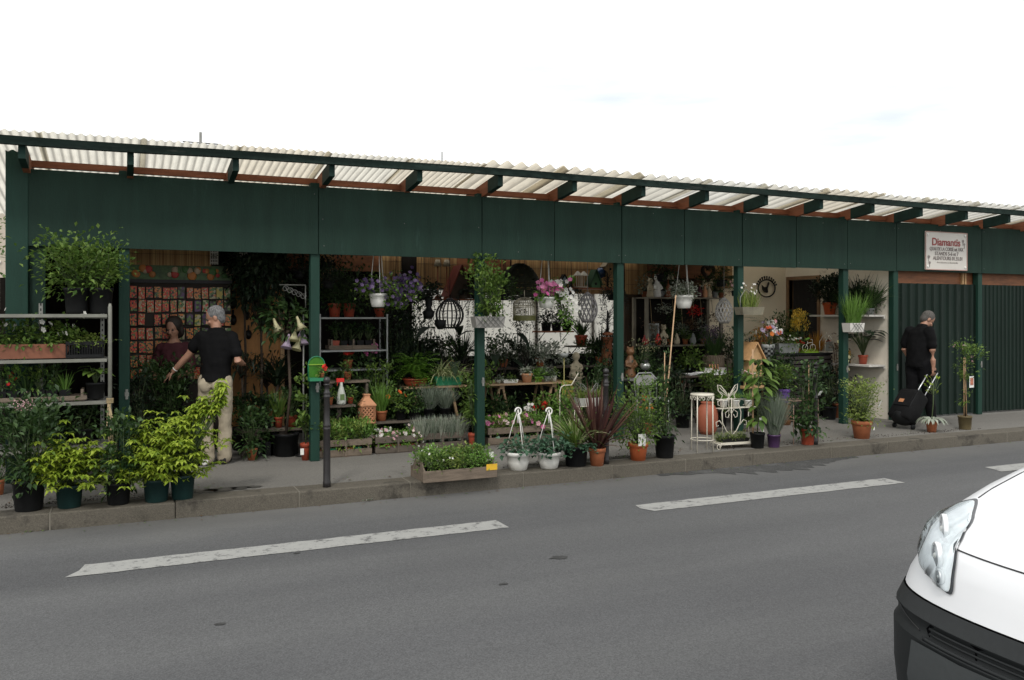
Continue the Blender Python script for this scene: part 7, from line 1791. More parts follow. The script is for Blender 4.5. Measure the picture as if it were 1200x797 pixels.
# ---------------------------------------------------------------- fifth bay: hutch, table, cane ball
hy0 = 11.25; hx0, hx1 = xat(757, hy0), xat(848, hy0)
hut = shelf_unit('dark wooden hutch crowded with ornaments in the fifth bay', hx0, hx1, hy0, hy0 + .42, [.62, 1.27, 2.03], 'hutch', mat('hutch grey wood', (.17, .15, .11), .75, var=.25), .03, None, 'hutch')
MB().box((0, .2, 1.0), (hx1 - hx0 - .1, .014, 1.8)).build('back_panel', dark_board, hut)
def hx(px, z, dy=.12): return V((xat(px, hy0 + dy), hy0 + dy, z + .003))
def figurine(label, loc, s, m, seed):
    t = thing('figurine', label, 'figurine', loc); rg = random.Random(seed); mb = MB()
    mb.lathe([(.05 * s, 0), (.055 * s, .02 * s), (.045 * s, .08 * s), (.05 * s, .14 * s), (.03 * s, .19 * s), (.022 * s, .21 * s)], 12); mb.ball((0, 0, .245 * s), .042 * s, 12); mb.ball((0, -.04 * s, .24 * s), .012 * s, 8)
    for sg in (-1, 1): mb.tube([(sg * .045 * s, 0, .16 * s), (sg * .06 * s, -.03 * s, .11 * s), (sg * .02 * s, -.05 * s, .10 * s)], .013 * s, 6); mb.ball((sg * .03 * s, 0, .285 * s), .012 * s, 6)
    remeshed(mb, 'figure', m, t, .006 * max(1, s * .8), 1); return t
figurine('pale stone figurine at the left end of the hutch top', hx(762, 2.03), 1.05, stone_mat, 1)
figurine('white smiling figurine, second on the hutch top', hx(770, 2.03), 1.25, white_tag, 2)
p = hx(783, 2.03); t = thing('table_lamp', 'lamp with a cream shade on top of the hutch', 'lamp', p); MB().lathe([(.05, 0), (.06, .02), (.03, .06), (.045, .14), (.01, .22), (.008, .30)], 14).build('lamp_base', brown_wood, t); MB().lathe([(.10, .28), (.065, .40), (.062, .40), (.095, .28)], 16).build('lamp_shade', stone_mat, t)
for i, (px, m, lab) in enumerate(((776, g_dark, 'dark pot of leaves between the white figurine and the lamp'), (794, g_grey, 'grey leaf arrangement right of the lamp on the hutch'), (812, g_brown, 'dried brown arrangement on the hutch top'), (838, g_dark, 'dark leafy pot at the right end of the hutch top'))):
    plant(lab, hx(px, 2.03, .22), ('clay', .055, .1, [grey_ceramic, terracotta, brown_wood, grey_ceramic][i]), bushy(.2, .12, 170, .05, .03), [m, dark_stem])
for i, (px, m, lab) in enumerate(((820, wine_cloth, 'dark red bottle on the hutch top'), (826, terra_pale, 'small pale bottle on the hutch top'), (831, stone_mat, 'small stone jug on the hutch top'))):
    t = thing('bottle', lab, 'bottle', hx(px, 2.03, .06)); MB().lathe([(.035, 0), (.04, .02), (.04, .10), (.015, .15), (.015, .19), (.0, .19)], 12).build('glass', m, t); MB().lathe([(.017, .185), (.017, .21), (0, .21)], 10).build('stopper', pale_wood, t)
# heart wreath
p = at(830, 319, hy0 + .1); t = thing('heart_wreath', 'dark heart-shaped wreath hanging above the hutch', 'wreath', p); k = mpp(830, hy0); mb = MB()
hp_ = [(8.2 * k * math.sin(a) ** 3, 0, k * .55 * (13 * math.cos(a) - 5 * math.cos(2 * a) - 2 * math.cos(3 * a) - math.cos(4 * a))) for a in [i * 6.2832 / 30 for i in range(31)]]
mb.tube(hp_, 2.4 * k, 8, 0, False); mb.build('twigs', mat('dark twigs', (.03, .018, .012), .9, var=.4), t); rgx = random.Random(3); mb = MB()
for q in hp_:
    for _ in range(10): mb.leaf(V(q) + V((rgx.gauss(0, .015), rgx.gauss(0, .015), rgx.gauss(0, .015))), (rgx.uniform(-1, 1), rgx.uniform(-1, 1), rgx.uniform(-1, 1)), .035, .012)
mb.build('dry_leaves', g_brown, t); hang_wire(t, .08, TOP(hy0) - p.z + .05)
# middle shelf of the hutch
p = hx(765, 1.27); t = thing('picture_frame', 'silver arched mirror frame standing on the middle hutch shelf', 'frame', p); mb = MB(); mb.bx(-.11, -.085, -.012, .012, 0, .34); mb.bx(.085, .11, -.012, .012, 0, .34); mb.bx(-.084, .084, -.012, .012, 0, .025); mb.bx(-.084, .084, -.012, .012, .315, .34); mb.build('frame', zinc, t); MB().bx(-.084, .084, .0, .006, .026, .314).build('mirror_glass', mat('dim mirror', (.10, .11, .09), .1, metal=.5), t)
for i, (px, m, lab) in enumerate(((756.5, mat('red glaze', (.35, .02, .02), .4), 'red glazed jar at the left end of the middle hutch shelf'), (771, mat('scarlet glaze', (.55, .03, .02), .4), 'scarlet pointed jar on the middle hutch shelf'), (793, stone_mat, 'pale stone vase on the middle hutch shelf'), (812, grey_ceramic, 'grey pot on the middle hutch shelf'))):
    t = thing('jar', lab, 'jar', hx(px, 1.27, .05)); MB().lathe([(.035, 0), (.055, .04), (.05, .09), (.025, .14), (.03, .16), (.0, .16)], 14).build('jar_body', m, t); MB().ball((0, 0, .17), .016, 8).build('lid_knob', m, t)
figurine('tall pale rabbit-eared figurine in the middle of the hutch', hx(777.5, 1.27, .1), 1.1, stone_mat, 5)
for i, (px, gm, lab) in enumerate(((785, g_dark, 'small dark pot plant on the middle hutch shelf'), (803, g_mid, 'small green pot plant on the middle hutch shelf'), (824, g_dark, 'dark bushy pot near the right end of the middle hutch shelf'), (838, g_black, 'black-green pot at the right end of the middle hutch shelf'))):
    plant(lab, hx(px, 1.27, .16), ('clay', .05, .09, terracotta), bushy(.17, .11, 180), [gm, stem_green])
# hung inside the hutch: dried bunches
for i, (px, pyb, gm, lab) in enumerate(((777, 362, g_silver, 'pale dried flower bunch hanging at the left inside the hutch'), (812, 378, g_brown, 'brown dried bunch hanging in the middle of the hutch'), (823, 380, g_grey, 'grey dried bunch hanging on the right in the hutch'), (813.5, 365, f_red, 'dark red dried bunch below the white hanging pot'))):
    p = at(px, pyb, hy0 + .02); t = thing('dried_bunch', lab, 'dried flowers', p); rgx = random.Random(i); mb = MB(); bush(mb, rgx, .13, .11, 140, .035, .025, -.06, 'ball', 14, stems=False); mb.build('flower_heads', [gm, dark_stem], t); MB().tube([(0, 0, 0), (0, .05, 2.0 - p.z)], .004, 4).build('string', twine, t)
plant('dark tall grass standing on the floor before the hutch', on(775, 10.9, PZ), ('nursery', .14, .3, black_plastic), bushy(.9, .2, 600, .07, .03, 'column', 30), [g_black, dark_stem])
# white hanging pot with grey foliage
k = mpp(801.5, 9.85); p = at(801.5, 361.5, 9.85)
t = plant('white hanging pot of grey-green foliage in the fifth bay', p, ('bowl', 10.8 * k, 15.5 * k, white_plastic), bushy(15 * k, 16 * k, 520, .04, .024, 'dome', 26, .24), [g_silver, stem_green], cat='hanging pot', name='hanging_pot')
hanger(t, 10 * k, 14 * k, 2.95 - p.z - 14 * k, white_plastic, 3, False, .005)
# dark table with papers and a big wicker pot
dy0 = 10.35; T3 = table('dark wooden table with papers and a wicker pot', xat(794, dy0), xat(866, dy0), dy0, dy0 + .6, .85, mat('dark table wood', (.055, .040, .030), .6, var=.3, scale=4, stretch=(1, 6, 6)))
def dx_(px, dy=.1): return V((xat(px, dy0 + dy), dy0 + dy, .853))
pp = thing('paper_stack', 'loose pile of white papers on the dark wooden table', 'papers', dx_(816, .12)); rgx = random.Random(1)
for i in range(7): MB().box((rgx.uniform(-.1, .12), rgx.uniform(-.03, .03), .003 + .006 * i), (.21, .15, .004), Matrix.Rotation(rgx.uniform(-.5, .5), 3, 'Z')).build('sheet', paper, pp)
pbx = thing('card_box', 'open white cardboard tray at the right of the papers', 'box', dx_(838, .1)); 
for s in (-1, 1): MB().box((s * .13, 0, .05), (.008, .2, .10)).build('end', white_tag, pbx); MB().box((0, s * .098, .035), (.25, .008, .07)).build('side', paper, pbx)
MB().box((0, 0, .004), (.25, .19, .006)).build('bottom', paper, pbx)
for i in range(4): MB().tube([(-.08 + .05 * i, 0, .01), (-.085 + .05 * i, .02, .15)], .009, 6).build('handle', terra_pale, pbx)
wick = mat('weathered wicker', (.17, .13, .09), .85, var=.3, scale=20, bump=.4)
p = dx_(836, .36); p.z = .853; k = mpp(836, dy0 + .36)
t = plant('purple heather in a large ribbed wicker pot on the dark table', p, ('barrel', 12.5 * k, 21 * k, wick), lambda mb, rg, fb: (blades(mb, rg, 260, 34 * k, .010, .08, .5, .4), [fb.leaf(V((rg.gauss(0, .10), rg.gauss(0, .08), rg.uniform(14, 36) * k)), (rg.uniform(-1, 1), rg.uniform(-1, 1), 1), .03, .012) for _ in range(420)]), [g_dark], fl=mat('heather purple', (.10, .06, .11), .7))
ribs_ = MB()
for i in range(26):
    a = 6.2832 * i / 26; ribs_.tube([(math.cos(a) * r_ * 12.7 * k, math.sin(a) * r_ * 12.7 * k, z * 21 * k) for r_, z in ((.72, .02), (.93, .2), (1.0, .5), (.95, .8), (.87, .96))], .006, 4)
ribs_.build('ribs', wick, t)
plant('pale leafed plant arching beside the wicker pot on the dark table', dx_(812, .4), ('nursery', .1, .16, black_plastic), bushy(.22, .2, 420, .06, .035), [g_mid, stem_green])
p = dx_(857, .38); t = thing('stone_trough', 'rough stone block planter at the right end of the dark table', 'planter', p); MB().bx(-.16, .16, -.12, .12, 0, .22).build('block', mat('brown grey stone', (.20, .16, .12), .9, var=.25, scale=8, bump=.5), t, bevel=.012); mb = MB(); bush(mb, random.Random(5), .2, .16, 160, .05, .02, .215, 'dome', 12); mb.build('foliage', [g_brown, dark_stem], t)
plant('small white flowers drooping by the stone block planter', dx_(862, .2), ('nursery', .06, .1, black_plastic), flowery(.3, .12, 140, 16, .018), [g_dark, stem_green], fl=f_white)
# crystal ball and small grey table
sy0 = 10.05; T4 = table('small grey side table with a glass ball lamp', xat(738, sy0), xat(776, sy0), sy0, sy0 + .45, .86, mat('grey table paint', (.14, .14, .13), .7, var=.2))
p = V((xat(756, sy0 + .12), sy0 + .12, .863)); t = thing('glass_ball_lamp', 'clear glass ball on a black iron stand', 'lamp', p); k = mpp(756, sy0); MB().lathe([(5 * k, 0), (5 * k, 1 * k), (1.5 * k, 2 * k), (1.2 * k, 9 * k), (4 * k, 10.5 * k)], 14).build('stand', black_iron, t); MB().ball((0, 0, 14 * k), 6.3 * k, 20, sc=(1, 1, .82)).build('glass_ball', mat('silvery glass', (.35, .36, .34), .08, metal=.6, var=.3, scale=18), t); MB().lathe([(5.5 * k, 19 * k), (3 * k, 21 * k), (0, 21.5 * k)], 14).build('cap', black_iron, t)
plant('dark shrub with pale tips right of the fourth post', V((xat(752, 10.4), 10.4, .863)), ('nursery', .09, .16, black_plastic), lambda mb, rg, fb: (bush(mb, rg, .36, .22, 420, .05, .024, 0, 'dome', 24), [fb.leaf(V((rg.gauss(0, .12), rg.gauss(-.05, .08), rg.uniform(.2, .4))), (rg.uniform(-1, 1), -1, 1), .04, .02) for _ in range(60)]), [g_dark, stem_green], fl=f_cream)
figurine('brown owl-like figurine right of the fourth post', V((xat(738.5, 10.35), 10.35, .863)), 1.5, mat('brown glaze', (.16, .075, .03), .5, var=.3), 7)
for (px, lab) in ((765, 'grey metal garden chair behind the bushy shrub with the white card'),):
    y = 9.86; t = thing('garden_chair', lab, 'chair', on(px, y, PZ)); 
    for sx in (-1, 1):
        for sy in (-1, 1): MB().tube([(sx * .16, sy * .16, 0), (sx * .15, sy * .15, .45)], .011, 6).build('leg', zinc, t)
    MB().lathe([(.19, 0), (.195, .012), (.19, .024), (0, .024)], 18, (0, 0, .45)).build('seat', mat('grey chair paint', (.24, .24, .23), .6, var=.15), t)
    bk = MB().tube([(-.17, .16, .45), (-.18, .19, .72), (-.1, .2, .80), (.1, .2, .80), (.18, .19, .72), (.17, .16, .45)], .011, 6)
    bk.build('back_frame', zinc, t); MB().box((0, .195, .70), (.30, .012, .14)).build('backrest', mat('grey chair paint', (.24, .24, .23), .6), t)
loc = on(757, 9.75, PZ); plant('orange and red flowers in a small pot beside the grey garden chair', loc + V((0, .0, 0)), ('clay', .09, .16, terracotta), flowery(.4, .14, 220, 10, .03), [g_mid, stem_green], fl=f_orange)
# amphora behind the plant stand
g = gnd(835.5, 510); k = 1.61 / 141; t = thing('terracotta_amphora', 'large smooth terracotta jar standing behind the white plant stand', 'jar', V((g.x, g.y + .12, PZ))); r = 12.5 * k
MB().lathe([(r * .62, 0), (r * .85, 5 * k), (r * .98, 14 * k), (r, 22 * k), (r * .93, 29 * k), (r * .68, 34 * k), (r * .55, 36 * k), (r * .66, 37.5 * k), (r * .6, 38 * k), (r * .5, 36 * k)], 28).build('jar_body', mat('smooth terracotta', (.33, .095, .05), .6, var=.12, scale=6), t)
plant('leafy shrub with pale mottled leaves between table and terracotta jar', on(842, 9.95, PZ), ('nursery', .13, .25, black_plastic), bushy(.55, .24, 620, .06, .034, 'vase', 34), [g_mid, stem_green])
# wire trellis rail with little white pots by the amphora
for i, (px, lab) in enumerate(((848, 'small white bucket of grass left of the heart stand'), (862, 'small white bucket of grass behind the heart stand, middle'), (877, 'small white bucket of grass behind the heart stand, right'))):
    p = at(px, 477, 9.15 + .12); plant(lab, p, ('clay', .058, .10, white_plastic), grassy(.14, 60, .010, .7, .6), [g_fresh])
rl = thing('wire_rail', 'white wire rail stand carrying three little white buckets', 'plant stand', V((xat(862, 9.27), 9.27, PZ))); zz = at(862, 477, 9.27).z - PZ
MB().box((0, 0, zz - .008), (xat(884, 9.27) - xat(842, 9.27), .1, .010)).build('ledge', white_metal, rl)
for s in (-1, 1): MB().tube([(s * .22, 0, 0), (s * .22, 0, zz - .014)], .006, 6).build('leg', white_metal, rl)

# ---------------------------------------------------------------- sixth bay
# wooden bird house on a post
y = 9.55; k = mpp(880, y); p = at(880, 442, y)
t = bird_house('big pale wooden bird house on a stake in front of the fifth post', 879, 442, y, 21, 40, pale_wood, mat('pale wood roof', (.44, .25, .11), .6, var=.2, stretch=(1, 6, 6)), .40, deep=.8); t.rotation_euler.z = .12
st_ = MB().box((0, 0, -(p.z - PZ) / 2), (.045, .045, p.z - PZ - .004)).build('stake', pale_wood, t)
MB().tube([(0, 0, 40 * k), (-.02, 0, 46 * k)], .010, 6).build('hook', black_iron, t)
p = at(879, 455, 9.42); bt_ = crate('small orange wood box of flowers below the wooden bird house', V((p.x, p.y, p.z)), .36, .16, .10, 0, pale_wood, 1, name='flower_box')
sup = thing('box_post', 'short wooden post under the orange flower box', 'post', V((p.x, p.y, PZ))); MB().bx(-.03, .03, -.03, .03, 0, p.z - PZ - .002).build('timber', dark_crate, sup); MB().bx(-.12, .12, -.06, .06, 0, .03).build('foot', dark_crate, sup)
for i in range(3): plant('green herb with pinkish heads in the orange flower box', V((p.x - .11 + .11 * i, p.y, p.z + .014)), ('square', .045, .08, black_plastic), flowery(.17, .09, 110, 4, .02), [g_fresh, stem_green], fl=f_pale, group='herbs in the orange flower box')
# daffodil box on the fifth post
k = mpp(877, FY); p = V((xat(878, FY - .1), FY - .1, at(877, 369, FY).z))
t = plant('weathered box of daffodil leaves high on the fifth post', p, ('trough', (32 * k, .18), 9 * k, mat('weathered pale trough', (.17, .155, .11), .85, var=.3, scale=8)), lambda mb, rg, fb: (blades(mb, rg, 120, 24 * k, .012, .05, .4, .4, box=(.13, .05)), [fb.flower((rg.uniform(-.18, .12), -.05, rg.uniform(16, 28) * k), (rg.uniform(-.8, .8), -1, .5), .017, 0) for _ in range(12)]), [g_yel], fl=f_white, cat='wall planter', name='wall_planter')
MB().tube([(-.17, -.02, 0), (-.17, -.02, 20 * k), (-.08, -.02, 30 * k), (.04, -.02, 22 * k)], .007, 5).build('wire_arch', grey_metal, t)
plant('pink-tipped trailing plant just left of the daffodil box', on(861, 9.75, at(861, 347, 9.75).z), ('nursery', .05, .08, black_plastic), flowery(.14, .1, 150, 10, .02), [g_dark, stem_green], fl=f_pale)
# round iron rooster wreath on the cream wall
p = at(898, 338, BY - .03); t = thing('iron_ring', 'round black iron ring with a cockerel silhouette on the cream wall', 'wall ornament', p); k = mpp(898, BY); mb = MB(); rr = 10 * k
mb.tube([(math.cos(a) * rr * 1.25, -.01, math.sin(a) * rr) for a in [i * 6.2832 / 32 for i in range(33)]], .012, 6, 0, False); mb.build('ring', black_iron, t)
mb = MB()
for i in range(11):
    a = .35 + i * 2.4 / 10; mb.tube([(math.cos(a) * rr * 1.3, -.01, math.sin(a) * rr * 1.05), (math.cos(a) * rr * 1.5, -.01, math.sin(a) * rr * 1.35)], .010, 5); mb.ball((math.cos(a) * rr * 1.5, -.01, math.sin(a) * rr * 1.35), .018, 6)
mb.build('ray_leaves', black_iron, t)
MB().prism([(-.10, -.02), (-.06, -.06), (.0, -.08), (.03, -.07), (.02, .0), (.06, .08), (.05, .12), (.02, .09), (.0, .03), (-.05, .02), (-.11, .06)], -.014, -.006).build('cockerel', black_iron, t)
# palm, yellow and orange plants before the door
plant('feathery grey palm in front of the cream wall', on(908, 10.95, PZ), ('nursery', .15, .3, black_plastic), lambda mb, rg, fb: (mb.tube([(0, 0, 0), (0, 0, 1.0)], .03, 7, 1), [[mb.leaf(V((math.cos(a) * s * .5, math.sin(a) * s * .5, 1.0 + e * s * .5 - .35 * s * s)), (math.cos(a + sg), math.sin(a + sg), -.1), .13, .016) for s in [j / 14 for j in range(2, 15)] for sg in (-.9, .9)] for a, e in [(rg.uniform(0, 6.28), rg.uniform(.1, 1.5)) for _ in range(34)]]), [g_mid, bark])
plant('bushy dark plant in the doorway behind the yellow flowers', on(922, 11.0, PZ), ('nursery', .15, .35, black_plastic), bushy(1.25, .25, 800, .07, .03, 'column', 36), [g_dark, stem_green])
def gr(mb, rg, fb):
    bush(mb, rg, .5, .16, 160, .08, .03, 0, 'vase', 12)
    for i in range(16):
        q = V((rg.uniform(-.16, .22), rg.uniform(-.1, .1), rg.uniform(.42, .72))); mb.tube([(0, 0, 0), q], .005, 4, 1)
        for j in range(36): fb.leaf(q + V((rg.gauss(0, .022), rg.gauss(0, .022), rg.uniform(-.07, .1))), (rg.uniform(-1, 1), rg.uniform(-1, 1), 1.2), .05, .018)
plant('bright yellow plume flowers before the dark doorway', on(934, 10.75, .80), ('nursery', .12, .25, black_plastic), gr, [g_dark, stem_green], fl=f_yellow)
bs = table('dark box stand behind the slatted counter', xat(918, 10.95) - .2, xat(960, 10.95), 10.66, 10.98, .797, dark_board, 'box_stand')
plant('orange tufted ornamental grass by the doorway', on(957, 10.8, .80), ('nursery', .1, .3, black_plastic), grassy(.42, 200, .012, .45, .3), [g_orange])
# counter with slatted front
cy = 10.3; c0, c1 = xat(906, cy), xat(976, cy); cnt = thing('slatted_counter', 'black counter with horizontal slatted front in the sixth bay', 'counter', ((c0 + c1) / 2, cy + .17, PZ)); cw = c1 - c0; czt = at(940, 414, cy).z - PZ
MB().box((0, 0, czt - .015), (cw, .34, .03)).build('top', black_plastic, cnt)
for i in range(14): MB().box((0, -.165, .06 + i * (czt - .1) / 13.5), (cw - .02, .014, .05)).build('slat', mat('dark counter slat', (.035, .028, .026), .6, var=.2), cnt)
for s in (-1, 1): MB().box((s * (cw / 2 - .02), .01, (czt - .03) / 2), (.03, .30, czt - .035)).build('side', black_plastic, cnt)
def cx(px, dy=.1): return V((xat(px, cy + dy), cy + dy, PZ + czt + .003))
t = plant('white flowers in a long zinc trough on the slatted counter', cx(921, .14), ('trough', (.42, .16), .15, zinc), flowery(.13, .18, 240, 16, .018), [g_mid, stem_green], fl=f_white)
t = thing('wire_bicycle', 'miniature white bicycle on a strip of bright grass on the counter', 'ornament', cx(948, .1)); MB().box((0, 0, .006), (.30, .14, .012)).build('base', lime_plastic, t)
mb = MB(); blades(mb, random.Random(2), 130, .06, .008, .0, .3, .3, .012, box=(.14, .06)); mb.build('grass_strip', g_lime, t)
for s in (-1, 1): MB().tube([(s * .08 + .055 * math.cos(a), 0, .075 + .055 * math.sin(a)) for a in [i * .4488 for i in range(15)]], .005, 5).build('wheel', white_metal, t)
MB().tube([(-.08, 0, .075), (-.03, 0, .15), (.07, 0, .16), (.08, 0, .075)], .005, 5).tube([(-.03, 0, .15), (-.035, 0, .18)], .005, 5).tube([(.07, 0, .16), (.075, 0, .20), (.04, 0, .21)], .005, 5).build('frame', white_metal, t); MB().tube([(-.08, 0, .20), (.0, 0, .23)], .018, 8).build('basket', apple, t)
plant('red geranium left of the miniature bicycle', cx(935.5, .2), ('clay', .04, .07, terracotta), flowery(.14, .07, 70, 14, .024), [g_dark, stem_green], fl=f_red)
# glass lantern house
p = cx(968.5, .1); t = thing('glass_lantern', 'pale wire house-shaped lantern on the counter', 'lantern', p); w_ = .085; h_ = .17
fr = MB()
for sx in (-1, 1):
    for sy in (-1, 1): MB().tube([(sx * w_, sy * .06, 0), (sx * w_, sy * .06, h_), (sx * .0, sy * .06, h_ + .10)], .006, 4).build('frame_bar', white_metal, t)
MB().box((0, 0, .004), (2 * w_ + .02, .14, .008)).build('base', white_metal, t); MB().tube([(0, -.06, h_ + .1), (0, .06, h_ + .1)], .006, 4).tube([(0, 0, h_ + .1), (0, 0, h_ + .15)], .004, 4).build('ridge', white_metal, t)
MB().bx(-w_ + .008, w_ - .008, -.058, -.055, .01, h_).build('pane', mat('dim pane', (.16, .17, .15), .1, spec=.8), t)
plant('little red flower right of the house-shaped lantern', cx(977, .05) + V((-.02, .1, 0)), ('clay', .03, .05, terracotta), flowery(.2, .04, 30, 5, .03), [g_dark, stem_green], fl=f_red)
# chequered pot with flower bouquets at the counter's left
p = on(900, 10.1, PZ); t = thing('flower_bucket_stand', 'black iron stand of mixed bouquets left of the counter', 'flower stand', p); zt = at(900, 424, 10.1).z - PZ
MB().tube([(0, 0, 0), (0, 0, zt)], .015, 6).build('pole', black_iron, t); MB().lathe([(.16, 0), (.16, .02), (.02, .04)], 14).build('foot', black_iron, t); MB().lathe([(.12, zt), (.14, zt + .02), (0, zt + .02)], 14).build('tray', black_iron, t)
chk = mat('pale grey bucket', (.40, .41, .40), .5, var=.15)
t2 = plant('chequered bucket of pink and orange bouquets on the iron stand', p + V((0, 0, zt + .022)), ('clay', .10, .24, chk), flowery(.36, .15, 160, 46, .035, fm=4), [g_dark, stem_green], fl=[f_lilac, f_orange, f_pale, f_white], cat='bouquet bucket')
cq = MB()
for i in range(12):
    for j in range(5):
        if (i + j) % 2: a = 6.2832 * i / 12; rr = .10 * (.76 + .16 * (j + .5) / 5) ; cq.box((math.cos(a) * rr, math.sin(a) * rr, .02 + .036 * j + .015), (.006, .044, .034), Matrix.Rotation(a, 3, 'Z'))
cq.build('chequers', black_plastic, t2)
std_tree('slim orange bamboo-stemmed plant left of the bouquets', on(893, 10.5, PZ), 0, .8, .5, .12, 120, [g_orange, brown_wood])
# dried rose stand by the sixth post
def gr(mb, rg, fb):
    for i in range(20):
        q = V((rg.uniform(-.12, .12), rg.uniform(-.1, .1), rg.uniform(.35, 1.0))); mb.tube([(0, 0, 0), q], .005, 4, 1)
        for _ in range(12): mb.leaf(q + V((rg.gauss(0, .05), rg.gauss(0, .05), rg.gauss(0, .08))), (rg.uniform(-1, 1), rg.uniform(-1, 1), rg.uniform(-.6, .6)), .07, .028)
    for i in range(12): fb.flower((rg.uniform(-.12, .12), -.08, rg.uniform(.3, 1.05)), (rg.uniform(-.5, .5), -1, .3), .035, 0)
plant('tall dried rose plant with cream heads left of the sixth post', on(984, 10.05, PZ), ('nursery', .11, .22, brown_wood), gr, [g_brown, bark], fl=f_cream)
plant('purple potted leafy plant behind the feathery herb', on(919, 9.75, PZ) + V((0, 0, .32)), ('clay', .085, .2, violet), bushy(.32, .16, 260, .07, .04, 'vase', 16), [g_mid, stem_green])
t = thing('brown_stool', 'brown clay stool carrying the purple pot', 'stool', on(919, 9.75, PZ)); MB().lathe([(.09, 0), (.10, .15), (.09, .30), (.10, .318), (0, .318)], 16).build('body', mat('brown clay', (.17, .08, .03), .7, var=.3), t); MB().lathe([(.104, .10), (.108, .12), (.104, .14)], 16).build('band', brown_wood, t)
plant('dark leafy plant rising behind the purple pot', on(908, 10.0, PZ), ('nursery', .1, .2, black_plastic), bushy(.85, .2, 520, .07, .034, 'column', 28), [g_dark, stem_green])
for (px, y, h, r, gm, lab) in ((925, 10.0, .8, .14, g_black, 'black-green shrub in front of the slatted counter'), (972, 9.95, .6, .16, g_black, 'dark shrub at the right foot of the counter'), (870, 10.2, .75, .2, g_dark, 'dark shrub behind the big wooden bird house'), (800, 10.1, .6, .2, g_black, 'dark shrub below the papers table, left side')):
    plant(lab, on(px, y, PZ), ('nursery', .11, .2, black_plastic), bushy(h, r, 520, .06, .03, 'column', 30), [gm, stem_green])
# planter on the sixth post
k = mpp(999, FY); p = V((9.72, FY - .09, at(999, 389, FY).z))
t = plant('tall green reed grass in a white lattice planter on the sixth post', p, ('trough', (23 * k, .16), 10.5 * k, white_board), lambda mb, rg, fb: blades(mb, rg, 300, 38 * k, .010, .05, .5, .35, box=(.10, .05)), [g_fresh], cat='wall planter', name='wall_planter')
trellis(t, 23 * k, 10.5 * k, -.085, grey_metal, 5)
# shelves on the side wall
def side_shelf(label, y0, y1, z, dep=.34):
    t = thing('side_shelf', label, 'shelf', (10.692 - dep / 2, (y0 + y1) / 2, z - .03)); MB().box((0, 0, .015), (dep, y1 - y0, .03)).build('board', white_board, t, bevel=.003)
    MB().bx(dep / 2 - .03, dep / 2 - .002, -(y1 - y0) / 2, (y1 - y0) / 2, -.03, -.001).build('wall_batten', white_board, t)
side_shelf('upper white shelf on the side wall beside the closed shutter', 9.60, 10.85, 1.75)
side_shelf('lower white shelf on the side wall beside the closed shutter', 9.60, 10.45, .98)
plant('dark round bush in a bright orange pot on the upper white shelf', V((10.50, 10.55, 1.752)), ('clay', .115, .2, mat('bright orange pot', (.50, .085, .02), .5, var=.05)), bushy(.46, .24, 2000, .06, .028, 'ball', 60, .22), [g_black, stem_green])
for (y, h, gm, m, lab) in ((10.12, .42, g_dark, white_plastic, 'dark ferny plant in a pale pot on the upper white shelf, beside the sixth post'), (9.92, .52, g_black, white_plastic, 'large dark fern in a pale pot in the middle of the upper white shelf'), (9.72, .45, g_dark, grey_ceramic, 'dark fern at the near end of the upper white shelf')):
    plant(lab, V((10.50, y, 1.752)), ('clay', .07, .10, m), lambda mb, rg, fb, h=h: (blades(mb, rg, 150, h * 1.15, .018, .05, .8, 1.0), bush(mb, rg, h * .8, .2, 320, .07, .022, 0, 'dome', 20)), [gm, stem_green])
plant('broad leaved dark plant in a small red pot on the lower white shelf', V((10.50, 9.86, .982)), ('clay', .075, .14, red_plastic), lambda mb, rg, fb: bigleaves(mb, rg, 24, .24, .13, .42, .6), [g_black, stem_green])
plant('little moss-green pot on the lower white shelf', V((10.42, 10.12, .982)), ('nursery', .07, .09, black_plastic), bushy(.10, .08, 160, .03, .018), [g_mid, stem_green])
p = V((10.52, 10.22, .982)); t = thing('painted_tin', 'yellow painted tin leaning behind the moss-green pot', 'tin', p); MB().bx(-.06, .06, -.04, .04, 0, .2).build('tin_body', mat('yellow tin', (.45, .24, .04), .5, var=.5, scale=14), t, bevel=.006); MB().lathe([(.03, .2), (.03, .215), (0, .215)], 12).build('cap', black_plastic, t)
plant('low dark shrub on the floor under the white shelves', V((10.4, 9.95, PZ)), ('nursery', .12, .18, black_plastic), bushy(.4, .2, 420, .06, .03), [g_black, stem_green])
plant('dark shrub on the floor just inside the sixth post', V((10.15, 10.3, PZ)), ('nursery', .12, .2, black_plastic), bushy(.55, .2, 420, .06, .03), [g_black, stem_green])

# ---------------------------------------------------------------- more of the crowded stock
extra = [
 (491, 11.5, 1.15, .20, g_black, 'dark shrub against the left edge of the white wall'), (518, 11.45, .98, .24, g_black, 'wide dark shrub low on the white wall behind the black ball'), (548, 11.45, 1.05, .2, g_dark, 'dark leafy shrub low on the white wall left of the third post'),
 (580, 11.45, .98, .22, g_black, 'dark shrub low on the white wall right of the third post'), (600, 11.5, 1.02, .2, g_black, 'dark bush on the white wall below the willow dome'), (628, 11.5, 1.12, .2, g_black, 'dark bush on the white wall right of the bird cage'), (655, 11.55, .96, .22, g_dark, 'dark bush under the brown wall shelf'), (678, 11.5, .98, .2, g_black, 'dark bush under the red-brown pot of spiky leaves'), (702, 11.5, 1.05, .22, g_black, 'dark bush on the white wall beside the fourth post'), (742, 11.0, 1.0, .2, g_black, 'dark tall bush between the fourth post and the hutch'),
 (860, 10.9, 1.35, .22, g_dark, 'tall dark bush filling the corner behind the fifth post'), (884, 11.3, 1.25, .2, g_dark, 'green bush before the cream wall below the iron ring'), (846, 10.75, 1.2, .2, g_black, 'dark tall bush behind the purple heather'),
]
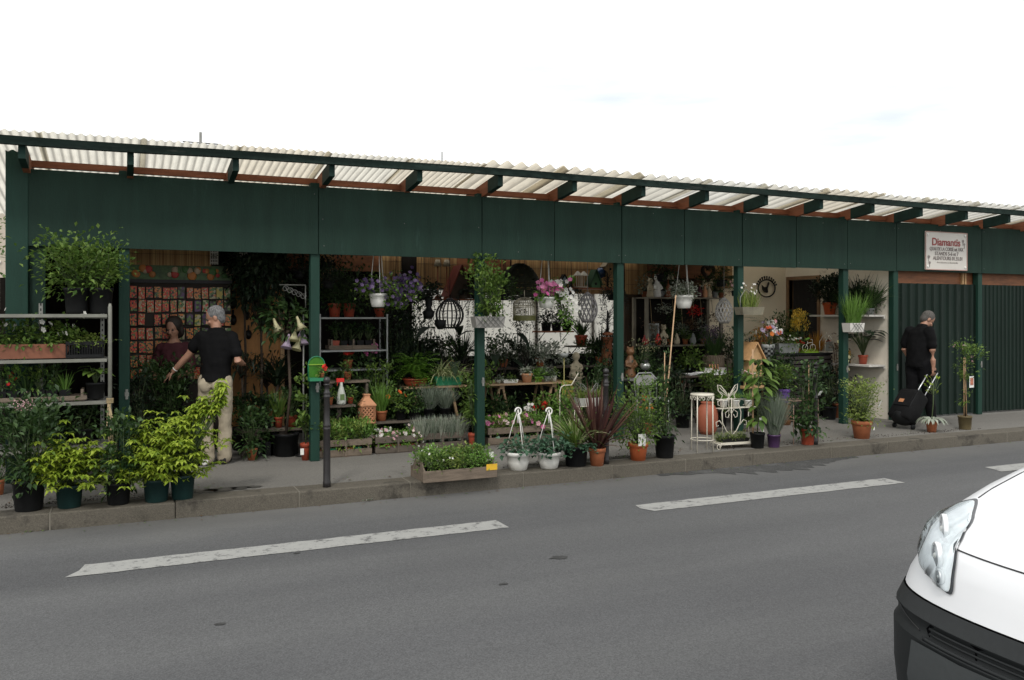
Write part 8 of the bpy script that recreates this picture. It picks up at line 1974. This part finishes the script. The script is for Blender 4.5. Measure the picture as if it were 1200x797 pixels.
for px, y, h, r, gm, lab in extra:
    plant(lab, on(px, y, PZ), ('nursery', .12, .22, black_plastic), bushy(h - .2, r, 520, .065, .03, 'column', 40), [gm, dark_stem])
for i, (px, gm, lab) in enumerate(((755, g_grey, 'grey leaved pot at the extreme left of the hutch top'), (788, g_dark, 'dark pot of leaves just right of the lamp on the hutch'), (802, g_brown, 'brown dried posy behind the white hanging pot'), (820, g_dark, 'dark leafy posy under the heart wreath'), (845, g_brown, 'brown dried posy at the hutch end by the pierced lantern'))):
    plant(lab, hx(px, 2.03, .32), ('clay', .05, .09, brown_wood), bushy(.26, .14, 220, .05, .03), [gm, dark_stem])
for i, (px, pyb, gm, lab) in enumerate(((764, 382, g_brown, 'brown dried bunch at the left corner inside the hutch'), (790, 372, g_dark, 'green drying bunch behind the bamboo cane in the hutch'), (836, 372, g_brown, 'brown dried bunch at the right corner inside the hutch'), (800, 385, g_grey, 'pale dried bunch low in the middle of the hutch'))):
    p = at(px, pyb, hy0 + .08); t = thing('dried_bunch', lab, 'dried flowers', p); mb = MB(); bush(mb, random.Random(i + 20), .16, .12, 170, .04, .022, -.08, 'ball', 16, stems=False); mb.build('flower_heads', [gm, dark_stem], t); MB().tube([(0, 0, 0), (0, .05, 2.0 - p.z)], .004, 4).build('string', twine, t)
for i, (px, lab) in enumerate(((760, 'small dark pot plant on the lowest hutch shelf, left'), (780, 'small grey pot plant on the lowest hutch shelf, second'), (800, 'small fern pot on the lowest hutch shelf, third'), (822, 'small dark leafy pot on the lowest hutch shelf, right'))):
    plant(lab, hx(px, .62), ('clay', .06, .11, [terracotta, grey_ceramic][i % 2]), bushy(.3, .16, 260), [[g_dark, g_grey, g_mid, g_black][i], stem_green])
# high hanging greenery under the roof edge
for i, (px, y, pyb, gm, lab) in enumerate(((468, 10.2, 352, g_black, 'dark trailing basket under the roof right of the purple petunias'), (590, 10.0, 352, g_dark, 'dark trailing basket hanging right of the climbing shrub'), (385, 10.1, 338, g_black, 'dark hanging basket above the red pots on the rack'), (776, 10.6, 330, g_dark, 'green hanging basket above the hutch, left part'), (845, 10.4, 336, g_dark, 'green hanging basket left of the fifth post'), (350, 10.3, 326, g_black, 'dark hanging basket above the scroll bracket'))):
    k = mpp(px, y); p = at(px, pyb, y)
    t = plant(lab, p, ('bowl', 7 * k, 8 * k, black_plastic), lambda mb, rg, fb: (bush(mb, rg, .18, .17, 300, .05, .028, 0, 'dome', 18), trailing(mb, rg, 14, .32, .045, .028, 0, .1, .1, 0, 1)), [gm, dark_stem], cat='hanging basket', name='hanging_pot')
    hanger(t, 6 * k, 7 * k, TOP(y) - p.z - 7 * k, black_iron, 3, False, .003)

# dark vines hanging in front of the pale wall
for px, y, pyb, n, lab in ((496, 11.35, 352, 30, 'thin-leaved dark vine hanging at the left edge of the white wall'), (556, 11.3, 350, 26, 'dark vine hanging just left of the third post, against the white wall'), (589, 11.3, 352, 26, 'dark vine hanging under the left rim of the willow dome'), (643, 11.35, 356, 24, 'dark vine hanging between the bird cage and the pink petunias'), (668, 11.3, 350, 22, 'dark vine hanging left of the grey wicker lantern'), (717, 11.3, 352, 22, 'dark vine hanging beside the fourth post, over the white wall')):
    k = mpp(px, y); p = at(px, pyb, y)
    t = plant(lab, p, ('bowl', 6 * k, 7 * k, black_plastic), lambda mb, rg, fb, n=n: (trailing(mb, rg, n, .85, .05, .022, 0, .09, .07, 0, 1), bush(mb, rg, .14, .15, 140, .05, .024, 0, 'dome', 14)), [g_black, dark_stem], cat='hanging basket', name='hanging_pot')
    hanger(t, 5 * k, 6 * k, TOP(y) - p.z - 6 * k, black_iron, 3, False, .003)
# ---------------------------------------------------------------- light, sky, camera
w = bpy.data.worlds.new('World'); S.world = w; w.use_nodes = True
N, L = w.node_tree.nodes, w.node_tree.links
bg = N['Background']; bg.inputs['Strength'].default_value = .10
sky = N.new('ShaderNodeTexSky'); sky.sky_type = 'NISHITA'; sky.sun_disc = False
SUN_EL, SUN_AZ = R(47), R(212)              # azimuth measured clockwise from +Y
sky.sun_elevation = SUN_EL; sky.sun_rotation = SUN_AZ
tc = N.new('ShaderNodeTexCoord'); mp = N.new('ShaderNodeMapping'); mp.inputs['Scale'].default_value = (1.2, 1.2, 7)
nz = N.new('ShaderNodeTexNoise'); nz.inputs['Scale'].default_value = 1.6; nz.inputs['Detail'].default_value = 7; nz.inputs['Roughness'].default_value = .55
L.new(tc.outputs['Generated'], mp.inputs[0]); L.new(mp.outputs[0], nz.inputs['Vector'])
cr = N.new('ShaderNodeValToRGB'); e = cr.color_ramp.elements
e[0].position = .29; e[0].color = (.64, .68, .71, 1); e[1].position = .49; e[1].color = (1, 1, 1, 1)
L.new(nz.outputs['Fac'], cr.inputs[0])
mul = N.new('ShaderNodeMix'); mul.data_type = 'RGBA'; mul.blend_type = 'MULTIPLY'; mul.inputs[0].default_value = 1
L.new(cr.outputs[0], mul.inputs[6]); mul.inputs[7].default_value = (15.0, 15.0, 14.9, 1)
mx = N.new('ShaderNodeMix'); mx.data_type = 'RGBA'; mx.inputs[0].default_value = .9
L.new(sky.outputs[0], mx.inputs[6]); L.new(mul.outputs[2], mx.inputs[7]); L.new(mx.outputs[2], bg.inputs['Color'])
sd = bpy.data.lights.new('Sun', 'SUN'); sd.energy = 1.5; sd.angle = R(10); sd.color = (1, .96, .9)
so = bpy.data.objects.new('Sun', sd); COL.objects.link(so)
dv = V((math.sin(SUN_AZ) * math.cos(SUN_EL), math.cos(SUN_AZ) * math.cos(SUN_EL), math.sin(SUN_EL)))
so.rotation_euler = dv.to_track_quat('Z', 'Y').to_euler(); so.location = dv * 40

cd = bpy.data.cameras.new('Camera'); cam = bpy.data.objects.new('Camera', cd); COL.objects.link(cam); S.camera = cam
cd.sensor_width = 36; cd.lens = 30; cd.clip_end = 1000; cd.clip_start = .05
cd.shift_y = -29.5 / 1200
cam.location = (0, 0, H); fw = V((CA, SA, 0)); cam.rotation_euler = fw.to_track_quat('-Z', 'Y').to_euler()
S.view_settings.view_transform = 'Standard'; S.view_settings.look = 'None'; S.view_settings.exposure = 0; S.view_settings.gamma = 1
S.view_settings.use_curve_mapping = False
S.cycles.max_bounces = 8; S.cycles.diffuse_bounces = 4; S.cycles.transmission_bounces = 4; S.cycles.transparent_max_bounces = 6
